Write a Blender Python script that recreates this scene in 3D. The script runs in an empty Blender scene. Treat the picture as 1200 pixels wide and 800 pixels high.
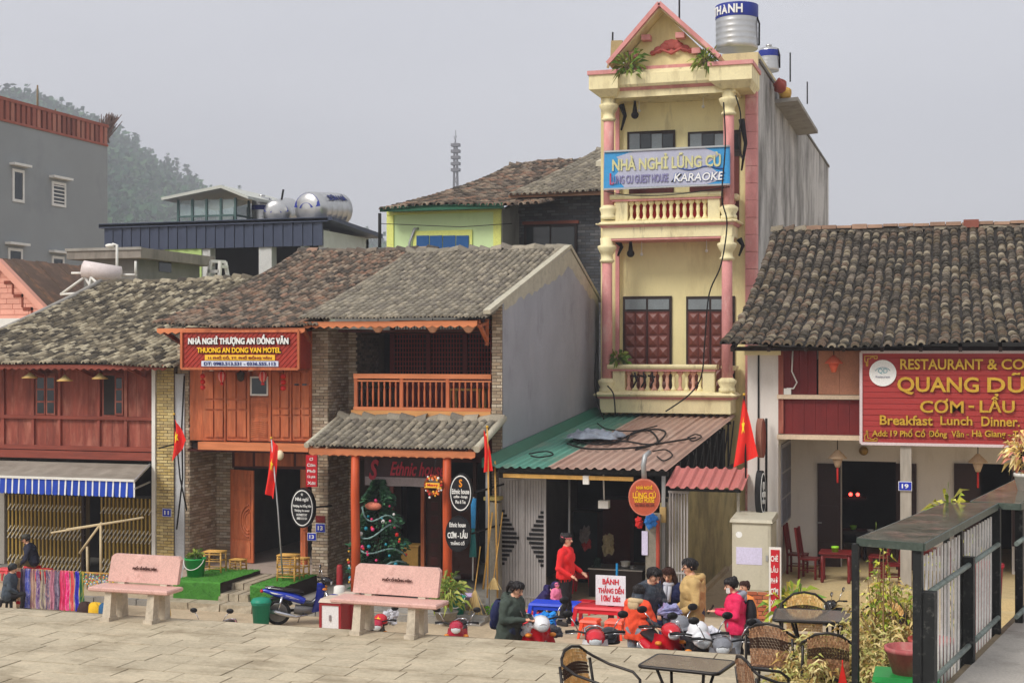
import bpy, bmesh, math, random
import numpy as np
from mathutils import Vector, Matrix, Quaternion
random.seed(7)
rng = np.random.default_rng(7)
sc = bpy.context.scene
COL = sc.collection
# ------------------------------------------------------------------ camera, world, sun, exposure
EYE = 6.2
YAW = math.radians(17.3)
cd = bpy.data.cameras.new('camera'); cam = bpy.data.objects.new('camera', cd); COL.objects.link(cam)
cam.location = (0, 0, EYE); cam.rotation_euler = (math.radians(90), 0, YAW)
cd.sensor_width = 36; cd.lens = 49.5; cd.shift_y = 12/1200; cd.clip_end = 6000; cd.clip_start = .1
sc.camera = cam
SUN_EL, SUN_AZ = 44, 212           # degrees: elevation, compass direction of the sun measured clockwise from +Y
w = bpy.data.worlds.new('World'); sc.world = w; w.use_nodes = True
nt = w.node_tree; nt.nodes.clear()
def wn(t, **k):
    n = nt.nodes.new(t)
    for a, b in k.items(): setattr(n, a, b)
    return n
sky = wn('ShaderNodeTexSky', sky_type='NISHITA', sun_disc=False, sun_elevation=math.radians(SUN_EL), sun_rotation=math.radians(SUN_AZ), air_density=1.0, dust_density=4.0, ozone_density=1.0)
bg = wn('ShaderNodeBackground'); bg.inputs[1].default_value = .15
# overcast: the blue sky is seen through an almost closed layer of cloud
tc = wn('ShaderNodeTexCoord'); mp = wn('ShaderNodeMapping'); mp.inputs['Scale'].default_value = (1.2, 1.2, 4)
nz = wn('ShaderNodeTexNoise'); nz.inputs['Scale'].default_value = 1.6; nz.inputs['Detail'].default_value = 5
cr = wn('ShaderNodeValToRGB')
cr.color_ramp.elements[0].position = .25; cr.color_ramp.elements[0].color = (2.32, 2.32, 2.46, 1)
cr.color_ramp.elements[1].position = .75; cr.color_ramp.elements[1].color = (2.85, 2.83, 2.95, 1)
mx = wn('ShaderNodeMix', data_type='RGBA'); mx.inputs[0].default_value = .93
out = wn('ShaderNodeOutputWorld')
L = nt.links.new
L(tc.outputs['Generated'], mp.inputs[0]); L(mp.outputs[0], nz.inputs[0]); L(nz.outputs[0], cr.inputs[0])
L(sky.outputs[0], mx.inputs[6]); L(cr.outputs[0], mx.inputs[7]); L(mx.outputs[2], bg.inputs[0]); L(bg.outputs[0], out.inputs[0])
sd = bpy.data.lights.new('sun', 'SUN'); sd.energy = 1.25; sd.angle = math.radians(20); sd.color = (1, .96, .9)
sun = bpy.data.objects.new('sun', sd); COL.objects.link(sun)
_a = math.radians(SUN_AZ); _e = math.radians(SUN_EL)
_d = Vector((math.sin(_a)*math.cos(_e), math.cos(_a)*math.cos(_e), math.sin(_e)))
sun.rotation_euler = _d.to_track_quat('Z', 'Y').to_euler()
sc.view_settings.view_transform = 'Standard'; sc.view_settings.look = 'None'; sc.view_settings.gamma = 1
sc.view_settings.exposure = 1.1
sc.render.engine = 'CYCLES'
sc.cycles.use_denoising = True
sc.cycles.max_bounces = 6; sc.cycles.volume_bounces = 0; sc.cycles.caustics_reflective = False; sc.cycles.caustics_refractive = False

# ------------------------------------------------------------------ surveying: photograph bearings -> real positions at a known depth or height
FPX, HOR = 1650., 412.
ct, st = math.cos(YAW), math.sin(YAW)
def P(sx, sy, Y):
    u = (sx-600)/FPX; c = Y/(ct+u*st)
    return Vector((c*(-st+u*ct), Y, EYE+(HOR-sy)/FPX*c))
def G(sx, sy, z):
    c = (EYE-z)*FPX/(sy-HOR); u = (sx-600)/FPX
    return Vector((c*(-st+u*ct), c*(ct+u*st), z))
def R(x0, y0, x1, y1, Y):
    a = P(x0, 400, Y).x; b = P(x1, 400, Y).x; m = (x0+x1)/2; y0, y1 = min(y0, y1), max(y0, y1)
    return a, b, P(m, y1, Y).z, P(m, y0, Y).z
def PX(sx, sy, X):      # on a plane of constant X
    u = (sx-600)/FPX; c = X/(-st+u*ct)
    return Vector((X, c*(ct+u*st), EYE+(HOR-sy)/FPX*c))

# ------------------------------------------------------------------ materials
def lin(c):
    c = [x/255 for x in c]
    return tuple((x/12.92 if x <= .04045 else ((x+.055)/1.055)**2.4) for x in c)
MATS = {}
def M(name, col, rough=.8, var=.22, vs=2.0, grain=.18, gs=30, sv=(1,1,1), stain=None, stain2=None, metal=0, bump=.15, rnd=0, cols=None, spec=.3, emit=0, alpha=1, trans=0, wave=None):
    """col sRGB 0-255. var/vs: large mottling; grain/gs: fine grain; stain=(col, amount, scale, stretch vector); rnd: value change per piece; cols: piece colours"""
    if name in MATS: return MATS[name]
    m = bpy.data.materials.new(name); m.use_nodes = True; t = m.node_tree; ns = t.nodes; lk = t.links.new
    bs = ns['Principled BSDF']; 
    tcn = ns.new('ShaderNodeTexCoord'); mpn = ns.new('ShaderNodeMapping'); mpn.inputs['Scale'].default_value = sv
    lk(tcn.outputs['Object'], mpn.inputs[0])
    def noise(scale, detail=5, vec=None, rough=.6):
        n = ns.new('ShaderNodeTexNoise'); n.inputs['Scale'].default_value = scale; n.inputs['Detail'].default_value = detail; n.inputs['Roughness'].default_value = rough
        lk(vec or mpn.outputs[0], n.inputs['Vector']); return n.outputs[0]
    def math_(op, a, b=None, clamp=False):
        n = ns.new('ShaderNodeMath'); n.operation = op; n.use_clamp = clamp
        for i, x in enumerate((a, b)):
            if x is None: continue
            if isinstance(x, (int, float)): n.inputs[i].default_value = x
            else: lk(x, n.inputs[i])
        return n.outputs[0]
    def mixc(f, a, b, mode='MIX'):
        n = ns.new('ShaderNodeMix'); n.data_type = 'RGBA'; n.blend_type = mode
        for i, x in ((0, f), (6, a), (7, b)):
            if isinstance(x, (int, float)): n.inputs[i].default_value = x
            elif isinstance(x, tuple): n.inputs[i].default_value = (*x, 1)
            else: lk(x, n.inputs[i])
        return n.outputs[2]
    color = lin(col)
    rv = None
    if rnd or cols:
        oi = ns.new('ShaderNodeObjectInfo'); ge = ns.new('ShaderNodeNewGeometry')
        rv = math_('FRACT', math_('ADD', oi.outputs['Random'], ge.outputs['Random Per Island']))
    if cols:
        r = ns.new('ShaderNodeValToRGB'); r.color_ramp.interpolation = 'CONSTANT'; e = r.color_ramp.elements
        n = len(cols)
        for i, c in enumerate(cols):
            q = e[i] if i < 2 else e.new(i/n)
            q.position = i/n; q.color = (*lin(c), 1)
        lk(rv, r.inputs[0]); color = r.outputs[0]
    v = None
    if var: 
        v = math_('MULTIPLY_ADD', noise(vs), 2*var*1.6); ns[-1].inputs[2].default_value = 1-var*1.6
    if grain:
        g = math_('MULTIPLY_ADD', noise(gs, 3), 2*grain*1.5); ns[-1].inputs[2].default_value = 1-grain*1.5
        v = math_('MULTIPLY', v, g) if v else g
    if rnd:
        rr = math_('FRACT', math_('MULTIPLY', rv, 7.31))
        q = math_('MULTIPLY_ADD', rr, 2*rnd); ns[-1].inputs[2].default_value = 1-rnd
        v = math_('MULTIPLY', v, q) if v else q
    if v:
        vm = ns.new('ShaderNodeCombineColor')
        for i in range(3): lk(v, vm.inputs[i])
        color = mixc(1.0, color, vm.outputs[0], 'MULTIPLY')
    for sn in (stain, stain2):
        if sn:
            sc_, amt, ss, ssv = sn[:4]; wd_ = sn[4] if len(sn) > 4 else None
            mp2 = ns.new('ShaderNodeMapping'); mp2.inputs['Scale'].default_value = ssv; lk(tcn.outputs['Object'], mp2.inputs[0])
            n = noise(ss, 8, mp2.outputs[0], .68)
            mr = ns.new('ShaderNodeMapRange'); mr.inputs[1].default_value = .62-.25*amt; mr.inputs[2].default_value = .72 if wd_ is None else .62-.25*amt+wd_; mr.inputs[4].default_value = min(1, .45+amt*.5)
            lk(n, mr.inputs[0]); color = mixc(mr.outputs[0], color, lin(sc_))
    if isinstance(color, tuple): bs.inputs['Base Color'].default_value = (*color, 1)
    else: lk(color, bs.inputs['Base Color'])
    bs.inputs['Roughness'].default_value = rough; bs.inputs['Metallic'].default_value = metal
    bs.inputs['Specular IOR Level'].default_value = spec
    if bump:
        b = ns.new('ShaderNodeBump'); b.inputs['Strength'].default_value = bump; b.inputs['Distance'].default_value = .03
        lk(noise(gs, 4), b.inputs['Height']); lk(b.outputs[0], bs.inputs['Normal'])
    if emit:
        lk(color, bs.inputs['Emission Color']) if not isinstance(color, tuple) else setattr(bs.inputs['Emission Color'], 'default_value', (*color, 1))
        bs.inputs['Emission Strength'].default_value = emit
    if trans: bs.inputs['Transmission Weight'].default_value = trans
    if alpha < 1: bs.inputs['Alpha'].default_value = alpha
    MATS[name] = m
    return m

# ------------------------------------------------------------------ mesh builder
class MB:
    def __init__(s): s.v = []; s.f = []; s.sm = []; s.mi = []; s.cm = 0
    def add(s, vs, fs, smooth=False):
        o = len(s.v); s.v.extend([tuple(p) for p in vs])
        for f in fs: s.f.append(tuple(i+o for i in f)); s.sm.append(smooth); s.mi.append(s.cm)
        return s
    def box(s, x0, x1, y0, y1, z0, z1):
        x0, x1 = min(x0, x1), max(x0, x1); y0, y1 = min(y0, y1), max(y0, y1); z0, z1 = min(z0, z1), max(z0, z1)
        return s.add([(x0,y0,z0),(x1,y0,z0),(x1,y1,z0),(x0,y1,z0),(x0,y0,z1),(x1,y0,z1),(x1,y1,z1),(x0,y1,z1)],
              [(0,3,2,1),(4,5,6,7),(0,1,5,4),(1,2,6,5),(2,3,7,6),(3,0,4,7)])
    def hexa(s, p):   # 8 points: bottom ring then top ring
        return s.add(p, [(0,3,2,1),(4,5,6,7),(0,1,5,4),(1,2,6,5),(2,3,7,6),(3,0,4,7)])
    def beam(s, p, q, w, h=None, up=(0,0,1)):
        p = Vector(p); q = Vector(q); h = h or w; d = (q-p)
        if d.length < 1e-6: return s
        d.normalize(); up = Vector(up)
        if abs(d.dot(up)) > .98: up = Vector((0,1,0))
        a = d.cross(up).normalized()*w/2; b = a.cross(d).normalized()*h/2
        return s.hexa([p-a-b, p+a-b, q+a-b, q-a-b, p-a+b, p+a+b, q+a+b, q-a+b])
    def tube(s, pts, r, n=8, closed=False, cap=True):
        pts = [Vector(p) for p in pts]; k = len(pts)
        rs = r if isinstance(r, (list, tuple)) else [r]*k
        base = len(s.v); prev = None
        for i, p in enumerate(pts):
            if closed: d = pts[(i+1) % k]-pts[i-1]
            else: d = pts[min(i+1, k-1)]-pts[max(i-1, 0)]
            if d.length < 1e-9: d = Vector((0,0,1))
            d.normalize()
            if prev is None:
                a = d.cross(Vector((0,0,1)) if abs(d.z) < .9 else Vector((1,0,0))).normalized()
            else:
                a = prev - d*prev.dot(d)
                a = a.normalized() if a.length > 1e-6 else d.orthogonal().normalized()
            prev = a; b = d.cross(a)
            for j in range(n):
                t = 2*math.pi*j/n
                s.v.append(tuple(p+(a*math.cos(t)+b*math.sin(t))*rs[i]))
        m = k if closed else k-1
        for i in range(m):
            for j in range(n):
                i2 = (i+1) % k; j2 = (j+1) % n
                s.f.append((base+i*n+j, base+i*n+j2, base+i2*n+j2, base+i2*n+j)); s.sm.append(True); s.mi.append(s.cm)
        if cap and not closed:
            s.f.append(tuple(base+j for j in reversed(range(n)))); s.sm.append(False); s.mi.append(s.cm)
            s.f.append(tuple(base+(k-1)*n+j for j in range(n))); s.sm.append(False); s.mi.append(s.cm)
        return s
    def lathe(s, prof, c=(0,0,0), n=14, axis=(0,0,1), smooth=True, squash=None):
        c = Vector(c); ax = Vector(axis).normalized(); q = Vector((0,0,1)).rotation_difference(ax)
        base = len(s.v); k = len(prof)
        for (r, z) in prof:
            for j in range(n):
                t = 2*math.pi*j/n; p = Vector((r*math.cos(t), r*math.sin(t), z))
                if squash: p = Vector((p.x*squash[0], p.y*squash[1], p.z))
                s.v.append(tuple(c+q @ p))
        for i in range(k-1):
            for j in range(n):
                j2 = (j+1) % n
                s.f.append((base+i*n+j, base+i*n+j2, base+(i+1)*n+j2, base+(i+1)*n+j)); s.sm.append(smooth); s.mi.append(s.cm)
        if prof[0][0] > 1e-5: s.f.append(tuple(base+j for j in reversed(range(n)))); s.sm.append(False); s.mi.append(s.cm)
        if prof[-1][0] > 1e-5: s.f.append(tuple(base+(k-1)*n+j for j in range(n))); s.sm.append(False); s.mi.append(s.cm)
        return s
    def ball(s, c, r, n=10, m=7, noise=0):
        r = r if isinstance(r, (tuple, list)) else (r, r, r); c = Vector(c); base = len(s.v)
        for i in range(m+1):
            ph = math.pi*i/m
            for j in range(n):
                t = 2*math.pi*j/n; k = 1+random.uniform(-noise, noise)
                s.v.append((c.x+r[0]*math.sin(ph)*math.cos(t)*k, c.y+r[1]*math.sin(ph)*math.sin(t)*k, c.z-r[2]*math.cos(ph)*k))
        for i in range(m):
            for j in range(n):
                j2 = (j+1) % n
                s.f.append((base+i*n+j, base+i*n+j2, base+(i+1)*n+j2, base+(i+1)*n+j)); s.sm.append(True); s.mi.append(s.cm)
        return s
    def prism(s, poly, y0, y1, plane='xz', smooth=False):
        """poly in two coordinates, extruded along the third from y0 to y1"""
        def mk(p, e): return {'xz': (p[0], e, p[1]), 'yz': (e, p[0], p[1]), 'xy': (p[0], p[1], e)}[plane]
        n = len(poly)
        fs = [tuple(range(n)), tuple(range(2*n-1, n-1, -1))]+[(i, i+n, (i+1) % n+n, (i+1) % n) for i in range(n)]
        return s.add([mk(p, y0) for p in poly]+[mk(p, y1) for p in poly], fs, smooth)
    def grid(s, fn, nu, nv, smooth=True):
        base = len(s.v)
        for i in range(nu+1):
            for j in range(nv+1): s.v.append(tuple(fn(i/nu, j/nv)))
        for i in range(nu):
            for j in range(nv):
                a = base+i*(nv+1)+j
                s.f.append((a, a+nv+1, a+nv+2, a+1)); s.sm.append(smooth); s.mi.append(s.cm)
        return s
WO = {}
def mesh_obj(name, mb, mats, off=(0,0,0), fix=True):
    me = bpy.data.meshes.new(name)
    off = Vector(off)
    vs = mb.v if off.length == 0 else [(x-off.x, y-off.y, z-off.z) for x, y, z in mb.v]
    me.from_pydata(vs, [], mb.f)
    me.polygons.foreach_set('use_smooth', mb.sm)
    if not isinstance(mats, (list, tuple)): mats = [mats]
    for m in mats: me.materials.append(m)
    if len(mats) > 1: me.polygons.foreach_set('material_index', mb.mi)
    if fix:
        b = bmesh.new(); b.from_mesh(me); bmesh.ops.recalc_face_normals(b, faces=b.faces); b.to_mesh(me); b.free()
    me.update()
    o = bpy.data.objects.new(name, me); COL.objects.link(o)
    return o
def props(o, label=None, cat=None, group=None, kind=None):
    if label: o['label'] = label
    if cat: o['category'] = cat
    if group: o['group'] = group
    if kind: o['kind'] = kind
    return o
def thing(name, label, cat, loc=(0,0,0), group=None, rz=0):
    o = bpy.data.objects.new(name, None); COL.objects.link(o); o.empty_display_size = .2
    o.location = loc; o.rotation_euler = (0, 0, rz); WO[o] = Vector(loc)
    return props(o, label, cat, group)
def local(name, label, cat, group=None):          # a thing built round its own origin, placed afterwards
    o = thing(name, label, cat, (0,0,0), group); return o
def part(name, mb, mats, parent, label=None, kind=None):
    off = WO[parent]; o = mesh_obj(name, mb, mats, off); o.parent = parent; WO[o] = off
    return props(o, label, None, None, kind)
def solo(name, mb, mats, label, cat, group=None, loc=None):   # a thing that is one mesh
    if loc is None:
        a = np.array(mb.v); loc = ((a[:,0].min()+a[:,0].max())/2, (a[:,1].min()+a[:,1].max())/2, a[:,2].min())
    o = mesh_obj(name, mb, mats, loc); o.location = loc; WO[o] = Vector(loc)
    return props(o, label, cat, group)
def struct(name, mb, mats, parent=None):
    o = mesh_obj(name, mb, mats, (0,0,0)); WO[o] = Vector((0,0,0)); o['kind'] = 'structure'
    if parent: o.parent = parent
    return o
def dup(root, loc, rz=0, label=None, scale=None, group=None, rxy=(0,0)):
    r = root.copy(); COL.objects.link(r); r.location = loc; r.rotation_euler = (rxy[0], rxy[1], rz)
    if scale: r.scale = (scale,)*3
    if label: r['label'] = label
    if group: r['group'] = group
    WO[r] = Vector(loc)
    for ch in list(root.children):
        c = ch.copy(); COL.objects.link(c); c.parent = r
        for g in list(ch.children):
            d = g.copy(); COL.objects.link(d); d.parent = c
    return r
def place(root, loc, rz=0): root.location = loc; root.rotation_euler = (0, 0, rz); return root
def fbox(name, parent, mat, x0, y0, x1, y1, Y, d, label=None, kind=None):
    """front-facing box whose front face at depth Y spans the photograph rectangle; goes d metres back"""
    a, b, z0, z1 = R(x0, y0, x1, y1, Y)
    return part(name, MB().box(a, b, Y, Y+d, z0, z1), mat, parent, label, kind)

# text
_fc = {}
def text_mesh(s, bold=0, extrude=.01, shear=0):
    cu = bpy.data.curves.new('lettering', 'FONT'); cu.body = s; cu.align_x = 'CENTER'; cu.align_y = 'CENTER'
    cu.extrude = extrude; cu.offset = bold; cu.resolution_u = 3; cu.shear = shear
    o = bpy.data.objects.new('lettering', cu); COL.objects.link(o)
    dg = bpy.context.evaluated_depsgraph_get(); dg.update()
    me = bpy.data.meshes.new_from_object(o.evaluated_get(dg)); bpy.data.objects.remove(o); bpy.data.curves.remove(cu)
    return me
def text(s, parent, mat, c, w, h, right=(1,0,0), up=(0,0,1), bold=.015, depth=.015, shear=0, name='lettering', label=None):
    """lettering fitted to w by h metres, centred on c, reading along right, facing right x up"""
    fat = set(s) & set('ƠơĐđƯưỢỔổỐồố') and bold > .01
    me = text_mesh(s, .004 if fat else bold, .5, shear); n = len(me.vertices); a = np.empty(n*3); me.vertices.foreach_get('co', a); a = a.reshape(-1, 3)
    lo, hi = a.min(0), a.max(0); d = np.maximum(hi-lo, 1e-6)
    q = (a-(lo+hi)/2)/d*np.array([w, h, depth])
    r = np.array(Vector(right).normalized()); u = np.array(Vector(up).normalized()); nn = np.cross(r, u)
    pos = np.array(c)+q[:, :1]*r+q[:, 1:2]*u+q[:, 2:]*nn-np.array(WO[parent])
    if fat:                     # accented capitals are thickened by overlaid strokes
        fs = [tuple(p.vertices) for p in me.polygons]; k = h*bold*.9
        pos = np.concatenate([pos+r*a*k+u*b*k+nn*.0012*i for i, (a, b) in enumerate(((0,0),(1,.6),(-1,.6),(1,-.6),(-1,-.6)))]); me = bpy.data.meshes.new(name)
        me.from_pydata(pos.tolist(), [], [tuple(v+n*i for v in f) for i in range(5) for f in fs])
    else: me.vertices.foreach_set('co', pos.ravel())
    me.update(); me.materials.clear(); me.materials.append(mat); me.name = name
    o = bpy.data.objects.new(name, me); COL.objects.link(o); o.parent = parent; WO[o] = WO[parent]
    return props(o, label)
def ftext(s, parent, mat, x0, y0, x1, y1, Y, **k):
    a, b, z0, z1 = R(x0, y0, x1, y1, Y)
    return text(s, parent, mat, ((a+b)/2, Y, (z0+z1)/2), b-a, z1-z0, **k)

from mathutils import noise as mn
def crumple(p, rx, ry, rz, k, nu=30, nv=18):
    def fn(u, v):
        d = Vector((math.cos(2*math.pi*u)*abs(math.sin(math.pi*v))**.8, math.sin(2*math.pi*u)*abs(math.sin(math.pi*v))**.8, -math.cos(math.pi*v)))
        f = .8+.5*mn.noise(d*1.7+Vector((k*3, 0, 0)))+.34*abs(mn.noise(d*4+Vector((0, k, 0))))+.16*mn.noise(d*9); return (p.x+d.x*rx*f, p.y+d.y*ry*f, p.z+d.z*rz*f)
    return MB().grid(fn, nu, nv, False)
# ------------------------------------------------------------------ pieces: roof tiles, bricks, planks
def tile_template(w, L, h, th, n=5, flat=False):
    vs = []; fs = []
    for k, y in enumerate((0, L)):
        ww = w*(1 if k == 0 else .86)
        for i in range(n+1):
            t = math.pi*(.5-.5*(1-2*i/n)); 
            x = -ww/2*math.cos(math.pi*i/n); z = h*math.sin(math.pi*i/n)
            vs.append((x, y, z))
    for i in range(n): fs.append((i, i+1, n+1+i+1, n+1+i))
    m = len(vs)
    for i in range(n+1):                       # front lip
        x, y, z = vs[i]; k = (h-th)/h if h > th else .2
        vs.append((x*(1-th/w*2), .0, max(z-th, -.02)))
    for i in range(n): fs.append((i, m+i, m+i+1, i+1))
    return np.array(vs), fs
def tile_roof(parent, X0, X1, eave, ridge, pitch, rows, mat, nparts=0, sag=0.0, h=.07, wfrac=.84, th=.03, wob=.02, lift=.05, deck=None, skip=None, over=1.35, jit=.012, seed=1):
    (Ye, ze), (Yr, zr) = eave, ridge
    r = np.random.default_rng(seed)
    nc = max(1, round((X1-X0)/pitch)); pitch = (X1-X0)/nc
    length = math.hypot(Yr-Ye, zr-ze); e = length/rows
    tv, tf = tile_template(pitch*wfrac, e*over, h, th)
    ph = r.uniform(0, 6, 4)
    def prof(x, t):
        y = Ye+(Yr-Ye)*t; z = ze+(zr-ze)*t-sag*4*t*(1-t)+wob*(math.sin(x*1.3+ph[0])+math.sin(x*.6+t*5+ph[1]))
        return y, z
    me = bpy.data.meshes.new('roof_tile'); me.from_pydata([tuple(p) for p in tv], [], tf)
    me.polygons.foreach_set('use_smooth', [True]*5+[False]*(len(tf)-5)); me.materials.append(mat); me.update()
    off = WO[parent]
    V = []; F = []; S = []; cnt = 0; nb = 0
    for j in range(rows):
        for i in range(nc):
            x = X0+(i+.5)*pitch; t = j/rows
            if skip and skip(x, t): continue
            y, z = prof(x, t); y2, z2 = prof(x, t+1/rows)
            an = math.atan2(z2-z, (y2-y))-lift*r.uniform(.7, 1.5)
            loc = Vector((x+r.normal(0, jit), y+r.normal(0, jit*1.5), z+lift*e*1.0+r.normal(0, .004)))
            q = Matrix.Translation(loc) @ Matrix.Rotation(r.normal(0, .035), 4, 'Z') @ Matrix.Rotation(an, 4, 'X') @ Matrix.Rotation(r.normal(0, .05), 4, 'Y')
            if cnt < nparts:
                o = bpy.data.objects.new('roof_tile', me); COL.objects.link(o); o.parent = parent
                o.matrix_local = Matrix.Translation(-off) @ q; cnt += 1
            else:
                m3 = np.array(q)[:3]; V.append(tv @ m3[:, :3].T+m3[:, 3]-np.array(off))
                F.extend([tuple(k+nb for k in f) for f in tf]); nb += len(tv); S.extend([True]*5+[False]*(len(tf)-5))
    if V:
        m2 = bpy.data.meshes.new('roof_tiles'); m2.from_pydata(np.concatenate(V).tolist(), [], F); m2.polygons.foreach_set('use_smooth', S)
        m2.materials.append(mat); o = bpy.data.objects.new('roof_tiles', m2); COL.objects.link(o); o.parent = parent; WO[o] = off; o['kind'] = 'stuff'
    d = MB()
    def fn(u, v):
        x = X0+.03+(X1-X0-.06)*u; y, z = prof(x, v); return (x, y, z+.0)
    d.grid(fn, 24, 10); part('roof_deck', d, deck or MATS['deck'], parent)
    rc = MB(); n = int((X1-X0)/.32)
    for i in range(n):                          # ridge caps
        x = X0+(i+.5)*(X1-X0)/n; y, z = prof(x, 1)
        a = .17*(X1-X0)/n/.32
        for kk in range(5):
            pass
        p = [(-.16, -.06), (-.11, .05), (0, .1), (.11, .05), (.16, -.06)]
        dz = r.normal(0, .012); tl = r.normal(0, .03)
        vs = [(x-a, y+py, z+pz+.03+dz+tl) for py, pz in p]+[(x+a, y+py*.9, z+pz+.015+dz-tl) for py, pz in p]
        rc.add(vs, [(k, k+5, k+6, k+1) for k in range(4)], True)
    part('ridge_tiles', rc, mat, parent, kind='stuff')
    return prof
def bricks(parent, p0, du, width, z0, z1, normal, mat, mort, bw=.21, bh=.065, back=.02, name='bricks', seed=3, gap=.014):
    """a brick face starting at p0, running along du; every brick its own solid, joints recessed"""
    r = np.random.default_rng(seed); du = Vector(du).normalized(); n = Vector(normal).normalized(); p0 = Vector((p0[0], p0[1], 0)); m = MB()
    row = 0; z = z0
    while z < z1-.02:
        h = min(bh, z1-z)
        x = -(bw+gap)/2*(row % 2)
        while x < width:
            a = max(0, x); b = min(width, x+bw)
            if b-a > .03:
                d = r.uniform(.004, .022); A = p0+du*a; B = p0+du*b; o = n*d; i = -n*.01
                zz0 = z+r.uniform(-.003, .003); zz1 = z+h-.003
                q = [A+o, B+o, B+i, A+i]
                m.add([(p.x, p.y, zz0) for p in q]+[(p.x, p.y, zz1) for p in q], [(0,1,5,4),(1,2,6,5),(3,0,4,7),(4,5,6,7),(0,3,2,1)])
            x += bw+gap
        z += bh+gap; row += 1
    part(name, m, mat, parent, kind='stuff')
def planks(parent, X0, X1, Y, z0, z1, n, mat, d=.03, name='plank', gap=.008, proud=.01):
    w = (X1-X0)/n
    for i in range(n):
        y = Y-random.uniform(0, proud)
        part(name, MB().box(X0+i*w+gap/2, X0+(i+1)*w-gap/2, y, Y+d, z0, z1), mat, parent)
# ------------------------------------------------------------------ palette
deck = M('deck', (38,34,30), var=.3, bump=0)
stone = M('stone', (180,168,143), var=.16, vs=1.2, grain=.22, gs=22, stain=((132,118,94), .5, 1.6, (.6,1,1), .16), stain2=((206,190,162), .4, 3, (.6,1.6,1), .16), rnd=.07, bump=.35)
stonebed = M('stone_bed', (128,114,92), var=.25, bump=.4)
dust = M('dust', (186,168,140), var=.16, vs=.6, grain=.2, gs=14, stain=((140,124,102), .5, .9, (1,1,1)), bump=.25)
conc = M('concrete', (150,146,138), var=.18, vs=1.2, grain=.15, stain=((104,98,90), .5, 1.6, (1,1,.35)), bump=.2)
walk = M('walkway_concrete', (176,170,160), var=.14, vs=1.2, grain=.22, gs=40, stain=((128,122,112), .45, 1.8, (1,1,1)), bump=.3)
wood_red = M('wood_red', (142,72,58), var=.3, vs=1.5, grain=.35, gs=9, sv=(1,1,.12), stain=((108,54,44), .55, 2.5, (1,1,.3), .2), stain2=((190,126,106), .5, 3, (1,1,.25), .2), rnd=.1, rough=.65)
wood_redh = M('wood_red_rail', (138,68,54), var=.25, vs=1.5, grain=.3, gs=9, sv=(.12,1,1), stain=((110,58,48), .45, 2.5, (.3,1,1)), rnd=.1, rough=.65)
wood_or = M('wood_orange', (188,104,66), var=.25, vs=1.5, grain=.34, gs=10, sv=(1,1,.12), stain=((122,56,36), .5, 3, (1,1,.2), .2), stain2=((196,128,90), .35, 4, (1,1,.2), .2), rnd=.12, rough=.5)
wood_orh = M('wood_orange_rail', (200,122,80), var=.2, vs=1.5, grain=.28, gs=10, sv=(.12,1,1), rnd=.08, rough=.5)
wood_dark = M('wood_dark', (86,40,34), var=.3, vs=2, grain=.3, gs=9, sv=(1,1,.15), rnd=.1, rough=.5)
wood_black = M('wood_black', (46,34,30), var=.3, grain=.2, rough=.6)
maroon = M('maroon', (112,32,32), var=.25, vs=1.2, grain=.15, stain=((92,24,28), .5, 3, (1,1,.4)), rough=.55)
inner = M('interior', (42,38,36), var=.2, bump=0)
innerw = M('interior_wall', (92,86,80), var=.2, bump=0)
brick = M('brick', (178,158,132), cols=[(176,154,128),(164,146,122),(186,170,146),(150,130,108),(170,150,130),(194,180,158)], var=.15, grain=.2, rnd=.1, bump=.3)
bricky = M('brick_yellow', (196,172,110), cols=[(196,172,112),(184,160,100),(206,186,130),(172,150,100),(190,170,120)], var=.15, grain=.2, rnd=.12, bump=.3, stain=((120,110,90), .3, 2, (1,1,.3)))
mortar = M('mortar', (118,106,92), var=.2, bump=.4)
white_wall = M('white_wall', (214,208,200), var=.08, vs=.8, grain=.08, stain=((176,166,152), .4, 1.3, (1,1,.3)), bump=.15)
gray_wall = M('gray_render', (160,161,167), var=.14, vs=.7, grain=.1, stain=((122,120,126), .4, 1.1, (1,1,.5)), stain2=((176,174,176), .3, .9, (1,1,.35)), bump=.2)
tile_dk = M('tile_dark', (90,86,80), cols=[(84,77,68),(66,61,54),(112,102,90),(96,85,69),(134,124,106),(74,67,60),(104,87,73),(58,54,47)], var=.3, vs=9, grain=.35, gs=30, rnd=.15, stain=((168,162,148), .28, 14, (1,1,1)), bump=.4, rough=.95)
tile_mid = M('tile_mid', (112,102,88), cols=[(112,104,88),(84,78,68),(158,148,126),(96,88,74),(64,59,52),(132,122,102),(176,166,142)], var=.25, vs=7, grain=.3, rnd=.12, stain=((80,76,66), .35, 9, (1,1,1)), bump=.4, rough=.95)
tile_br = M('tile_brown', (132,112,96), cols=[(106,92,80),(130,110,94),(86,78,70),(148,132,114),(96,86,76),(74,68,62),(130,118,104),(140,112,94)], var=.28, vs=5, grain=.3, rnd=.15, stain=((92,86,78), .45, 4, (1,1,1)), stain2=((176,128,98), .15, .6, (1,1,1)), bump=.4, rough=.95)
tile_gr = M('tile_gray', (150,146,138), cols=[(137,130,116),(120,113,102),(153,144,127),(127,120,106)], var=.25, vs=4, grain=.25, rnd=.08, stain=((104,100,92), .35, 3, (1,1,1)), bump=.3, rough=.95)
yellow = M('yellow_wall', (232,219,164), var=.1, vs=.8, grain=.08, stain=((198,180,128), .5, 1.2, (1,1,.25), .2), stain2=((160,146,110), .25, 1.6, (1.5,1.5,.2), .15), bump=.08)
cream = M('cream_trim', (234,222,176), var=.1, grain=.1, stain=((186,168,124), .45, 2, (1,1,.35), .2), stain2=((130,118,92), .22, 2.5, (1.4,1.4,.3), .12), bump=.1)
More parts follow.
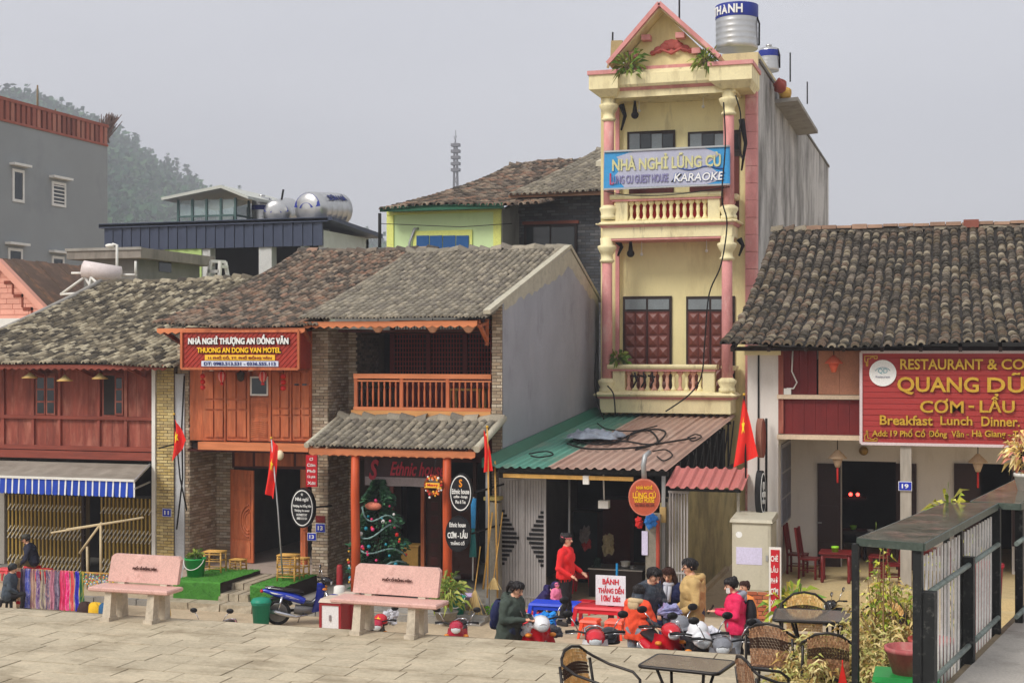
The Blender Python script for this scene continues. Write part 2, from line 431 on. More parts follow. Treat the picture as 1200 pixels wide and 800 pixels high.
pink = M('pink_trim', (212,146,142), var=.12, grain=.12, stain=((172,110,106), .45, 2, (1,1,.35), .2), stain2=((226,186,176), .35, 3, (1,1,.5), .15), bump=.1)
rustw = M('rust_red', (150,60,54), var=.15, bump=.1)
grime = M('grimy_render', (150,148,143), var=.2, vs=.5, grain=.15, stain=((196,194,190), .75, .22, (1,1,.7), .1), stain2=((72,69,65), .72, .45, (1,1.2,.6), .2), bump=.2)
black_metal = M('black_metal', (30,32,32), var=.3, vs=6, grain=.2, rough=.5, stain=((120,118,112), .25, 14, (1,1,1)), bump=.1)
blackp = M('black_plastic', (24,24,26), var=.15, rough=.45, bump=0)
steel = M('steel', (190,190,188), var=.12, grain=.08, metal=.85, rough=.32, bump=0)
galv = M('galvanised', (170,172,172), var=.15, grain=.1, metal=.5, rough=.5, bump=0)
whitep = M('white_paint', (224,222,214), var=.08, grain=.08, bump=.05, rough=.6)
glassd = M('dark_glass', (34,42,46), var=.2, bump=0, rough=.08, spec=.6)
pane = M('pane_glass', (120,128,130), var=.15, bump=0, rough=.12, spec=.6)
cable = M('cable', (26,24,24), var=.1, bump=0)
gold = M('gold_letter', (206,164,60), var=.25, vs=6, grain=.2, metal=.35, rough=.35, bump=0)
lwhite = M('letter_white', (232,232,228), var=.05, bump=0)
lyellow = M('letter_yellow', (246,196,40), var=.05, bump=0)
lred = M('letter_red', (206,34,52), var=.05, bump=0)
lnavy = M('letter_navy', (34,46,110), var=.05, bump=0)
lblack = M('letter_black', (36,34,34), var=.05, bump=0)
redflag = M('flag_red', (224,44,36), var=.12, vs=3, grain=.08, bump=.1)
star_y = M('flag_star', (248,212,50), var=.05, bump=0)
cloth_grey = M('cloth_grey', (150,140,140), var=.2, vs=3, bump=.2)
strawm = M('straw', (206,178,120), var=.15, grain=.2, gs=50)
bamboo = M('bamboo', (206,160,84), var=.2, vs=6, grain=.2, rnd=.12, rough=.5)
bluep = M('blue_plate', (34,52,168), var=.05, bump=0, rough=.4)
turf = M('turf', (76,140,52), var=.25, vs=6, grain=.4, gs=80, bump=.6)

# ------------------------------------------------------------------ the setting
def ss(x, a, b): x = min(1, max(0, (x-a)/(b-a))); return x*x*(3-2*x)
def ground(X, Y):       # the street climbs from the right-hand shops towards the terrace
    pts = [(15, 1.55), (20, 1.5), (23, 1.4), (26, 1.13), (30, .5), (32.3, .1), (33, 0)]; z = 1.55 if Y < 15 else 0
    for (a, za), (b, zb) in zip(pts, pts[1:]):
        if a <= Y <= b: z = za+(zb-za)*(Y-a)/(b-a)
    return z*ss(X, -9.3, -6.9)*(1-ss(X, 12, 20))
def GH(sx, sy):         # where a bearing meets the street
    for i in range(700):
        p = P(sx, sy, 17.+i*.025)
        if p.z <= ground(p.x, p.y): break
    p.z = ground(p.x, p.y); return p
def KP(p): return FPX/((p-cam.location).dot(Vector((-st, ct, 0))))
def stand(sx, top, H):  # where a figure H tall whose head reaches row top stands on the street
    for i in range(700):
        p = P(sx, top, 17.+i*.025)
        if p.z-H <= ground(p.x, p.y): break
    p.z = ground(p.x, p.y); return p
gx = [-1090, -300, -60, -20]+[-12+.6*i for i in range(56)]+[30, 60, 300, 1090]; gy = [-60, 0, 12, 15]+[16+.5*i for i in range(36)]+[34, 40, 80, 300, 1390]
m = MB(); m.grid(lambda u, v: (gx[round(u*(len(gx)-1))], gy[round(v*(len(gy)-1))], ground(gx[round(u*(len(gx)-1))], gy[round(v*(len(gy)-1))])), len(gx)-1, len(gy)-1); struct('street', m, dust)
m = MB(); m.box(-32, -10.6, 30.3, 33.2, -.05, .12); m.box(-10.4, -6.0, 31.9, 40, -.05, .12); pave = struct('pavement', m, dust)
m = MB()
for i in range(17):
    x = -31+i*1.2; m.box(x, x+1.17, 30.14, 30.296, -.05, .15+random.uniform(-.01, .01))
struct('kerb', m, conc)
TZ = 2.6
m = MB(); m.box(-60, 30, -12, 16.86, -.3, TZ-.008); terrace = struct('terrace', m, stonebed)
y = 12.8; row = 0
while y < 16.8:
    d = .40; x = -13.5+(row % 2)*.3
    while x < 2.6:
        wd = random.choice((.5, .6, .6, .72)); hz = TZ+random.uniform(-.004, .004)
        b = MB(); e = random.uniform(.0015, .005)
        y1 = min(y+d, 16.88)
        j = [random.uniform(-.004, .004) for _ in range(8)]
        lo = [(x+e+j[0], y+e+j[1]), (x+wd-e+j[2], y+e+j[3]), (x+wd-e+j[4], y1-e+j[5]), (x+e+j[6], y1-e+j[7])]
        cx, cy = x+wd/2, (y+y1)/2
        b.hexa([(px, py, TZ-.06) for px, py in lo]+[(px+(cx-px)*.012, py+(cy-py)*.02, hz) for px, py in lo])
        o = part('paving_stone', b, stone, terrace)
        x += wd
    y += d; row += 1
# raised walkway on the right of the railing
F0 = Vector((-.22, 12.29, 0)); FD = Vector((.198, .98, 0)).normalized(); FN = Vector((FD.y, -FD.x, 0))
def fp(s, n, z): p = F0+FD*s+FN*n; return Vector((p.x, p.y, z))
WZ = 3.25
m = MB(); 
def slab(mb, s0, s1, n0, n1, z0, z1): mb.hexa([fp(s0,n0,z0), fp(s0,n1,z0), fp(s1,n1,z0), fp(s1,n0,z0), fp(s0,n0,z1), fp(s0,n1,z1), fp(s1,n1,z1), fp(s1,n0,z1)])
slab(m, -12.6, 9, -.02, 7, TZ-.02, WZ-.03); wkw = struct('walkway', m, stonebed)
k = -12.6
while k < 9:
    for n0 in (.06, 1.5, 2.94, 4.38):
        b = MB(); slab(b, k+.012, k+1.8-.012, n0+.01, n0+1.43, WZ-.08, WZ+random.uniform(-.004, .004)); part('paving_slab', b, walk, wkw)
    k += 1.8

# hills
def hnoise(x, y):
    return math.sin(x*.013+1)*math.cos(y*.017)*.5+math.sin(x*.031+y*.023+2)*.3+math.sin(x*.07-y*.05)*.12+math.sin(x*.15+y*.11)*.05
def skyline(sx):
    pts = [(-900,60),(-300,90),(-60,112),(40,122),(75,132),(110,142),(150,166),(185,186),(215,202),(250,220),(285,238),(330,262),(380,280),(405,283),(430,272),(455,282),(520,310),(700,345),(900,356),(1100,352),(1400,340),(2000,320)]
    for (a, b), (c, d) in zip(pts, pts[1:]):
        if a <= sx <= c: return b+(d-b)*(sx-a)/(c-a)
    return pts[0][1] if sx < pts[0][0] else pts[-1][1]
forest = M('forest', (62,82,50), var=.4, vs=.05, grain=.4, gs=.4, bump=0)
HILL_R = 900.; HS = HILL_R/470
def hill_pt(u, v):
    sx = -900+2900*u; uu = (sx-600)/FPX
    top = EYE+(HOR-11-skyline(sx))/FPX*HILL_R
    c = 300+ (HILL_R-300)*v if v <= 1 else HILL_R+(v-1)*400
    f = min(v, 1); f = f*f*(3-2*f)
    z = top*f if v <= 1 else top*(1-(v-1)*.7)
    x = c*(-st+uu*ct); yv = c*(ct+uu*st)
    return Vector((x, yv, max(-.3, z+hnoise(x/HS, yv/HS)*9*HS*min(1, f*2)*(1 if v < .9 else .4))))
m = MB(); m.grid(lambda u, v: hill_pt(u, v*1.7), 150, 40); hill = struct('hill', m, forest)
# woodland on the hill: thousands of crowns that read as one mass
leafy = M('leaf_far', (50,90,56), cols=[(50,92,54),(40,76,50),(62,102,60),(76,110,64),(46,84,58)], var=.25, vs=.2, grain=.2, gs=1, rnd=.2, bump=0, rough=.9)
m = MB(); r = random.Random(4)
def crown_clump(mb, c, rad, n, r, leaf=.9, flat=.8):
    for _ in range(n):
        d = Vector((r.gauss(0,1), r.gauss(0,1), r.gauss(0,1))).normalized(); rr = rad*(.45+.6*r.random())
        p = Vector(c)+Vector((d.x*rr, d.y*rr, d.z*rr*flat))
        a = Vector((r.gauss(0,1), r.gauss(0,1), r.gauss(0,1))).normalized(); b = a.orthogonal().normalized(); cc = a.cross(b); s = leaf*r.uniform(.6, 1.3)
        mb.add([p+b*s, p+cc*s*.7, p-b*s, p-cc*s*.8], [(0,1,2,3)])
for i in range(6000):
    u = r.uniform(.24, .52); v = r.random()**.7*1.02
    p = hill_pt(u, v); rad = HS*r.choice((.9, 1.3, 1.6, 2, 2.6))*r.uniform(.8, 1.2)
    crown_clump(m, p+Vector((0,0,rad*.6)), rad*1.05, 16, r, leaf=rad*.36, flat=r.uniform(.6, 1.3))
o = mesh_obj('woodland', m, leafy, fix=False); props(o, 'hazy wooded hillside rising behind the houses on the left', 'woodland', None, 'stuff')
# trees one can tell apart on the skyline
bark = M('bark', (96,84,70), var=.3, grain=.3)
def far_tree(sx, top, base, wpx, label, seed, v=1.0):
    r = random.Random(seed); c = HILL_R*.99; uu = (sx-600)/FPX
    x = c*(-st+uu*ct); yv = c*(ct+uu*st); z0 = EYE+(HOR-base-6)/FPX*c; z1 = EYE+(HOR-top)/FPX*c; rad = wpx/2/FPX*c
    t = thing('hill_tree', label, 'tree', (x, yv, z0), 'trees on the hill skyline')
    tr = MB(); H = z1-z0; pts = [(x, yv, z0-2), (x+.2*rad, yv, z0+H*.4), (x+.1*rad, yv, z0+H*.8)]; tr.tube(pts, [.9, .6, .25], 6)
    cr_ = MB()
    for q in range(9):
        a = r.uniform(0, 6.3); zz = z0+H*r.uniform(.35, .95); d = rad*(1.05-.6*abs((zz-z0)/H-.55))*r.uniform(.1, .8)
        cp = Vector((x+d*math.cos(a), yv+d*math.sin(a), zz)); tr.tube([(x+.1*rad, yv, zz-rad*.5), cp], [.2, .07], 5)
        crown_clump(cr_, cp, rad*.42, 26, r, leaf=rad*.15)
    part('trunk', tr, bark, t); part('crown', cr_, leafy, t)
for i, (sx, tp, bs_, wp, lb) in enumerate([
    (74,121,136,15,'rounded tree on the hill skyline just right of the tall bamboo pole'),(95,131,146,17,'bushy round tree on the hill skyline behind the brush on the grey roof'),
    (110,130,148,8,'slim tall tree on the skyline right of the bushy round tree'),(122,140,154,10,'small tree on the skyline above the end of the brick parapet'),
    (138,150,164,9,'small dark tree on the skyline just right of the grey building'),(160,150,172,17,'tallest flat crowned tree standing out halfway down the skyline'),
    (176,166,180,9,'little tree on the skyline right below the tallest flat crowned tree'),(195,174,192,10,'upright tree lower down the skyline above the valley'),
    (207,180,197,9,'thin tree on the skyline near the glass roof pavilion'),(219,188,206,13,'wide tree on the skyline left above the glass roof pavilion'),
    (262,212,232,12,'tall tree right above the roof of the glass pavilion'),(279,214,240,14,'dense tree on the skyline between pavilion and upright tank'),
    (426,262,280,17,'round tree on the low far ridge right of the lying tank'),(440,268,284,10,'small tree on the low far ridge beside the green house')]):
    far_tree(sx, tp+3, bs_+6, wp, lb, 40+i)
# telecom mast far off
c_ = 430.; uu = (534-600)/FPX; tx, ty = c_*(-st+uu*ct), c_*(ct+uu*st)
t = thing('telecom_mast', 'thin grey lattice telecom mast far behind the green house roof', 'mast', (tx, ty, 0))
m = MB(); zt = EYE+(HOR-203)/FPX*c_; z2 = EYE+(HOR-168)/FPX*c_
mastm = M('mast_grey', (112,110,116), var=.1, bump=0)
for dx, dy in ((-.8,-.8),(.8,-.8),(.8,.8),(-.8,.8)): m.beam((tx+dx*1.6, ty+dy*1.6, 0), (tx+dx*.5, ty+dy*.5, z2), .28)
z = 6
while z < z2:
    s_ = 1.6-1.1*z/z2
    m.beam((tx-.8*s_, ty-.8*s_, z), (tx+.8*s_, ty-.8*s_, z+3), .16); m.beam((tx+.8*s_, ty-.8*s_, z), (tx-.8*s_, ty-.8*s_, z+3), .16); z += 3
part('lattice', m, mastm, t)
a = MB(); a.tube([(tx, ty, z2), (tx, ty, z2+4)], .12, 5); part('spike', a, mastm, t)
for k in range(5):
    a = MB(); zz = z2-1-k*1.9; a.box(tx-1.3, tx+1.3, ty-.9, ty+.9, zz, zz+.9); part('antenna_cluster', a, mastm, t)

# ------------------------------------------------------------------ background houses
greyw = M('grey_building', (146,150,150), var=.12, vs=.25, grain=.08, stain=((120,124,126), .5, .3, (1,1,.6)), bump=.1)
redbrick = M('red_brick', (156,92,76), cols=[(160,94,78),(140,82,68),(172,112,94),(150,86,70)], var=.15, grain=.2, rnd=.12)
t = thing('concrete_apartment_block', 'tall bare grey concrete block with brick parapet far left', 'building', (-50, 62, 0))
X = -45.; ye = PX(126, 180, X).y; ztop = PX(60, 156, X).z
b = MB(); b.box(X-14, X, 50, ye, 0, ztop); part('wall', b, greyw, t)
for name_, (x0, y0, x1, y1) in (('a',(16,203,26,233)),('b',(62,218,75,238)),('c',(11,295,24,311)),('d',(62,304,73,334))):
    p = PX(x0, y1, X); q = PX(x1, y0, X)
    f = MB(); fr = .12
    f.box(X-.05, X+.06, p.y-fr, q.y+fr, q.z, q.z+.14); f.box(X-.05, X+.06, p.y-fr, q.y+fr, p.z-.14, p.z); f.box(X-.05, X+.06, p.y-fr, p.y, p.z, q.z); f.box(X-.05, X+.06, q.y, q.y+fr, p.z, q.z)
    f.box(X, X+.35, p.y-.35, q.y+.35, q.z+.3, q.z+.42)
    wf = part('window', f, whitep, t)
    g = MB(); g.box(X-.02, X+.02, p.y, q.y, p.z, q.z); part('pane', g, glassd, wf)
    if name_ == 'b':
        g = MB()
        for k in range(5): zz = p.z+(q.z-p.z)*(k+.5)/5; g.box(X+.02, X+.05, p.y, q.y, zz, zz+.06)
        part('louvres', g, whitep, wf)
n = int((ye-50)/.42)
par = MB(); 
for i in range(n):
    y = 50+(i+.5)*(ye-50)/n; b = MB(); hh = 1.05
    dy = .13; b.box(X-.22, X+.02+random.uniform(0,.03), y-dy, y+dy, ztop+.12, ztop+hh); part('parapet_brick', b, redbrick, t)
b = MB(); b.box(X-.25, X+.06, 50, ye, ztop, ztop+.12); b.box(X-.25, X+.08, 50, ye, ztop+hh, ztop+hh+.16); part('parapet_rail', b, redbrick, t)
b = MB(); b.box(X-.02, X+.0, 50, ye, ztop+.12, ztop+hh); o = part('parapet_infill', MB().box(X-.35, X-.27, 50, ye, ztop+.1, ztop+hh), M('brick_dark', (104,56,46), var=.2), t)
polem = M('bamboo_pole', (126,108,84), var=.2)
def roof_pole(sx, y0, y1, X, lbl, lean=0, r=.07):
    p = PX(sx, y1, X); q = PX(sx+lean, y0, X); return solo('bamboo_pole', MB().tube([(X+.1, p.y, p.z), (X+.1, q.y, q.z)], [r, r*.6], 6), polem, lbl, 'pole', 'poles on the grey roof')
roof_pole(42, 100, 150, X-.6, 'tallest bamboo pole standing on the grey building roof'); roof_pole(63, 128, 158, X-.6, 'thin short pole on the grey roof left of the brush', 0)
roof_pole(85, 136, 166, X-.6, 'leaning middle pole on the grey roof beside the brush', 1); roof_pole(99, 146, 172, X-.6, 'smallest thin pole on the grey roof near its far corner', 1, .05)
w_ = MB(); 
for k in range(3): w_.tube([PX(0, 118+k*8, X-.6), PX(42, 128+k*7, X-.6), PX(101, 150+k*2, X-.6)], .035, 4)
solo('roof_wires', w_, cable, 'dark wires strung between the poles on the grey roof', 'wires')
p = PX(118, 168, X-.6); br = MB(); r = random.Random(8)
for k in range(150):
    a = r.gauss(0, .22); h_ = r.uniform(.5, 1); s = Vector((r.gauss(0,.15), r.gauss(0,.1)+.02, 0))
    e = p+Vector((r.gauss(0,.25), h_*1.2+a*.8, h_*1.9)); br.tube([p+s, e], [.05, .02], 4, cap=False)
solo('brushwood_bundle', br, M('brushwood', (104,84,76), var=.3, rnd=.3), 'bundle of brown brushwood leaning on the brick parapet corner', 'brushwood')

# pink gable house
t = thing('pink_gable_house', 'small pink house gable with stepped brick trim at the left edge', 'house', (-37, 47, 0))
Y = 45; pk = M('pink_tile_wall', (222,160,140), var=.12, grain=.1, rnd=.08); trim = M('brown_trim', (128,62,44), var=.2)
xa = P(-52, 400, Y).x; xb = P(54, 400, Y).x; xm = (xa+xb)/2; zb = P(40, 378, Y).z; ze = P(52, 365, Y).z; zr = P(0, 306, Y).z
b = MB(); b.box(xa, xb, Y, Y+7, 0, ze-.8); b.prism([(xa, ze-.8), (xb, ze-.8), (xb, ze), (xm, zr-.1), (xa, ze)], Y, Y+7); part('wall', b, pk, t)
for k in range(9):                                   # courses of pink wall tile in the gable
    z = ze-.1+k*.2; hw = (xb-xa)/2*(1-(z+.2-ze)/(zr-ze))
    if hw > .3:
        nn = max(2, int(hw*2/.55))
        for q in range(nn): part('wall_tile', MB().box(xm-hw+q*2*hw/nn+.01, xm-hw+(q+1)*2*hw/nn-.01, Y-.025-random.uniform(0,.01), Y+.01, z+.01, z+.19), pk, t)
b = MB(); b.beam((xm, Y-.15, zr), (xb+.25, Y-.15, ze-.12), .24, .3, (0,1,0)); b.beam((xm, Y-.15, zr), (xa-.25, Y-.15, ze-.12), .24, .3, (0,1,0)); part('bargeboard', b, pk, t)
b = MB(); 
for k in range(4): b.box(xm+.2+k*.42, xm+.2+(k+1)*.42, Y-.06, Y, zr-.75-k*.5-.12, zr-.75-k*.5); b.box(xm+.2+(k+1)*.42-.07, xm+.2+(k+1)*.42, Y-.06, Y, zr-.75-(k+1)*.5, zr-.75-k*.5)
part('stepped_trim', b, trim, t)
b = MB(); b.box(xa, xb+.3, Y-.35, Y, ze-.62, ze-.25); part('cornice', b, whitep, t)
b = MB(); b.box(xa, xb+.2, Y-.2, Y, ze-.95, ze-.75); part('string_course', b, trim, t)
rf = M('old_brown_roof', (104,84,70), var=.3, vs=2, grain=.3, gs=12, stain=((170,120,84), .4, 2, (1,1,1)))
b = MB()
for (xo, s) in ((xb+.3, 1), (xa-.3, -1)):
    n_ = 10
    for k in range(n_):
        y0_ = Y+k*.72; 
        b.hexa([(xo, y0_, ze-.25), (xo, y0_+.7, ze-.25), (xm, y0_+.7, zr+.0), (xm, y0_, zr+.0), (xo, y0_, ze-.13+.03*(k%2)), (xo, y0_+.7, ze-.13+.03*(k%2)), (xm, y0_+.7, zr+.12+.03*(k%2)), (xm, y0_, zr+.12+.03*(k%2))])
part('roof', b, rf, t)
b = MB()
for k in range(14): zz = ze+.1; yy = Y+.3+k*.45; b.box(xb+.2+k*.02, xb+.5+k*.02, yy, yy+.36, ze-.4, ze+.05+random.uniform(-.1,.15))
part('broken_eave_tiles', b, M('tile_orange', (214,150,104), var=.25, rnd=.2), t, kind='stuff')

# block-house with flat slab roof
t = thing('flat_roofed_block_house', 'low raw block house with heavy flat concrete slab roof', 'house', (-29, 47, 0))
Y = 45; xa = P(78, 300, Y).x; xb = P(165, 300, Y).x; zt = P(120, 291, Y).z; zs = P(120, 303, Y).z
blk = M('block_wall', (124,122,116), var=.2, vs=1, grain=.2, stain=((84,82,78), .5, .8, (1,1,.4)))
b = MB(); b.box(xa+.4, xb-.45, Y+.5, Y+5, 0, zs); part('wall', b, blk, t)
b = MB(); b.box(xa, xb, Y, Y+5.4, zs, zt); part('roof_slab', b, M('slab_conc', (140,132,122), var=.2, stain=((80,76,70), .6, 1.2, (1,1,.3))), t)
for k in range(3): part('coping_lip', MB().box(xa-.04+k*0, xb+.04, Y-.05, Y+.02, zt-.08+k*.001, zt+.02), conc, t) if k == 0 else None
b = MB(); q = PX(186, 318, xb-.45); q2 = PX(200, 306, xb-.45); b.box(xb-.46, xb-.42, q.y, q2.y, q.z, q2.z); part('window', b, glassd, t)
# solar water heater on a stand
t = thing('solar_water_heater', 'white cylindrical solar water heater on a tubular stand', 'water heater', P(115, 335, 43))
p = P(97, 315, 43); q = P(141, 322, 43.6); d = (q-p).normalized()
b = MB(); b.tube([p-d*.05, p, q, q+d*.05], [.16, .3, .3, .16], 16); part('tank', b, M('heater_white', (216,204,200), var=.1, rough=.4, stain=((170,150,140), .3, 3, (1,1,1))), t)
b = MB()
for a_, c_ in ((P(71,345,43), P(103,322,43)), (P(110,342,43), P(98,322,43)), (P(103,346,43), P(107,322,43)), (P(84,320,43), P(98,320,43)), (P(120,338,43), P(106,324,43)), (P(140,322,43.6), P(160,322,43.6)), (P(159,322,43.6), P(159,306,43.6)), (P(137,345,43.6), P(137,330,43.6)), (P(71,345,43), P(110,342,43))): b.tube([a_, c_], .045, 6)
part('stand', b, whitep, t)
# roof lamp post
t = thing('roof_lamp_post', 'thin white lamp post beside the flat slab roof', 'lamp post', P(137, 335, 44))
b = MB(); b.tube([P(137,335,44), P(137,287,44), P(132,286,44)], .05, 6); part('post', b, whitep, t)
p = P(129, 288, 44); b = MB(); b.ball(p, (.2, .12, .08)); part('lamp_head', b, whitep, t)

# dark blue roofed workshop
t = thing('blue_roofed_hall', 'open hall with dark blue sheet metal fascia and white columns', 'hall', (-25, 60, 0))
Y = 56.; navy = M('navy_sheet', (58,66,86), var=.15, grain=.1, rough=.5); pale = M('pale_column', (196,196,192), var=.1, stain=((140,136,128), .3, 1, (1,1,.4)))
xl, xr, z0, z1 = R(123, 291, 379, 264, Y); zf = P(250, 291, Y).z; ztp = P(250, 264, Y).z
for k in range(46):
    a_ = xl+(xr-xl)*k/46; part('fascia_sheet', MB().box(a_+.01, a_+(xr-xl)/46-.01, Y-.06-.04*(k % 2), Y, zf+ (.0), ztp), navy, t)
b = MB(); b.box(xl-.2, xr+.3, Y-.2, Y+.1, ztp, ztp+.16); p = PX(440, 281, xr+.2)
dep = PX(437, 285, xr).y
b.hexa([(xl-.2,Y-.2,ztp+.05),(xr+.5,Y-.2,ztp+.05),(xr+.5,dep,ztp-.3),(xl-.2,dep,ztp-.3),(xl-.2,Y-.2,ztp+.2),(xr+.5,Y-.2,ztp+.2),(xr+.5,dep,ztp-.1),(xl-.2,dep,ztp-.1)])
part('roof', b, navy, t)
b = MB(); b.box(xr-.25, xr, Y+.05, dep-.5, 0, ztp-.35); b.box(xl, xl+.25, Y+.05, dep-.5, 0, ztp-.35); b.box(xl, xr, dep-.8, dep-.5, 0, ztp-.4); part('wall', b, pale, t)
b = MB(); b.box(xl, xr, Y+.3, dep-1, 0, 6.9); part('floor', b, conc, t)
b = MB(); b.box(xl+.3, xr-.3, Y+4.5, Y+4.6, 6, zf+.6); part('inner_wall', b, inner, t)
for (x0, x1) in ((190,238),(238,246),(303,318),(352,357)):
    a_, c_, _, _ = R(x0, 300, x1, 290, Y); part('column', MB().box(a_, c_, Y+.02 if x1-x0<20 else Y+.06, Y+.5, 0, zf+.02 if x1-x0 < 20 else P(210,271,Y).z), pale, t)
a_, c_, _, _ = R(193, 300, 236, 290, Y); part('green_panel', MB().box(a_, c_, Y-.0, Y+.05, 5, P(210,281,Y).z), M('lime_panel', (172,196,120), var=.1, stain=((150,160,110), .4, 1, (1,1,1))), t)
# steel frame ladder
b = MB(); 
for a_, c_ in ((P(243,330,50),P(247,306,50)),(P(257,330,50),P(258,306,50)),(P(268,330,50.6),P(264,307,50.6)),(P(247,306,50),P(264,307,50.6)),(P(245,318,50),P(257,318,50)),(P(245,325,50),P(268,325,50.6)),(P(258,312,50),P(266,313,50.6))): b.beam(a_, c_, .12)
solo('metal_trestle', b, whitep, 'white metal trestle standing in the dark hall opening', 'trestle')
# glazed roof pavilion
t = thing('roof_pavilion', 'glass and steel pavilion on the dark blue hall roof', 'pavilion', P(250, 262, 58))
Y = 58.; a_, c_, z0, z1 = R(209, 262, 276, 233, Y); dp = 4.0; fg = M('frame_green', (70,96,92), var=.1, rough=.5)
def bar(p, q, w_): part('frame_bar', MB().beam(p, q, w_), fg, t)
for x in np.linspace(a_, c_, 5): bar((x, Y, z0-.4), (x, Y, z1), .1); bar((x, Y+dp, z0-.4), (x, Y+dp, z1), .1)
for y in (Y+1.3, Y+2.6): bar((c_, y, z0-.4), (c_, y, z1), .1); bar((a_, y, z0-.4), (a_, y, z1), .1)
for z in (z0+.1, z0+.35): bar((a_, Y, z), (c_, Y, z), .08); bar((c_, Y, z), (c_, Y+dp, z), .08)
for i in range(4):
    x0 = a_+(c_-a_)*i/4; part('pane', MB().box(x0+.06, x0+(c_-a_)/4-.06, Y+.01, Y+.03, z0+.4, z1-.05), M('pale_glass', (170,190,190), var=.1, rough=.1, spec=.5, alpha=.35, bump=0), t)
for i in range(3): part('pane', MB().box(c_-.03, c_-.01, Y+dp*i/3+.06, Y+dp*(i+1)/3-.06, z0+.4, z1-.05), MATS['pale_glass'], t)
b = MB(); b.box(a_, c_, Y+.05, Y+dp, z0-.6, z0+.05); part('base', b, conc, t)
b = MB(); zr_ = z1+.55; b.prism([(a_-.6, z1-.05), (a_-.6, z1+.08), ((a_+c_)/2+1, zr_), (c_+.9, z1-.0), (c_+.9, z1-.13), ((a_+c_)/2+1, zr_-.14)], Y-.5, Y+dp+.6); part('roof', b, M('pavilion_roof', (188,190,180), var=.1, rough=.5), t)
# water tanks
def band_tank(name, label, c, r, h, bandz, bandh, txt=None, facing=0.0, blue=(34,50,140)):
    t = thing(name, label, 'water tank', c); x, y, z = c
    b = MB(); prof = [(r*.96, 0), (r, .03)]
    k = 0; zz = .1
    while zz < h-.1: prof += [(r, zz), (r*1.012, zz+.03), (r, zz+.06)]; zz += h*.16
    prof += [(r, h-.05), (r*.9, h+.04), (r*.3, h+.1), (0, h+.1)]
    b.lathe(prof, c, 24); part('body', b, steel, t)
    b = MB(); b.lathe([(r*1.016, bandz), (r*1.02, bandz+.01), (r*1.02, bandz+bandh-.01), (r*1.016, bandz+bandh)], c, 24); part('band', b, M('tank_blue', blue, var=.05, bump=0, rough=.4), t)
    b = MB(); b.lathe([(r*.3, h+.1), (r*.3, h+.18), (r*.1, h+.2), (0, h+.2)], c, 12); part('lid', b, steel, t)
    if txt:
        for s, an in txt:
            d = Vector((math.sin(an), -math.cos(an), 0)); pc = Vector(c)+d*(r*1.03)+Vector((0,0,bandz+bandh*.5)); text(s, t, lwhite, pc, bandh*.5, bandh*.66, right=(math.cos(an), math.sin(an), 0), bold=.03, depth=.02)
    b = MB(); b.tube([(x+r*1.05, y, z+.1), (x+r*1.08, y-.1, z+h*.7), (x+r*.9, y-.1, z+h)], .03, 5); part('pipe', b, cable, t)
    return t
p = P(307, 262, 60); band_tank('upright_water_tank', 'upright ribbed steel water tank right beside the glass pavilion', p, .5*25*62.8/FPX, P(307,233,60).z-p.z, .62, .22)
def lying_tank(name, label, p, q, r, txt=None, sup=True):
    p, q = Vector(p), Vector(q); t = thing(name, label, 'water tank', (p+q)/2-Vector((0,0,r))); d = (q-p).normalized(); l = (q-p).length
    b = MB(); prof = [(0, -.22*r), (r*.55, -.18*r), (r*.88, -.06*r), (r, .03*l)]
    for k in range(1, 6): prof += [(r, l*k/6-.03), (r*1.015, l*k/6), (r, l*k/6+.03)]
    prof += [(r, l*.97), (r*.88, l+.06*r), (r*.5, l+.17*r), (0, l+.2*r)]
    b.lathe(prof, p, 26, d); part('body', b, steel, t)
    b = MB(); q0 = -.12
    for k in range(9):
        an = math.pi*(.05+.9*k/9); a2 = an+math.pi*.9/9
        up = Vector((0,0,1)); sd_ = up.cross(d).normalized()
        def pt(a, rr, o): return p-d*(o*r)+sd_*math.cos(a)*rr*r+up*math.sin(a)*rr*r
        b.add([pt(an,.35,.225), pt(an,.93,.085), pt(a2,.93,.085), pt(a2,.35,.225)], [(0,1,2,3)])
    part('end_emblem', b, M('tank_blue', (34,50,140)), t)
    if txt:
        up = Vector((0,0,1)); n = Vector((-d.y, d.x, 0)); n = n if n.y < 0 else -n
        nn = (n*.75+up*.65).normalized(); pc = p+d*l*.55+nn*r*1.03; rt = d if d.x > 0 else -d
        text(txt, t, lnavy, pc, l*.55, r*.5, right=rt, up=nn.cross(rt) if nn.cross(rt).z > 0 else -nn.cross(rt), bold=.02, depth=.02)
    b = MB()
    for k in (.15, .85):
        c = p+d*l*k; b.beam(c+Vector((-r,0,-r*1.25)), c+Vector((r,0,-r*1.25)), .14); b.beam(c+Vector((-r*.8,0,-r*1.25)), c+Vector((-r*.6,0,-r*.6)), .1); b.beam(c+Vector((r*.8,0,-r*1.25)), c+Vector((r*.6,0,-r*.6)), .1)
    part('stand', b, galv, t)
    return t
lying_tank('lying_water_tank', 'small round ended steel tank with a blue emblem in the middle of the tanks', P(324,250,58.5), P(338,247,61), .62)
lying_tank('lying_water_tank', 'large lying steel tank with blue emblem and lettering on the hall roof', P(361,245,58), P(398,246,60.5), .78, 'SƠN HÀ')
b = MB(); b.tube([P(329,240,59), P(332,222,59)], .05, 5); solo('antenna_rod', b, cable, 'short leaning rod behind the round ended tank', 'rod')
b = MB(); b.tube([P(445,290,55), P(445,250,55)], .07, 6); solo('drain_pipe', b, cable, 'dark upright pipe hanging at the corner of the green house eave', 'pipe')
b = MB(); b.box(*R(322,266,372,260,57.)[:2], 57, 57.5, *R(322,266,372,261,57.)[2:]); solo('roof_crate', b, whitep, 'low pale slab lying in front of the tanks', 'slab')

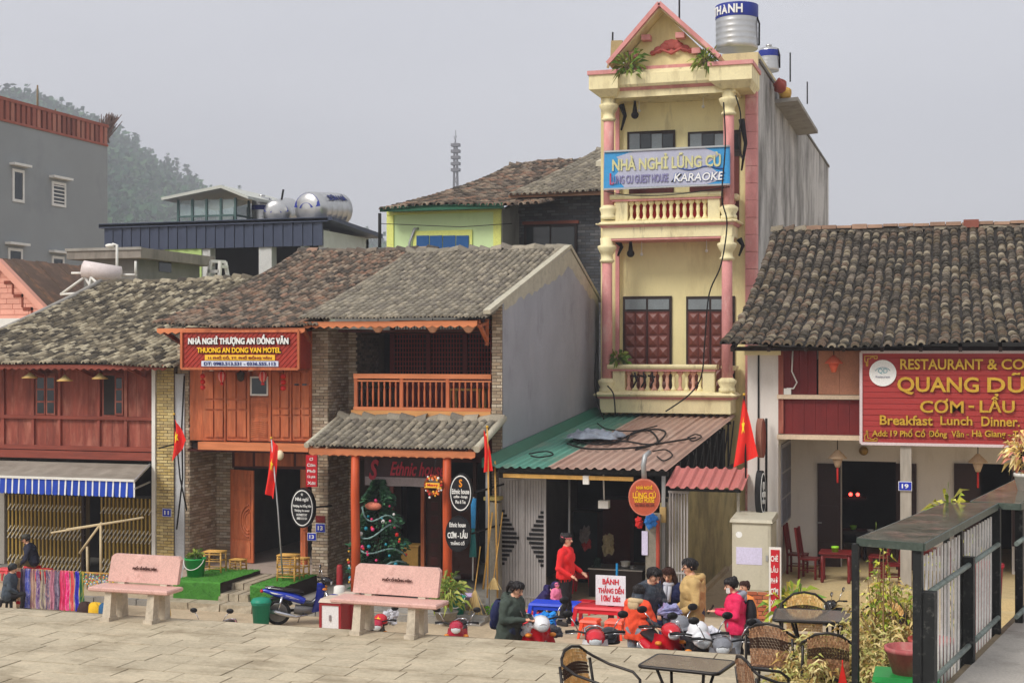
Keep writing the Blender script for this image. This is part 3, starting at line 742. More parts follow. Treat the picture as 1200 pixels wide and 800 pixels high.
# green house with tiled roof
t = thing('green_house', 'light green upper house with brown tiled roof and blue shutter', 'house', (-17, 50, 0))
Y = 46.; gw = M('green_render', (208,230,172), var=.06, vs=.6, grain=.06, stain=((180,206,140), .3, 1, (1,1,.4)), bump=.05); gy = M('green_yellow', (226,230,130), var=.06, bump=.05)
xa = P(453, 300, Y).x; xb = P(587, 300, Y).x; zt = P(520, 246, Y).z
b = MB(); b.box(xa, xb, Y, 58, 0, zt); part('wall', b, gw, t)
b = MB(); b.prism([(Y, zt-.1), (58, zt-.1), (60.9, zt+.2), (59.5, P(600,186,59).z-.3)], xb-.15, xb+.02, 'yz'); part('gable', b, M('grey_gable', (160,160,152), var=.12, stain=((110,108,104), .4, 1, (1,1,.4))), t)
b = MB(); b.box(xb, xb+.05, Y+.02, 58, 0, zt); part('side_wall', b, MATS['grey_gable'], t)
for x0, x1 in ((453,461),(578,587)): fbox('corner_pilaster', t, gy, x0, 246, x1, 330, Y-.05, .2)
fbox('string_course', t, gy, 453, 247, 587, 250, Y-.08, .1)
fw = fbox('window', t, gy, 484, 270, 553, 300, Y-.06, .08)
for k in range(4): x0 = 488+k*15.5; fbox('shutter', fw, M('shutter_blue', (30,84,140), var=.15, rough=.4), x0, 276, x0+14.5, 300, Y-.09-.01*(k%2), .04)
fbox('eave_board', t, M('eave_green', (46,96,72), var=.15), 445, 240, 590, 246, Y-.75, .06)
prof_g = tile_roof(t, P(443,243,45.2).x, P(592,243,45.2).x+1.2, (45.2, P(520,243,45.2).z), (60.5, PX(573,182,P(443,243,45.2).x).z), .26, 30, tile_br, 0, sag=.25, h=.1, wob=.04, lift=.06, seed=5)
b = MB(); b.tube([P(490,268,46), P(486,268,45.9), P(480,285,45.9), P(480,300,45.9)], .05, 5); solo('vent_pipe', b, galv, 'bent grey pipe on the light green wall', 'pipe')
# dark brick house
t = thing('dark_brick_house', 'dark grey brick house between the green house and the yellow guesthouse', 'house', (-12, 51, 0))
Y = 48.; dkb = M('dark_brick', (92,94,98), cols=[(92,94,98),(78,80,84),(108,108,110),(86,84,84)], var=.15, grain=.15, rnd=.1)
xa = P(606, 300, Y).x; xb = xa+7.5; zt = P(650, 230, Y).z
b = MB(); b.box(xa, xb, Y, 60, 0, zt); part('wall', b, M('dark_render', (66,66,68), var=.15), t)
bricks(t, (xa, Y), (1,0,0), P(712,300,Y).x-xa, 5.5, zt, (0,-1,0), dkb, None, bw=.3, bh=.09, gap=.016)
fw = fbox('window', t, wood_black, 614, 262, 676, 316, Y-.08, .06)
for k in range(2): fbox('pane', fw, glassd, 617+k*29, 266, 644+k*29, 316, Y-.1, .03)
fbox('lintel', t, redbrick, 612, 259, 678, 262.5, Y-.1, .1)
fbox('eave_board', t, M('old_eave', (150,112,86), var=.2), 596, 225, 712, 230, Y-.9, .06)
xl = P(595,229,47).x
tile_roof(t, xl, xl+7.6, (47., P(650,227,47).z), (60., P(690,176,60).z), .24, 26, tile_gr, 0, sag=.1, h=.09, wob=.02, seed=6)
b = MB(); y_, z_ = 47+13*.55, P(650,227,47).z+(P(690,176,60).z-P(650,227,47).z)*.55
b.hexa([(xl+1.4, y_, z_+.0), (xl+4.6, y_, z_), (xl+4.6, y_+2.6, z_+.62), (xl+1.4, y_+2.6, z_+.62), (xl+1.4, y_, z_+.2), (xl+4.6, y_, z_+.2), (xl+4.6, y_+2.6, z_+.86), (xl+1.4, y_+2.6, z_+.86)]); part('skylight', b, M('skylight', (198,190,168), var=.1), t)
# ------------------------------------------------------------------ the row of old shop houses
YF = 33.
def wallbox(t, name, mat, x0, x1, y0, y1, z0, z1, **k): return part(name, MB().box(x0, x1, y0, y1, z0, z1), mat, t, **k)
def scallop(t, mat, x0, x1, y, z, h=.14, n=None, name='eave_board'):
    n = n or int((x1-x0)/.22); w = (x1-x0)/n; poly = [(x0, z+h), (x1, z+h)]
    for i in range(n, 0, -1): poly += [(x0+i*w-.01, z), (x0+(i-.5)*w, z-.05), (x0+(i-1)*w+.01, z)]
    part(name, MB().prism(poly, y, y+.04), mat, t)
def conical_hat(sx, sy, Y, r, label, h=.2, mat=None, group='conical hats hung under the eaves'):
    p = P(sx, sy, Y); b = MB(); b.lathe([(r, 0), (r*.98, .015), (r*.5, h*.52), (.015, h), (0, h)], p, 18)
    t = thing('conical_hat', label, 'hat', p, group); part('shade', b, mat or strawm, t)
    b = MB(); b.tube([p+Vector((0,0,h)), p+Vector((0,0,h+.28))], .008, 4); part('cord', b, cable, t)
    b = MB(); b.lathe([(r*.97, 0), (r*1.0, .012), (r*1.0, .02), (r*.97, .03)], p, 18); part('rim', b, bamboo, t)
    return t
# ---- house 1: red timber shop, left edge
X0, X1 = -26.7, P(182, 400, YF).x
t = H1 = thing('timber_shop_house', 'old red timber upper floor above folding gates, grey tiled roof, left edge', 'house', (-23, YF, 0))
zc = lambda y, x=90, Y=YF: P(x, y, Y).z
wallbox(t, 'side_wall', conc, X0, X0+.25, YF+.1, 41.5, 0, 5.5); wallbox(t, 'rear_wall', conc, X0, X1+1.2, 41.2, 41.4, 0, 7.4)
wallbox(t, 'upper_wall', wood_red, X0+.25, X1, YF+.09, YF+.14, zc(522), zc(427)); wallbox(t, 'floor_slab', wood_black, X0+.25, X1, YF+.15, 43, zc(540), zc(526))
wallbox(t, 'ground_floor_slab', conc, X0, X1, YF-.4, 43, -.02, .14)
wallbox(t, 'inner_wall', inner, X0+.25, X1, 36, 36.1, .14, zc(540))
xs = [-60, -28, 4, 38, 68, 116, 119.5, 148, 181.5]
def vpost(x, y0, y1, wpx=2.6, Y=YF, mat=wood_red, d=.1, name='post'): fbox(name, t, mat, x-wpx/2, y0, x+wpx/2, y1, Y-.04, d)
for x in (-28, 3, 38, 69, 115, 147, 181): vpost(x, 427, 523, 3.2)
for (y0, y1) in ((487, 491), (522, 527), (428, 431)):
    a_, b_, z0, z1 = R(-60, y0, 182.5, y1, YF); z0, z1 = zc(y1), zc(y0); wallbox(t, 'rail', wood_redh, a_, b_, YF-.07, YF+.08, z0, z1)
wallbox(t, 'floor_beam', wood_redh, X0+.25, X1+.02, YF-.12, YF+.08, zc(537), zc(528))
for x0, x1 in ((-26,1.5),(5,36.5),(70.5,113.5),(149,179.5)):       # vertical boards between the posts
    a_, b_, _, _ = R(x0, 0, x1, 1, YF); planks(t, a_, b_, YF+.03, zc(487), zc(431), max(2, round((b_-a_)/.27)), wood_red, .05, name='board', gap=.004, proud=.006); 
for x0, x1 in ((-26,1.5),(5,36.5),(40,67.5),(70.5,113.5),(116.5,145.5),(149,179.5)):
    a_, b_, _, _ = R(x0, 0, x1, 1, YF); planks(t, a_, b_, YF+.03, zc(522), zc(491), max(2, round((b_-a_)/.4)), wood_red, .05, name='board', gap=.004, proud=.006)
for (x0, x1, openl) in ((40,66.5,False),(120,146,True)):
    f = fbox('window', t, wood_red, x0, 437, x1, 490, YF-.0, .05)
    fbox('opening', f, inner, x0+1.5, 440, x1-1.5, 486, YF-.012, .03)  # dark sheet in the frame; the room's shade is put into its colour
    for k in range(2):
        if openl and k == 0: continue
        xa_ = x0+1.5+k*(x1-x0-3)/2; xb_ = xa_+(x1-x0-3)/2
        if openl: xa_ -= -1; 
        sh = fbox('sash', f, wood_red, xa_+.4, 440, xb_-.4, 486, YF-.045, .03)
        for j in range(3): fbox('pane', f, glassd, xa_+2, 442.5+j*14.5, xb_-2, 455+j*14.5, YF-.05, .02)
scallop(t, wood_redh, X0, X1+.9, 32.05, P(100,428,32.05).z-.08, .1)
for x in (30, 90, 150):
    a_ = P(x, 430, 32.2); part('eave_bracket', MB().beam((a_.x, YF, a_.z-.25), (a_.x, 32.1, a_.z), .07, .1), wood_red, t)
# yellow brick pier with number plate and pipe
pA, pB = P(186, 400, YF).x, P(206, 400, YF).x
wallbox(t, 'brick_pier', mortar, pA, pB, YF-.1, YF+.6, 0, zc(430, 195)); bricks(t, (pA, YF-.1), (1,0,0), pB-pA, 0.02, zc(431,195), (0,-1,0), bricky, mortar, seed=11)
wallbox(t, 'corner_strip', whitep, P(181.5,400,YF).x, P(185.5,400,YF).x, YF-.16, YF-.02, 0.1, zc(432, 184))
wallbox(t, 'downpipe_panel', M('pale_blue_render', (186,188,190), var=.12, stain=((150,140,120), .4, 1.5, (1,1,.3))), P(206,400,YF).x, P(217,400,YF).x, YF-.05, YF+.3, 0, zc(438, 210))
# awning
aw = thing('shop_awning', 'faded grey awning with blue and white striped valance over the gates', 'awning', P(90, 560, 32))
Ya = 31.2; a_, b_ = P(-60, 0, Ya).x, P(158, 0, Ya).x; b2 = P(178, 0, YF).x; zf = P(80, 560.5, Ya).z; zb = P(80, 541, YF).z; awm = M('awning_top', (150,142,130), var=.2, stain=((112,104,92), .5, 1.5, (.4,1,1)), rough=.9)
nr = 30
b = MB(); b.grid(lambda u, v: (a_+(b_-a_)*u+(b2-b_)*u*v, Ya+(YF-.1-Ya)*v, zf+(zb-zf)*v-.05*math.sin(v*3.14)*(.6+.4*math.sin(u*60))), 60, 8); part('canvas', b, awm, aw)
wv, bv = M('valance_white', (228,228,226), var=.06), M('valance_blue', (30,66,168), var=.1)
zv0 = P(80, 579, Ya).z; ns = 28
for i in range(ns):
    x0 = a_+(b_-a_)*i/ns; x1 = a_+(b_-a_)*(i+1)/ns; m_ = x0+(x1-x0)*.78
    for (p_, q_, mm) in ((x0, m_, bv), (m_, x1, wv)):
        b = MB(); dy = random.uniform(-.02, .02); b.add([(p_, Ya, zf), (q_, Ya, zf), (q_, Ya-.02+dy, zv0), ((p_+q_)/2, Ya-.02+dy, zv0-.03), (p_, Ya-.02+dy, zv0), (p_, Ya+.012, zf), (q_, Ya+.012, zf), (q_, Ya-.008+dy, zv0), ((p_+q_)/2, Ya-.008+dy, zv0-.03), (p_, Ya-.008+dy, zv0)], [(0,1,2,3,4), (9,8,7,6,5)])
        part('valance_strip', b, mm, aw)
b = MB(); b.beam((a_, Ya-.012, zf+.0), (b_, Ya-.012, zf+.0), .05, .06); part('front_bar', b, whitep, aw)
b = MB(); b.beam((b_, Ya, zf-.0), (b2, YF-.1, zb), .05); b.beam((b_, Ya, zf-.2), (b2, YF-.1, zf-.2), .04); part('side_bar', b, galv, aw)
# folding gates
gm = M('gate_ochre', (170,142,70), var=.2, grain=.15, rough=.55, metal=.2); gl = M('gate_link', (192,186,168), var=.15, metal=.3, rough=.5)
zt_, zb_ = P(50, 580, YF).z, .16
for gi, (x0, x1, lb) in enumerate(((6, 96, 'ochre folding lattice gate, left of the dark gap'), (115, 181, 'ochre folding lattice gate, right of the dark gap'))):
    g = thing('folding_gate', lb, 'gate', (P((x0+x1)/2, 0, YF).x, YF, .14), 'folding shop gates')
    xa_, xb_ = P(x0, 0, YF).x, P(x1, 0, YF).x; n = round((x1-x0)/4.6)
    for i in range(n):
        x = xa_+(xb_-xa_)*(i+.5)/n; part('gate_bar', MB().box(x-.022, x+.022, YF+.06, YF+.1, zb_, zt_), gm, g)
    lk_ = MB()
    for zz in (zt_-.35, zt_-.95, zt_-1.12, zt_-1.75, zt_-1.95, zt_-2.3):
        for i in range(n):
            x = xa_+(xb_-xa_)*(i+.5)/n; d_ = (xb_-xa_)/n; lk_.beam((x-.02, YF+.04, zz-.09), (x+d_*.9, YF+.04, zz+.09), .03, .012, (0,1,0))
    part('gate_links', lk_, gl, g, kind='stuff')
    part('gate_track', MB().box(xa_, xb_, YF+.02, YF+.14, zt_, zt_+.07), black_metal, g)
    part('gate_backing', MB().box(xa_, xb_, YF+.35, YF+.38, zb_, zt_), M('gate_sheet', (104,88,56), var=.25), g)
fbox('doorway_post', H1, conc, -8, 575, 5, 660, YF, .3); fbox('doorway_post', H1, wood_black, 95, 578, 98, 676, YF, .1)
tile_roof(H1, -26.95, P(205,427,32).x, (32., P(100,427,32).z), (40.6, P(150,331,40.6).z), .19, 40, tile_mid, 0, sag=.12, h=.065, wob=.035, lift=.06, jit=.015, seed=21)
b = MB(); b.prism([(YF, zc(440)), (41, zc(440)), (40.6, P(150,331,40.6).z-.15), (YF, zc(428))], X0, X0+.2, 'yz'); part('gable', b, conc, H1); b = MB(); b.tube([(-26.93, 32+8.6*u, P(100,427,32).z+(P(150,331,40.6).z-P(100,427,32).z)*u-.12*4*u*(1-u)+.05) for u in np.linspace(0, 1, 9)], .09, 7); part('verge', b, conc, H1)
for i, (x, y, lb) in enumerate(((35,443,'straw conical hat under the left timber eave, leftmost'),(76,446.5,'straw conical hat in the middle under the left timber eave'),(117,444,'straw conical hat right above the half open timber window'))): conical_hat(x, y, 32.4, .21, lb, .17)

# ---- number plates
def plate(num, x0, y0, x1, y1, Y, label):
    a_, b_, z0, z1 = R(x0, y0, x1, y1, Y); t = thing('number_plate', label, 'sign', ((a_+b_)/2, Y, z0), 'blue house number plates')
    part('plate', MB().box(a_, b_, Y-.02, Y, z0, z1), bluep, t); part('border', MB().box(a_-.012, b_+.012, Y-.012, Y+.002, z0-.012, z1+.012), lwhite, t)
    text(num, t, lwhite, ((a_+b_)/2, Y-.024, (z0+z1)/2), (b_-a_)*.55, (z1-z0)*.55, bold=.03, depth=.008); return t
plate('11', 191, 596, 200.5, 604.5, YF-.12, 'blue number plate 11 on the yellow brick pier')

# ---- house 2: motel
t = H2 = thing('motel_house', 'brick and orange timber motel with carved doors under a brown tiled roof', 'house', (-17, YF, 0))
xl, xr = P(217, 0, YF).x, P(366, 0, YF).x
zc2 = lambda y, Y=YF, x=300: P(x, y, Y).z
wl = P(222, 0, YF).x; YR = 34.4
wallbox(t, 'left_wall', mortar, wl-.35, wl, YF, 41, 0, zc2(392)); bricks(t, (wl, YF), (0,1,0), YR-YF+.1, .02, zc2(396), (1,0,0), brick, mortar, seed=31); bricks(t, (wl-.35, YF), (1,0,0), .35, .02, zc2(396), (0,-1,0), brick, mortar, seed=32)
# right pier, shared with the cafe
pl, pr = P(366, 0, YF).x, P(384, 0, YF).x
wallbox(t, 'right_wall', mortar, pl, pr, YF+.001, 41, 0, zc2(385, YF, 375)); bricks(t, (pl, YF), (1,0,0), pr-pl, .02, zc2(385, YF, 375), (0,-1,0), brick, mortar, seed=33)
bricks(t, (pr, YF), (0,1,0), 1.35, .02, zc2(380, YF, 385), (1,0,0), brick, mortar, seed=34)
bricks(t, (pl, YF), (0,1,0), 1.3, .02, zc2(520), (-1,0,0), brick, mortar, seed=35)
# upper floor: timber leaf wall
zu0, zu1 = zc2(517), zc2(432)
wallbox(t, 'upper_wall', wood_or, wl, pl, YF+.0, YF+.06, zu0, zc2(386)); wallbox(t, 'floor_beam', wood_orh, P(233,0,YF-.25).x, pl+.02, YF-.3, YF+.1, zc2(527), zc2(518)); wallbox(t, 'beam_shadow_strip', wood_dark, wl, pl, YF-.1, YF+.2, zc2(530), zc2(527.3))  # last box: dark strip standing in for the shadow under the beam
wallbox(t, 'floor_slab', wood_black, wl, pl, YF+.1, 41, zc2(530), zc2(520)); wallbox(t, 'rear_wall', conc, wl-.35, pr, 43, 43.2, 0, 7.8)
def panel_leaf(name, x0, x1, y0, y1, Y, mat, rows, t=t, diag=False):
    f = fbox(name, t, mat, x0, y0, x1, y1, Y, .04)
    w_ = x1-x0; yy = y0+2
    for h_ in rows:
        hh = (y1-y0-4)*h_
        if diag:
            a_, b_, z0, z1 = R(x0+2, yy, x1-2, yy+hh-1.5, Y-.006); mm = MB(); n = 9
            mid = (a_+b_)/2
            for k in range(n):
                zz = z0+(z1-z0)*k/n; s_ = (z1-z0)/n; sg = 1 if k < n/2 else -1
                if zz+s_*1.6 < z1: mm.hexa([(a_,Y,zz),(mid,Y,zz+s_*.7),(mid,Y-.02,zz+s_*.7),(a_,Y-.02,zz),(a_,Y,zz+s_*.6),(mid,Y,zz+s_*1.3),(mid,Y-.02,zz+s_*1.3),(a_,Y-.02,zz+s_*.6)]); mm.hexa([(mid,Y,zz+s_*.7),(b_,Y,zz),(b_,Y-.02,zz),(mid,Y-.02,zz+s_*.7),(mid,Y,zz+s_*1.3),(b_,Y,zz+s_*.6),(b_,Y-.02,zz+s_*.6),(mid,Y-.02,zz+s_*1.3)])
            part('herringbone', mm, mat, f)
        else:
            n = 1 if w_ < 14 else 2
            for k in range(n): 
                xa_ = x0+2+k*(w_-4)/n+ (1 if k else 0); xb_ = x0+2+(k+1)*(w_-4)/n-(1 if k < n-1 else 0)
                fbox('panel', f, mat, xa_, yy, xb_, yy+hh-2.2, Y-.04, .042)
        yy += hh
    return f
for x0, x1 in ((238,263),(264,290)): panel_leaf('carved_leaf', x0, x1, 434, 516, YF-.07, wood_or, (.42,.16,.42))
panel_leaf('herringbone_leaf', 292, 315, 466, 516, YF-.07, wood_or, (.48,.52), diag=True)
for x0, x1 in ((317,340),(341,364)): panel_leaf('carved_leaf', x0, x1, 434, 516, YF-.07, wood_or, (.2,.36,.1,.34))
for x0, x1 in ((262.6,264.4),(289.6,292.4),(314.6,317.4),(339.6,341.4)): fbox('mullion', t, wood_or, x0, 433, x1, 517, YF-.11, .06)
fw = fbox('window', t, whitep, 293, 441, 314, 463.5, YF-.09, .04); fbox('pane', fw, glassd, 295, 443, 312, 461.5, YF-.1, .02)
for x0 in (345,354): fbox('small_pane', t, glassd, x0, 443, x0+5, 455, YF-.098, .02)
# ground floor
zg = .5
wallbox(t, 'ground_floor_slab', M('terrazzo_step', (176,160,148), var=.15, stain=((130,116,104), .4, 2, (1,1,1))), wl, pl, YF-.35, 41, -.05, zg)
bl = P(252, 0, YR).x; b2_ = P(274, 0, YR).x
wallbox(t, 'inner_pier', mortar, wl, b2_, YR+.02, YR+.3, 0, zc2(527, YR)); bricks(t, (wl, YR+.02), (1,0,0), b2_-wl, .02, zc2(527, YR), (0,-1,0), brick, mortar, seed=36)
f = fbox('door_header', t, wood_dark, 272, 526, 372, 549, YR, .12)
for k in range(4): fbox('panel', f, wood_or, 275+k*24, 530, 296+k*24, 546, YR-.03, .03)
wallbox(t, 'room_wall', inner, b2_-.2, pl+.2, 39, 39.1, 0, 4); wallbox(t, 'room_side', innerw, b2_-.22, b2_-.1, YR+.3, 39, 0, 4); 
# open carved leaf, swung out a little
hp = P(272, 0, YR-.05).x; z0, z1 = zg+.02, zc2(550, YR); an = math.radians(-14); wd = P(298,0,YR).x-P(271,0,YR).x+.12
lf = thing('carved_door_leaf', 'open orange carved wooden door leaf at the motel entrance', 'door', (hp, YR-.08, zg))
def dl(u, o, z): return (hp+u*math.cos(an)+o*math.sin(an), YR-.08+u*math.sin(an)-o*math.cos(an), z)
def dbox(mb, u0, u1, o0, o1, za, zb): mb.hexa([dl(u0,o0,za),dl(u1,o0,za),dl(u1,o1,za),dl(u0,o1,za),dl(u0,o0,zb),dl(u1,o0,zb),dl(u1,o1,zb),dl(u0,o1,zb)])
b = MB(); dbox(b, 0, wd, 0, .05, z0, z1); part('leaf', b, wood_or, lf)
for za, zb in ((.05,.22),(.25,.55),(.58,.78),(.82,.96)):
    b = MB(); dbox(b, .09, wd-.09, .05, .07, z0+(z1-z0)*za, z0+(z1-z0)*zb); part('panel', b, wood_or, lf)
b = MB(); cz_ = z0+(z1-z0)*.45
for rr in (.18, .24, .31): b.tube([dl(wd-.11-abs(rr*math.cos(a_)), .075, cz_+rr*1.4*math.sin(a_)) for a_ in np.linspace(-1.5, 1.5, 14)], .026, 6)
part('carved_ring', b, wood_or, lf)
panel_leaf('door_leaf', 352, 360, 550, 672, YR-.02, wood_or, (.3,.3,.4))
# fascia
fbox('eave_wall', t, wood_dark, 217, 383, 372, 392, YF-.0, .1)
tile_roof(t, P(178,382,32).x, P(358,382,32).x+.35, (32., P(280,382,32).z), (40.6, P(400,296,40.6).z), .18, 42, tile_br, 0, sag=.1, h=.065, wob=.04, lift=.06, jit=.015, seed=22)
scallop(t, wood_orh, P(182,382,32).x, P(356,382,32).x, 32.06, P(280,386,32.06).z-.06, .1)
for x in (196, 226): a_ = P(x, 388, 32.3); part('eave_bracket', MB().beam((a_.x, YF, a_.z-.3), (a_.x, 32.1, a_.z), .07, .1), wood_red, t)
# sign box
s = thing('motel_sign_board', 'long red boxed wooden sign board with white and yellow motel lettering', 'sign', P(283, 432, 32))
Ys = 31.95; sbm = M('sign_red_wood', (158,52,40), var=.2, vs=2, grain=.25, gs=10, rough=.5)
a_, b_, z0, z1 = R(213, 432, 350, 389, Ys); z1 = P(283, 388, Ys).z; b3 = P(364, 0, YF-.1).x
b = MB(); b.hexa([(a_,Ys+.03,z0),(b_,Ys+.03,z0),(b3,YF-.1,z0),(a_,YF-.1,z0),(a_,Ys+.03,z1),(b_,Ys+.03,z1),(b3,YF-.1,z1),(a_,YF-.1,z1)]); part('box', b, sbm, s)
for i in range(34):                                   # diagonal slats on the face
    u = (i-9)/25*(b_-a_); p0 = (a_+u, z0+.0); L_ = z1-z0
    x0_, x1_ = p0[0], p0[0]+L_; w_ = (b_-a_)/25*.82
    pts = []
    def cl(x, z): return (min(max(x, a_), b_), z)
    ta = max(0, (a_-x0_)/L_); tb = min(1, (b_-w_-x0_)/L_)
    if tb-ta > .08: part('slat', MB().prism([(x0_+ta*L_, z0+ta*L_), (x0_+ta*L_+w_, z0+ta*L_), (x0_+tb*L_+w_, z0+tb*L_), (x0_+tb*L_, z0+tb*L_)], Ys+.012, Ys+.032), sbm, s)
for (p_, q_) in (((a_, z0), (b_, z0)), ((a_, z1), (b_, z1)), ((a_, z0), (a_, z1)), ((b_, z0), (b_, z1))): part('frame_rail', MB().beam((p_[0], Ys-.002*(p_[0] == q_[0]), p_[1]), (q_[0], Ys-.002*(p_[0] == q_[0]), q_[1]), .06, .06, (0,1,0)), wood_or, s)
b = MB(); b.add([(b_+.05,Ys+.05,z0+.05),(b3-.03,YF-.15,z0+.05),(b3-.03,YF-.15,z1-.05),(b_+.05,Ys+.05,z1-.05)], [(0,1,2,3)])
ftext('NHÀ NGHỈ THƯỢNG AN ĐỒNG VĂN', s, lblack, 220.8, 392.5, 338.8, 405.6, Ys-.012, bold=.05, depth=.01); ftext('NHÀ NGHỈ THƯỢNG AN ĐỒNG VĂN', s, lwhite, 221, 392, 338, 405, Ys-.035, bold=.028, depth=.02)
ftext('THUONG AN DONG VAN MOTEL', s, lblack, 231, 407.6, 330, 414, Ys-.012, bold=.055, depth=.01); ftext('THUONG AN DONG VAN MOTEL', s, lyellow, 231, 407, 329, 413.3, Ys-.035, bold=.03, depth=.02)
pb = M('plate_yellow', (240,190,60), var=.05, bump=0); fbox('address_plate', s, pb, 240, 415.6, 322, 422, Ys-.02, .03); ftext('11 PHỐ CỔ, TT. PHỐ ĐỒNG VĂN', s, rustw, 244, 416.6, 318, 421, Ys-.03, bold=.02, depth=.01)
fbox('phone_plate', s, M('plate_pale', (206,212,226), var=.05, bump=0), 236, 422.8, 326, 429.3, Ys-.02, .03); ftext('DT: 0983.513.531 - 0336.555.113', s, lnavy, 239, 424, 323, 428.2, Ys-.03, bold=.025, depth=.01)
for k, x in enumerate((248, 294)): b = MB(); b.lathe([(.0,0),(.06,.0),(.06,.03),(0,.03)], P(x, 434.5, 32.3), 12); part('spot_lamp', b, whitep, s)

# lanterns
lanr = M('lantern_red', (206,44,40), var=.1, rough=.5, bump=0); lanw = M('lantern_pale', (220,150,140), var=.1, bump=0)
def lantern(sx, y0, y1, Y, wpx, label, kind):
    p = P(sx, y1, Y); q = P(sx, y0, Y); h = q.z-p.z; r = wpx/2/1650*37
    t = thing('red_lantern', label, 'lantern', p, 'lanterns under the motel sign')
    if kind == 'string':
        for k in range(3):
            b = MB(); b.ball(p+Vector((0,0,h*(.16+.33*k))), (r, r, h*.15), 12, 8); part('paper_globe', b, lanr, t)
        b = MB(); b.tube([p, q+Vector((0,0,.25))], .01, 4); part('cord', b, cable, t)
    else:
        for k in range(12):
            a1, a2 = 2*math.pi*k/12, 2*math.pi*(k+1)/12; b = MB()
            pr_ = [(r*.35, h*.2), (r*.8, h*.38), (r, h*.62), (r*.85, h*.82), (r*.4, h*.95)]
            b.add([(p.x+rr*math.cos(a), p.y+rr*math.sin(a), p.z+zz) for rr, zz in pr_ for a in (a1, a2)], [(2*i, 2*i+1, 2*i+3, 2*i+2) for i in range(4)], True); part('gore', b, lanr if k % 2 else lanw, t)
        b = MB(); b.lathe([(r*.4, h*.95), (r*.4, h), (0, h)], p, 10); b.tube([p+Vector((0,0,h)), p+Vector((0,0,h+.2))], .01, 4); part('cap', b, cable, t)
        b = MB(); b.tube([p+Vector((0,0,h*.2)), p], [.03, .05], 6); part('tassel', b, lanr, t)
lantern(237.5, 437, 457, 32.5, 6, 'string of three small red lanterns at the left end of the motel front', 'string'); lantern(260, 434, 451, 32.4, 10, 'striped red lantern under the left half of the motel sign', 'pod')
lantern(308, 434, 451, 32.4, 10, 'striped red lantern in front of the small motel window', 'pod'); lantern(332, 437, 458, 32.5, 6.5, 'string of three red lanterns right of the small motel window', 'string')
t = thing('wall_lamp', 'small black lamp below the middle of the motel sign', 'lamp', P(282, 448, YF-.2))
p = P(282, 447, YF-.25); b = MB(); b.lathe([(.02,0),(.09,.05),(.11,.22),(.03,.27),(0,.27)], p, 8); part('lamp_glass', b, M('lamp_glass', (70,66,60), bump=0), t); b = MB(); b.tube([p+Vector((0,.0,.27)), p+Vector((0,.0,.34)), p+Vector((0,.2,.34))], .02, 5); part('bracket', b, cable, t)
p = P(328, 533, YF-.35); t = thing('porch_lamp', 'round pale lamp under the motel floor beam', 'lamp', p); b = MB(); b.ball(p, (.11,.09,.13)); part('globe', b, M('globe', (240,226,190), var=.03, bump=0), t); b = MB(); b.tube([p, p+Vector((0,.3,.12))], .02, 5); part('arm', b, cable, t)

# oval black motel sign on a bracket, red vertical sign and plates
def oval_sign(label, sx, sy, wpx, hpx, Y, lines, turn=0, rim=blackp, face=M('sign_black', (30,30,34), var=.08, bump=0, rough=.4), rimw=.05, bracket=None, ring=True):
    p = P(sx, sy, Y); k = FPX/((p-cam.location).dot(Vector((-st, ct, 0)))); rx, rz = wpx/2/k, hpx/2/k
    t = thing('oval_sign', label, 'sign', p); rt = Vector((math.cos(turn), math.sin(turn), 0)); up = Vector((0,0,1)); n = rt.cross(up)   # n = outwards
    n = Vector((math.sin(turn), -math.cos(turn), 0)); rx = rx/abs(math.cos(turn-YAW)) if abs(turn) < 1.2 else rx
    def ring_(r0, r1, o0, o1, N=32):
        b = MB(); V = []; 
        for i in range(N):
            a = 2*math.pi*i/N
            for (rr, oo) in ((r0, o1), (r1, o1), (r1, o0)): V.append(p+rt*math.cos(a)*rx*rr+up*math.sin(a)*rz*rr+n*oo)
        F = []
        for i in range(N):
            j = (i+1) % N; F += [(3*i, 3*i+1, 3*j+1, 3*j), (3*i+1, 3*i+2, 3*j+2, 3*j+1)]
        return b.add(V, F)
    b = MB(); N = 32; o = .07
    b.add([p+rt*math.cos(2*math.pi*i/N)*rx+up*math.sin(2*math.pi*i/N)*rz+n*s_ for s_ in (o, -o) for i in range(N)], [tuple(range(N)), tuple(range(2*N-1, N-1, -1))]+[(i, i+N, (i+1) % N+N, (i+1) % N) for i in range(N)])
    part('sign_body', b, rim, t)
    b = MB(); b.add([p+rt*math.cos(2*math.pi*i/N)*rx*.93+up*math.sin(2*math.pi*i/N)*rz*.93+n*(o+.004) for i in range(N)], [tuple(range(N))]); part('sign_face', b, face, t)
    if ring: part('sign_ring', ring_(.84, .9, o, o+.012), lwhite, t)
    for (s_, cx, cy, w_, h_, mt) in lines: text(s_, t, mt, p+rt*cx*rx+up*cy*rz+n*(o+.014), w_*rx*2, h_*rz*2, right=rt, bold=.022, depth=.014)
    if bracket:
        b = MB(); b.tube([p+Vector(q) for q in bracket], .025, 6); part('bracket', b, cable, t)
    return t
oval_sign('black oval motel sign with white lettering beside the brick pier', 355.5, 594.5, 29, 47, 32.2, [('Nhà nghỉ', 0, .42, .55, .12, lwhite), ('Thượng An Đồng Văn', 0, .1, .78, .09, lwhite), ('Thượng An motel', 0, -.14, .62, .07, lwhite), ('HOMESTAY', 0, -.34, .45, .06, lwhite), ('0983 513 531', 0, -.52, .42, .06, lwhite), ('★', 0, .68, .12, .08, lwhite)], bracket=[(.1,0,.0),(.5,.6,.0)])
t = thing('red_vertical_sign', 'narrow red vertical sign with faded white writing beside the motel pier', 'sign', P(366, 570, 32.6)); a_, b_, z0, z1 = R(359, 570, 372, 533, 32.6)
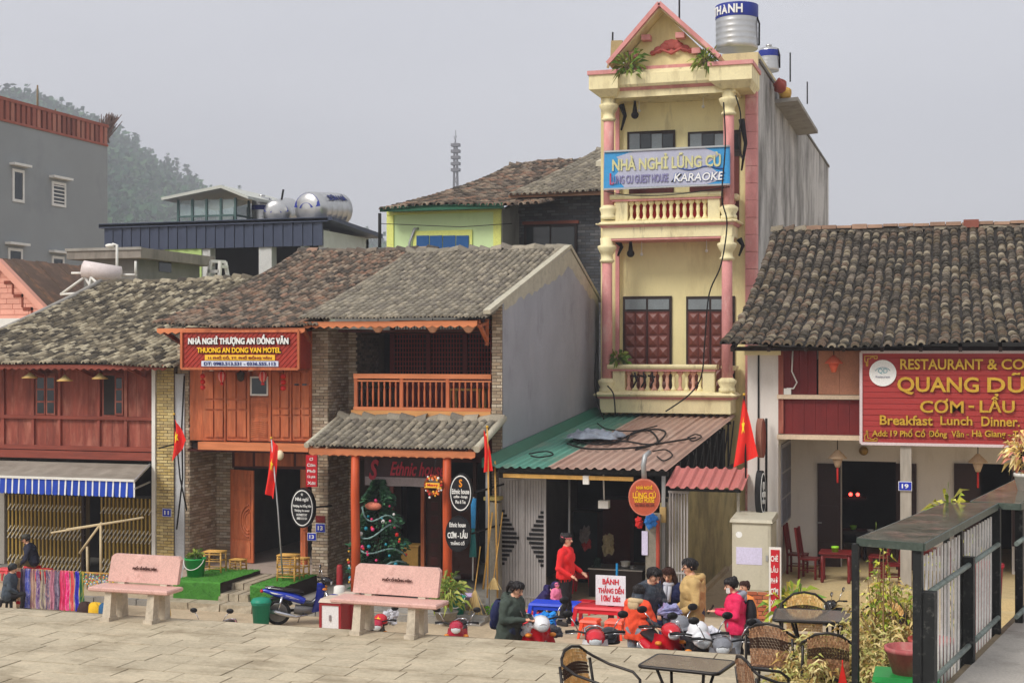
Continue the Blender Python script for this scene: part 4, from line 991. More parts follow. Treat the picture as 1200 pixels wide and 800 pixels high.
part('board', MB().box(a_, b_, 32.57, 32.62, z0, z1), M('sign_red', (190,32,44), var=.08, bump=0), t)
for k, s_ in enumerate(('Ơ', 'Cơm', 'Phở', 'Cà phê', 'Xôi')): text(s_, t, lwhite, ((a_+b_)/2, 32.565, z1-(z1-z0)*(.12+.19*k)), (b_-a_)*(.3 if k == 0 else .72), (z1-z0)*.1, depth=.01)
plate('13', 361, 624.5, 370.5, 632.5, YF-.03, 'lower blue number plate 13 on the brick pier'); plate('13', 370.5, 613.5, 381, 623, YF-.03, 'upper blue number plate 13 on the brick pier')
t = thing('pier_notice', 'small dark red notice above the blue plates on the brick pier', 'sign', P(376,612,YF)); a_, b_, z0, z1 = R(370, 612, 381, 604, YF-.02); part('board', MB().box(a_, b_, YF-.03, YF, z0, z1), maroon, t); text('WIFI', t, rustw, ((a_+b_)/2, YF-.034, (z0+z1)/2), (b_-a_)*.6, (z1-z0)*.4, depth=.008)

# ---- house 3: cafe
t = H3 = thing('cafe_house', 'cafe house with orange balcony, tiled porch and bare grey side gable', 'house', (-13, YF, 0))
XR = P(589, 0, YF).x; xi = P(577, 0, YF).x; YB = 36.0
gz = lambda x, y: PX(x, y, XR)
pk_ = PX(668, 292, XR); bk = PX(702, 352, XR); fr_ = PX(589, 352, XR); zt = fr_.z
b = MB(); b.prism([(YF+.02, 0), (bk.y, 0), (bk.y, bk.z), (pk_.y, pk_.z), (YF+.02, zt)], XR-.22, XR, 'yz'); part('side_wall', b, gray_wall, t)
cop = MB(); lg = M('lichen_mortar', (184,178,158), var=.15, vs=3, grain=.2, stain=((150,146,130), .5, 4, (1,1,1)), bump=.4)
cop.beam((XR-.08, 32.0, P(565,368,32).z+.05), (XR-.05, pk_.y, pk_.z+.08), .18, .1); cop.beam((XR-.05, pk_.y, pk_.z+.08), (XR-.08, bk.y+.3, bk.z), .18, .1); part('verge', cop, lg, t)
# ragged band of pale mortar under the verge
b = MB(); r = random.Random(3); n = 40; top = []; bot = []
for i in range(n+1):
    u = i/n; y = YF+.1+(bk.y-YF-.2)*u
    z = zt+(pk_.z-zt)*(y-YF)/(pk_.y-YF) if y < pk_.y else pk_.z+(bk.z-pk_.z)*(y-pk_.y)/(bk.y-pk_.y)
    top.append((y, z-.02)); bot.append((y, z-.22-.16*r.random()-.25*max(0, 1-abs(u-.55)*2.2)))
b.add([(XR+.012, y, z) for y, z in top]+[(XR+.004, y, z) for y, z in bot], [(i, i+1, n+1+i+1, n+1+i) for i in range(n)]); part('mortar_band', b, lg, t)
wallbox(t, 'right_pier', mortar, xi, XR-.01, YF+.001, YF+.5, 0, zt-.1); bricks(t, (xi, YF), (1,0,0), XR-xi-.01, .02, zt-.12, (0,-1,0), brick, mortar, seed=41)
bricks(t, (xi, YF), (0,1,0), .5, .02, zt-.12, (-1,0,0), brick, mortar, seed=46)
wallbox(t, 'inner_pier', mortar, pr, pr+.22, YF+1.3, YF+1.55, 0, zc2(385)); bricks(t, (pr, YF+1.3), (1,0,0), .25, .02, zc2(388), (0,-1,0), brick, mortar, seed=42); bricks(t, (pr+.22, YF+1.3), (0,1,0), 1.5, 4.3, zc2(392), (1,0,0), M('brick_shaded', (120,108,96), cols=[(120,108,94),(104,94,84),(136,122,106)], var=.15, rnd=.1), mortar, seed=43)  # recess side uses a darkened brick copy, shade put into its colour
wallbox(t, 'inner_side_wall', mortar, pr, pr+.2, YF+1.55, 41, 0, zc2(385))
wallbox(t, 'rear_wall', conc, pr, XR-.25, bk.y-.2, bk.y-.02, 0, bk.z-.1); wallbox(t, 'ceiling', wood_dark, pr+.2, XR-.25, YF+.2, 41, 6.7, 6.75)
zfl = zc2(490, YF, 500)
wallbox(t, 'balcony_floor', wood_dark, pr+.2, XR-.25, YF+.05, YB+1, zfl-.1, zfl-.02)
# balcony rear: red lattice screens
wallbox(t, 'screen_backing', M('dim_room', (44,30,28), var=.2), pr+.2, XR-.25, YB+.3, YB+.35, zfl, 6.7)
scr = M('lattice_red', (132,44,40), var=.2, grain=.2, rough=.5); xa_, xb_ = P(456, 0, YB).x, P(585, 0, YB).x; z0, z1 = zfl, P(520, 384, YB).z+.2
for k in range(3):
    u0 = xa_+(xb_-xa_)*k/3; u1 = xa_+(xb_-xa_)*(k+1)/3
    s_ = part('lattice_screen', MB().box(u0+.02, u0+.14, YB, YB+.1, z0, z1), scr, t)
    b = MB(); n_ = 11
    for i in range(1, n_): x = u0+.14+(u1-u0-.14)*i/n_; b.box(x-.012, x+.012, YB+.03, YB+.055, z0+.9, z1)
    for i in range(14): z = z0+.9+(z1-z0-.9)*i/13; b.box(u0+.14, u1, YB+.028, YB+.053, z-.012, z+.012)
    part('lattice_bars', b, M('lattice_bar', (170,66,58), var=.15), s_)
    part('lower_panel', MB().box(u0+.14, u1, YB+.02, YB+.06, z0, z0+.9), scr, s_)
part('screen_post', MB().box(xb_-.1, xb_+.02, YB, YB+.1, z0, z1), scr, t)
# balustrade
Yb = YF+.12; b0, b1 = P(415, 0, Yb).x, P(576, 0, Yb).x; zt_ = P(495, 438, Yb).z; zb0 = P(495, 480, Yb).z
part('handrail', MB().box(b0, b1, Yb-.05, Yb+.06, zt_-.12, zt_), wood_orh, t); part('under_rail', MB().box(b0, b1, Yb-.03, Yb+.03, zt_-.2, zt_-.16), wood_orh, t)
part('base_rail', MB().box(b0, b1, Yb-.05, Yb+.06, zb0-.02, zb0+.06), wood_orh, t); part('floor_beam', MB().box(b0-.05, b1, Yb-.08, Yb+.1, zfl-.14, zb0-.025), M('wood_honey', (208,150,92), var=.2, grain=.25, gs=9, sv=(.12,1,1), stain=((180,140,100), .4, 2, (.3,1,1))), t)
nb = 23
for i in range(nb+1):
    x = b0+.06+(b1-b0-.12)*i/nb; zl = zb0+.06; h_ = zt_-.2-zl
    if i % 8 == 0: part('newel', MB().box(x-.045, x+.045, Yb-.035, Yb+.045, zl, zt_-.12), wood_or, t)
    else: b = MB(); b.lathe([(.022,0),(.03,.06*h_),(.02,.12*h_),(.03,.35*h_),(.03,.6*h_),(.018,.8*h_),(.03,.9*h_),(.022,h_)], (x, Yb, zl), 7); part('baluster', b, wood_or, t)
# balcony furniture glimpsed behind the balusters
for k, (sx, lb) in enumerate(((440,'dark wooden chair on the cafe balcony, left behind the balusters'),(548,'wooden table on the cafe balcony behind the balusters on the right'))):
    p = P(sx, 480, 34.6); q = thing('balcony_table', lb, 'table', (p.x, p.y, zfl)); part('table_top', MB().box(p.x-.45, p.x+.45, p.y-.3, p.y+.3, zfl+.66, zfl+.71), wood_dark if k == 0 else bamboo, q)
    for dx in (-.4, .4):
        for dy in (-.25, .25): part('leg', MB().box(p.x+dx-.03, p.x+dx+.03, p.y+dy-.03, p.y+dy+.03, zfl, zfl+.66), wood_dark if k == 0 else bamboo, q)
# main roof
xl_ = P(372, 374, 32).x; xr_ = P(560, 374, 32).x+.05
xl_ = min(xl_, pr-.35)
pf = tile_roof(t, xl_, XR-.05, (32., P(470,373,32).z), (pk_.y, pk_.z+.02), .18, 27, tile_gr, 300, sag=.08, h=.06, wob=.012, lift=.05, jit=.008, th=.035, seed=23)
b = MB(); b.add([(xl_, pk_.y, pk_.z), (XR-.05, pk_.y, pk_.z), (XR-.05, bk.y+.3, bk.z-.05), (xl_, bk.y+.3, bk.z-.05)], [(0,1,2,3)]); part('rear_slope', b, tile_gr, t)
scallop(t, wood_orh, xl_+.1, XR-.35, 32.08, P(470,379,32.08).z-.06, .12)
for sx in (548,):                      # timber bracket at the eave end
    b = MB(); a_ = P(571, 400, YF-.05); c_ = P(560, 376, 32.3); b.beam(a_, c_, .08); b.beam(P(571, 378, YF-.05), P(561, 382, 32.2), .07); b.beam((a_.x, YF-.06, a_.z-.1), (a_.x, YF-.06, P(571,374,YF).z), .07); part('eave_bracket', b, wood_or, t)
b = MB(); a_ = P(364, 402, YF-.05); b.beam(a_, P(357, 388, 32.2), .08); b.beam((a_.x, YF-.06, a_.z-.1), (a_.x, YF-.06, P(364,388,YF).z), .07); part('eave_bracket', b, wood_or, t)
for i, (x, lb) in enumerate(((443,'pale pink conical hat under the cafe eave, leftmost'),(507,'pale pink conical hat in the middle under the cafe eave'),(549,'pale pink conical hat at the right end of the cafe eave'))):
    p = P(x, 380, 32.3); q = thing('hanging_cone_lamp', lb, 'lamp', p, 'cone lamps under the cafe eave'); b = MB(); b.lathe([(.19,0),(.17,-.06),(.06,-.2),(0,-.21)], p, 14); part('cone', b, M('cone_pink', (214,160,130), var=.1), q); b = MB(); b.tube([p, p+Vector((0,0,.15))], .012, 4); part('cord', b, cable, q)
# porch roof
Yp = 31.0; pl_ = P(358, 0, Yp).x; pz0, pz1 = P(460, 525, Yp).z, P(490, 491, YF).z
tile_roof(t, pl_, XR+.05, (Yp, pz0), (YF, pz1), .2, 9, tile_gr, 300, sag=.03, h=.065, wob=.01, lift=.07, jit=.008, th=.04, seed=24)
b = MB(); b.tube([(XR+.02, Yp-.05, pz0+.02), (XR+.02, YF+.05, pz1+.05)], .085, 8); b.tube([(pl_+.02, Yp-.0, pz0+.02), (pl_+.02, YF+.05, pz1+.05)], .07, 8); part('porch_verge', b, lg, t)
scallop(t, wood_orh, pl_+.05, XR-.05, Yp+.06, P(460,531,Yp).z-.05, .13)
b = MB(); b.beam((pl_+.2, Yp+.12, pz0-.14), (XR-.1, Yp+.12, pz0-.14), .1, .12); part('porch_beam', b, wood_or, t)
for x in np.linspace(pl_+.3, XR-.3, 9): part('rafter', MB().beam((x, Yp+.1, pz0-.1), (x, YF, pz1-.1), .07, .09), wood_or, t)
for sx in (416.5, 524):
    p = P(sx, 600, Yp+.2); b = MB(); b.tube([(p.x, p.y, .2), (p.x+.01, p.y, 1.6), (p.x-.01, p.y, 2.8), (p.x, p.y, pz0-.1)], [.115, .11, .105, .1], 12); part('porch_post', b, M('post_orange', (196,84,44), var=.2, vs=2, grain=.25, gs=12, sv=(1,1,.15), rough=.5), t)
wallbox(t, 'floor', conc, pr, XR-.02, Yp-.2, 41, -.05, .2)
# ground-floor front
xg0, xg1 = P(424, 0, 33.4).x, xi
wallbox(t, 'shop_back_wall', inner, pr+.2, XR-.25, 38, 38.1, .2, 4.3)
wd_ = M('shop_wood', (74,44,34), var=.25, grain=.2, rough=.5)
for sx in (459, 495, 515, 556): fbox('shop_post', t, wd_ if sx > 500 else wood_or if sx == 495 else wood_dark, sx-2, 535, sx+2, 672, 34.2, .12)
for sx0, sx1 in ((499, 553),): f = fbox('carved_screen', t, wd_, sx0, 560, sx1, 672, 34.3, .06); [fbox('carved_knob', f, wood_dark, sx0+6, 572+k*16, sx0+14, 582+k*16, 34.25, .06) for k in range(6)]
wallbox(t, 'lintel', wood_dark, pr+.2, xi, 34.2, 34.3, P(480,540,34.2).z, zfl-.15)
wallbox(t, 'rear_partition', M('shop_partition', (66,50,44), var=.3), pr+.2, P(470,0,36).x, 36, 36.1, .2, 4.2)
for k, (x0, x1, y0, y1, mm) in enumerate(((470,490,640,672,bamboo),(500,520,650,672,cloth_grey),(540,556,600,640,wood_dark))):
    a_, b_, z0, z1 = R(x0, y1, x1, y0, 35.2)
    q = thing('display_box', ('low bamboo box inside the dark cafe', 'grey draped crate inside the dark cafe', 'dark cupboard inside the cafe right of the carved screen')[k], ('box','crate','cupboard')[k], ((a_+b_)/2, 35.2, .2))
    part('carcass', MB().box(a_, b_, 35.2, 35.6, .2, max(z0,z1)), mm, q); part('lid', MB().box(a_-.03, b_+.03, 35.17, 35.63, max(z0,z1), max(z0,z1)+.04), mm, q)
# step and plinth in front of the cafe
for k in range(2): wallbox(t, 'step', conc, P(372,0,30.6).x, P(570,0,30.6).x, Yp-.2-.32*(k+1), Yp-.2-.32*k, -.05, .2-.07*(k+1))
# hanging cloth with name, wreath
q = thing('name_cloth', 'dark cloth banner with curly red writing hung in the cafe porch', 'banner', P(474, 570, 32)); a_, b_, z0, z1 = R(427, 570, 521, 536, 32.)
b = MB(); b.grid(lambda u, v: (a_+(b_-a_)*u, 32+.03*math.sin(u*14)*v, z1-(z1-z0)*v*(1+.02*math.sin(u*9))), 40, 6); part('cloth', b, M('cloth_dark', (72,56,58), var=.25, vs=2, bump=.2), q); 
b = MB(); b.grid(lambda u, v: (a_+.03+(b_-a_-.06)*u, 31.985+.03*math.sin(u*14)*(.7+.3*v)-.008, z1-(z1-z0)*(.68+.3*v)), 40, 3); part('pale_hem', b, cloth_grey, q)
text('Ethnic house', q, M('writing_red', (170,52,66), var=.1, bump=0), P(489, 549.5, 31.93), 1.42, .34, shear=.35, bold=.02); text('S', q, MATS['writing_red'], P(438, 550, 31.93), .26, .5, shear=.3, bold=.03)
b = MB(); b.beam((a_, 32, z1), (b_, 32, z1), .04); part('rod', b, wood_dark, q)
p = P(508.5, 568.5, 30.95); q = thing('festive_wreath', 'round wreath of red and gold baubles hung on the porch post', 'wreath', p); rr = .2
b = MB(); b.tube([p+Vector((rr*math.cos(a), 0, rr*math.sin(a))) for a in np.linspace(0, 2*math.pi, 24, endpoint=False)], .05, 6, closed=True); part('ring', b, M('wreath_brown', (120,60,30), var=.2), q)
r = random.Random(5); mats_ = [lanr, M('bauble_gold', (236,180,60), var=.05, rough=.3, bump=0), lwhite, M('bauble_orange', (230,120,50), var=.05, rough=.3, bump=0)]
for k in range(44):
    a = r.uniform(0, 6.28); d = rr+r.gauss(0, .035); b = MB(); b.ball(p+Vector((d*math.cos(a), -.05+r.uniform(-.02,.02), d*math.sin(a))), r.uniform(.018,.032), 7, 5); part('bauble', b, mats_[k % 4], q)
part('ribbon', MB().box(p.x-.17, p.x+.17, p.y-.09, p.y-.07, p.z-.05, p.z+.07), MATS['bauble_gold'], q); text('Merry', q, lred, (p.x, p.y-.095, p.z+.01), .26, .08, bold=.02, depth=.01)
b = MB(); b.tube([p+Vector((0,0,rr)), p+Vector((0,.12,.62))], .008, 4); part('cord', b, cable, q)
# christmas tree
p = P(444, 668, 31.9); p.z = .22; q = thing('christmas_tree', 'dark green christmas tree with tinsel and baubles standing in the cafe porch', 'christmas tree', p)
pine = M('pine_needles', (46,88,58), cols=[(46,88,58),(34,70,48),(62,104,68),(50,94,64)], var=.2, rnd=.2, bump=0)
b = MB(); r = random.Random(9); H_ = 2.85
for k in range(5200):
    u = r.random()**.9; z = .22+u*(H_-.22); rad = (.66*min(1,(1-u)*1.6)**.7+.08)*(.8+.2*math.sin(z*11))*r.uniform(.3, 1.05); a = r.uniform(0, 6.28)
    c = p+Vector((rad*math.cos(a), rad*math.sin(a), z)); d = Vector((math.cos(a), math.sin(a), r.uniform(-.5, .2))).normalized(); s_ = d.orthogonal().normalized()*r.choice((-1,1)); l = r.uniform(.07,.13)
    b.add([c-s_*.03, c+d*l-s_*.014, c+d*l+s_*.014, c+s_*.03], [(0,1,2,3)])
part('branches', b, pine, q, kind='stuff')
b = MB(); b.tube([p, p+Vector((0,0,H_*.95))], [.05,.015], 6); part('trunk', b, bark, q)
tin = M('tinsel', (120,150,146), var=.3, vs=30, rough=.4)
for k, (z0, tw) in enumerate(((.75,.3),(1.25,-.35),(1.6,.35),(2.0,-.25))):
    pts = []
    for i in range(26):
        a = math.pi*(1.02+.96*i/25); z = z0+tw*(i/25-.5)+.1*math.sin(i*.25*math.pi/2); u = z/H_; rad = .66*min(1,(1-u)*1.6)**.7+.07; pts.append(p+Vector((rad*math.cos(a), rad*math.sin(a), z)))
    b = MB(); b.tube(pts, [.016+.012*(i % 2) for i in range(26)], 6); part('tinsel', b, tin, q)
for k in range(60):
    a = r.uniform(math.pi, 2*math.pi); z = r.uniform(.3, 2.4); rad = .66*min(1,(1-z/H_)*1.6)**.7+.09; b = MB(); b.ball(p+Vector((rad*math.cos(a), rad*math.sin(a), z)), r.choice((.03,.035,.05)), 8, 6)
    part('bauble', b, r.choice([lanr, MATS['bauble_gold'], M('bauble_teal', (40,140,160), rough=.3, bump=0), lwhite, M('bauble_pink', (206,60,110), rough=.3, bump=0)]), q)
b = MB(); b.ball(p+Vector((0,-.34,2.25)), (.22,.12,.1), 12, 8, .06); part('straw_ornament', b, M('salmon', (216,128,104), var=.2), q)
# oval cafe signs on the right pier
oval_sign('black oval cafe sign with a flame emblem, the upper of two', 540.5, 577, 27, 46, 30.85, [('S', 0, .5, .14, .2, M('flame', (240,150,40), bump=0)), ('Ethnic house', 0, .08, .76, .13, lwhite), ('coffee - lounge', 0, -.2, .6, .09, lwhite), ('Pho & Tea', 0, -.45, .44, .09, lwhite)], turn=.15, bracket=[(.3,.1,.0),(.62,1.3,.1)])
oval_sign('round black rice and hotpot cafe sign, the lower of two', 537, 625, 29, 42, 30.85, [('Ethnic house', 0, .52, .66, .13, lwhite), ('CƠM - LẨU', 0, .02, .8, .24, lwhite), ('THẮNG CỐ', 0, -.48, .56, .12, lwhite)], turn=.15, bracket=[(.3,.1,-.0),(.66,1.3,.1)], ring=False)
# ------------------------------------------------------------------ the yellow guesthouse tower, set back behind its shop shed
t = TW = thing('guesthouse_tower', 'tall narrow yellow and pink guesthouse with balconies and a pediment', 'guesthouse', (-8, 42, 0))
YC, YW = 41.2, 42.4
xl, xr = P(705, 0, YW).x, P(887, 0, YW).x
Z = lambda y, x=780, Y=YC: P(x, y, Y).z
ztop = P(885, 70, YW).z; yend = PX(971, 190, xr).y
wallbox(t, 'front_wall', yellow, xl, xr-.02, YW, YW+.3, 0, Z(84))
wallbox(t, 'side_wall', grime, xr-.3, xr, YW+.31, yend, 0, ztop); wallbox(t, 'left_wall', grime, xl, xl+.3, YW+.31, yend, 0, ztop); wallbox(t, 'rear_wall', grime, xl+.3, xr-.3, yend-.3, yend, 0, ztop)
wallbox(t, 'roof_slab', grime, xl+.3, xr-.3, YW+.31, yend-.3, ztop-1.0, ztop-.8)
b = MB(); b.box(xr-.4, xr+.05, YW+.4, yend, ztop+.002, ztop+.1); part('coping', b, M('coping_dark', (110,106,100), var=.2, stain=((60,56,52), .6, 1.5, (1,1,1))), t)
# side pilaster in pink blockwork
a_, b_ = P(874, 0, YW).x, P(886.5, 0, YW).x; z = 1.0
while z < Z(112, Y=YW): part('pilaster_block', MB().box(a_, b_+.02, YW-.12, YW+.28, z, z+.5), pink, t); z += .512
a_, b_ = P(705, 0, YW).x, P(727, 0, YW).x
part('corner_pilaster', MB().box(a_, b_, YW-.1, YW+.0, 0, Z(100)), yellow, t)
part('corner_strip', MB().box(b_-.12, b_, YW-.16, YW-.1, 0, Z(115)), pink, t)
# windows and doors
for (x0, x1) in ((735, 791), (806, 868)):
    f = fbox('window', t, wood_black, x0, 153.5, x1, 184, YW-.06, .06)
    n = 4
    for k in range(n): fbox('pane', f, pane if k in (0,2) else glassd, x0+2.2+k*(x1-x0-4)/n+.4, 157, x0+2.2+(k+1)*(x1-x0-4)/n-.6, 175, YW-.08-.01*(k % 2), .03)
    fbox('transom_rail', f, wood_black, x0, 175.5, x1, 178, YW-.085, .03)
    fbox('door_leaf', f, wood_dark, x0+2, 178.5, x1-2, 268, YW-.04, .04)
for (x0, x1) in ((730, 787), (804, 861)):
    f = fbox('double_door', t, wood_black, x0, 347, x1, 466, YW-.06, .06)
    for k in range(2):
        xa_ = x0+2+k*(x1-x0-3)/2; xb_ = xa_+(x1-x0-6)/2; fbox('pane', f, pane, xa_+.5, 350.5, xb_-.5, 362.5, YW-.08, .03)
        lf = fbox('door_leaf', t, wood_dark, xa_, 365, xb_, 464, YW-.1, .05)
        for i in range(2):
            for j in range(7):
                px0 = xa_+1.5+i*(xb_-xa_-2)/2; a_, b_, z0, z1 = R(px0, 367+j*13.3, px0+(xb_-xa_-4)/2-.5, 378.5+j*13.3, YW-.1); mx_, mz_ = (a_+b_)/2, (z0+z1)/2
                m = MB(); q = .035; m.add([(a_,YW-.1,z0),(b_,YW-.1,z0),(b_,YW-.1,z1),(a_,YW-.1,z1),(a_+q,YW-.125,z0+q),(b_-q,YW-.125,z0+q),(b_-q,YW-.125,z1-q),(a_+q,YW-.125,z1-q),(mx_,YW-.16,mz_)], [(0,1,5,4),(1,2,6,5),(2,3,7,6),(3,0,4,7),(4,5,8),(5,6,8),(6,7,8),(7,4,8)]); part('raised_panel', m, M('door_panel', (112,60,50), var=.2, rough=.4, spec=.5), lf)
# balconies
def molding(name, prof, xa, xb, yf, yb, mat):
    """moulded band across the front with returns down both sides; prof = (outward offset, z)"""
    m = MB(); n = len(prof); V = []
    for (o, z) in prof: V += [(xa-o, yb, z), (xa-o, yf-o, z), (xb+o, yf-o, z), (xb+o, yb, z)]
    F = []
    for i in range(n-1):
        for k in range(3): F.append((4*i+k, 4*i+k+1, 4*i+5+k, 4*i+4+k))
    F.append((0,1,2,3)); F.append(tuple(4*(n-1)+k for k in range(4))); m.add(V, F); return part(name, m, mat, t)
bal = M('baluster_pink', (222,170,150), var=.08, bump=.05); balc = M('baluster_cream', (240,228,176), var=.08, bump=.05)
def balcony(yr0, yr1, yp1, yc, ys, xa, xb, xp0, xp1, nb, mats, back=None):
    """pixel rows: rail top, rail bottom, foot of balusters, cornice bottom, slab bottom"""
    X0_, X1_ = P(xa, 0, YC).x, P(xb, 0, YC).x
    zs, zc, zf, zr1, zr0 = Z(ys), Z(yc), Z(yp1), Z(yr1), Z(yr0)
    molding('balcony_slab', [(0, zs), (0, zc-.02)], X0_, X1_, YC, YW, cream)
    molding('pink_band', [(.03, zc-.02), (.07, zc+.04), (.12, zc+.05)], X0_, X1_, YC, YW, pink)
    molding('cornice', [(.12, zc+.052), (.17, zc+.11), (.17, zf-.09), (.06, zf-.02), (.0, zf)], X0_, X1_, YC, YW, cream)
    # piers
    for (p0, p1) in ((xp0-14, xp0), (xp1, xp1+14)):
        a_, b_, _, _ = R(p0, 0, p1, 1, YC+.15); part('balustrade_pier', MB().box(a_, b_, YC+.05, YC+.35, zf, zr1), cream, t)
    ra, rb = P(xp0-21, 0, YC).x, P(xp1+16, 0, YC).x
    part('top_rail', MB().prism([(YC-.03, zr1+.04), (YC-.07, zr1+.1), (YC-.07, zr0-.03), (YC+.0, zr0), (YC+.38, zr0), (YC+.44, zr0-.05), (YC+.44, zr1+.04)], ra, rb, 'yz'), cream, t)
    part('rail_band', MB().box(ra+.04, rb-.04, YC-.0, YC+.4, zr1-.02, zr1+.039), pink, t)
    a_, b_ = P(xp0, 0, YC+.2).x, P(xp1, 0, YC+.2).x; h = zr1-.02-zf
    part('baluster_plinth', MB().box(a_, b_, YC+.08, YC+.32, zf, zf+.06*h), cream, t)
    for i in range(nb):
        x = a_+(b_-a_)*(i+.5)/nb; r0 = (b_-a_)/nb*.5
        m = MB(); m.lathe([(r0*.96, .06*h), (r0*.96, .12*h), (r0*.62, .17*h), (r0*.42, .3*h), (r0*.5, .42*h), (r0*.62, .55*h), (r0*.5, .68*h), (r0*.42, .78*h), (r0*.7, .84*h), (r0*.98, .9*h), (r0*.98, h)], (x, YC+.2, zf), 10); part('baluster', m, mats[i % len(mats)], t)
    # right side return
    part('side_rail', MB().box(rb-.05, X1_+.05, YC+.5, YC+.7, zr1, zr0-.01), cream, t) if 0 else None
    part('side_rail', MB().prism([(X1_-.3, zr1), (X1_-.36, zr1+.08), (X1_-.36, zr0-.04), (X1_+.08, zr0-.04), (X1_+.08, zr1+.08), (X1_+.02, zr1)], YC+.5, YW-.1), cream, t)
    part('side_panel', MB().box(X1_-.28, X1_-.02, YC+.5, YW-.1, zf, zf+.25*h), cream, t)
    for k in range(3): m = MB(); m.lathe([(.09, .25*h), (.05, .4*h), (.09, .6*h), (.05, .8*h), (.1, .95*h), (.1, h+.02)], (X1_-.15, YC+.62+k*.24, zf), 9); part('baluster', m, pink, t)
    if back: part('red_cloth', MB().box(a_, b_, YC+.42, YC+.44, zf+.02, zr1), back, t)
    return zs, zf
zs1, zf1 = balcony(427, 434, 459, 467, 484, 703, 856, 733, 824, 12, [bal, balc])
rc = M('red_banner', (190,40,44), var=.15)
zs2, zf2 = balcony(226, 233.5, 258, 264.5, 278, 706, 858, 736, 830, 12, [balc], rc)
molding('balcony_soffit_band', [(-.02, zs2-.06), (-.02, zs2)], P(710,0,YC).x, P(855,0,YC).x, YC, YW, pink)
# columns
def column(sx, yb, yt, r, Y=None):
    p = P(sx, yb, YC+.16); z0 = p.z; z1 = Z(yt); h = z1-z0
    m = MB(); m.lathe([(r, 0), (r*.92, h)], p, 16); c_ = part('column', m, pink, t)
    m = MB(); m.lathe([(r*1.5, 0), (r*1.5, .12), (r*1.25, .16), (r*1.7, .3), (r*1.7, .36), (r*1.2, .42), (r*1.05, .44)], p, 16); part('base', m, cream, c_)
    m = MB(); m.lathe([(r, h-.75), (r*1.35, h-.7), (r*1.35, h-.66), (r*1.05, h-.63), (r*1.0, h-.5), (r*1.3, h-.45), (r*1.75, h-.3), (r*1.75, h-.24), (r*1.2, h-.2), (r*1.3, h)], p, 16); part('capital', m, cream, c_)
for x in (711.5, 852): column(x, 466-6, 277, .165); column(x+2, 258, 109, .165)
# top: entablature and pediment
Xa, Xb = P(712, 0, YC).x, P(862, 0, YC).x
molding('entablature', [(0, Z(112)), (0, Z(104))], Xa, Xb, YC, YW, cream); molding('pink_band', [(.02, Z(104)), (.1, Z(101.5)), (.14, Z(101))], Xa, Xb, YC, YW, pink)
molding('cornice', [(.14, Z(101)+.002), (.2, Z(98)), (.2, Z(86)), (.05, Z(82)), (0, Z(80))], Xa, Xb, YC, YW+.3, cream)
part('soffit', MB().box(Xa+.05, Xb-.05, YC+.02, YW, Z(112)+.02, Z(112)+.05), M('soffit_pale', (214,200,170), var=.1), t)
for (x0, x1, yt) in ((690, 727, 81), (831, 884, 79)):
    a_, b_ = P(x0, 0, YC-.35).x, P(x1-3, 0, YC-.35).x; z1 = Z(yt); z0 = z1-.55
    m = MB(); m.hexa([(a_+.3,YC-.1,z0-.2),(b_-.1,YC-.1,z0-.2),(b_-.1,YW,z0-.2),(a_+.3,YW,z0-.2),(a_,YC-.35,z0),(b_,YC-.35,z0),(b_,YW+.2,z0),(a_,YW+.2,z0)]); m.box(a_, b_, YC-.35, YW+.2, z0+.001, z1-.12); part('cornice_block', m, cream, t)
    part('block_cap', MB().box(a_-.04, b_+.04, YC-.4, YW+.25, z1-.119, z1), pink, t)
px0, px1 = P(716, 0, YC).x, P(846, 0, YC).x; pz = Z(79); az = Z(8, 776); ax = P(776, 0, YC).x
part('pediment_wall', MB().prism([(px0+.1, pz-.2), (px1-.1, pz-.2), (px1-.1, pz-.02), (ax, az-.12), (px0+.1, pz-.02)], YC+.25, YC+.5), yellow, t)
part('pediment_band', MB().box(px0+.3, px1-.3, YC+.15, YC+.24, Z(80), Z(75)), pink, t)
for sgn, xe in ((-1, px0), (1, px1)):
    part('pediment_slope', MB().beam((xe, YC+.05, pz+.1), (ax, YC+.05, az-.06), .8, .12, (0,0,1)), cream, t); part('pediment_edge', MB().beam((xe, YC-.35, pz+.12), (ax, YC-.35, az), .12, .3, (0,1,0)), pink, t)
    for u in (.35, .62): x = xe+(ax-xe)*u; z = pz+(az-pz)*u; part('soffit_block', MB().box(x-.13-.12*sgn, x+.13-.12*sgn, YC-.15, YC+.15, z-.3, z-.14), pink, t)
oc = P(787, 57, YC+.2); m = MB(); orn = rustw if 0 else M('ornament', (178,92,84), var=.12, bump=.1)
for (dx, dz, rr) in ((0,.12,.2),(-.2,.06,.16),(.2,.06,.16),(-.4,-.02,.14),(.4,-.02,.14),(-.56,-.1,.1),(.56,-.1,.1),(0,-.1,.1),(-.14,.16,.12),(.14,.16,.12)): m.ball(oc+Vector((dx, -.0, dz)), (rr, .06, rr*.8), 10, 6)
part('relief_ornament', m, orn, t)
m = MB(); m.tube([oc+Vector((-.6,-.06,-.16)), oc+Vector((-.3,-.06,-.02)), oc+Vector((0,-.07,-.16)), oc+Vector((.3,-.06,-.02)), oc+Vector((.6,-.06,-.16))], .045, 6); part('relief_scroll', m, orn, t)
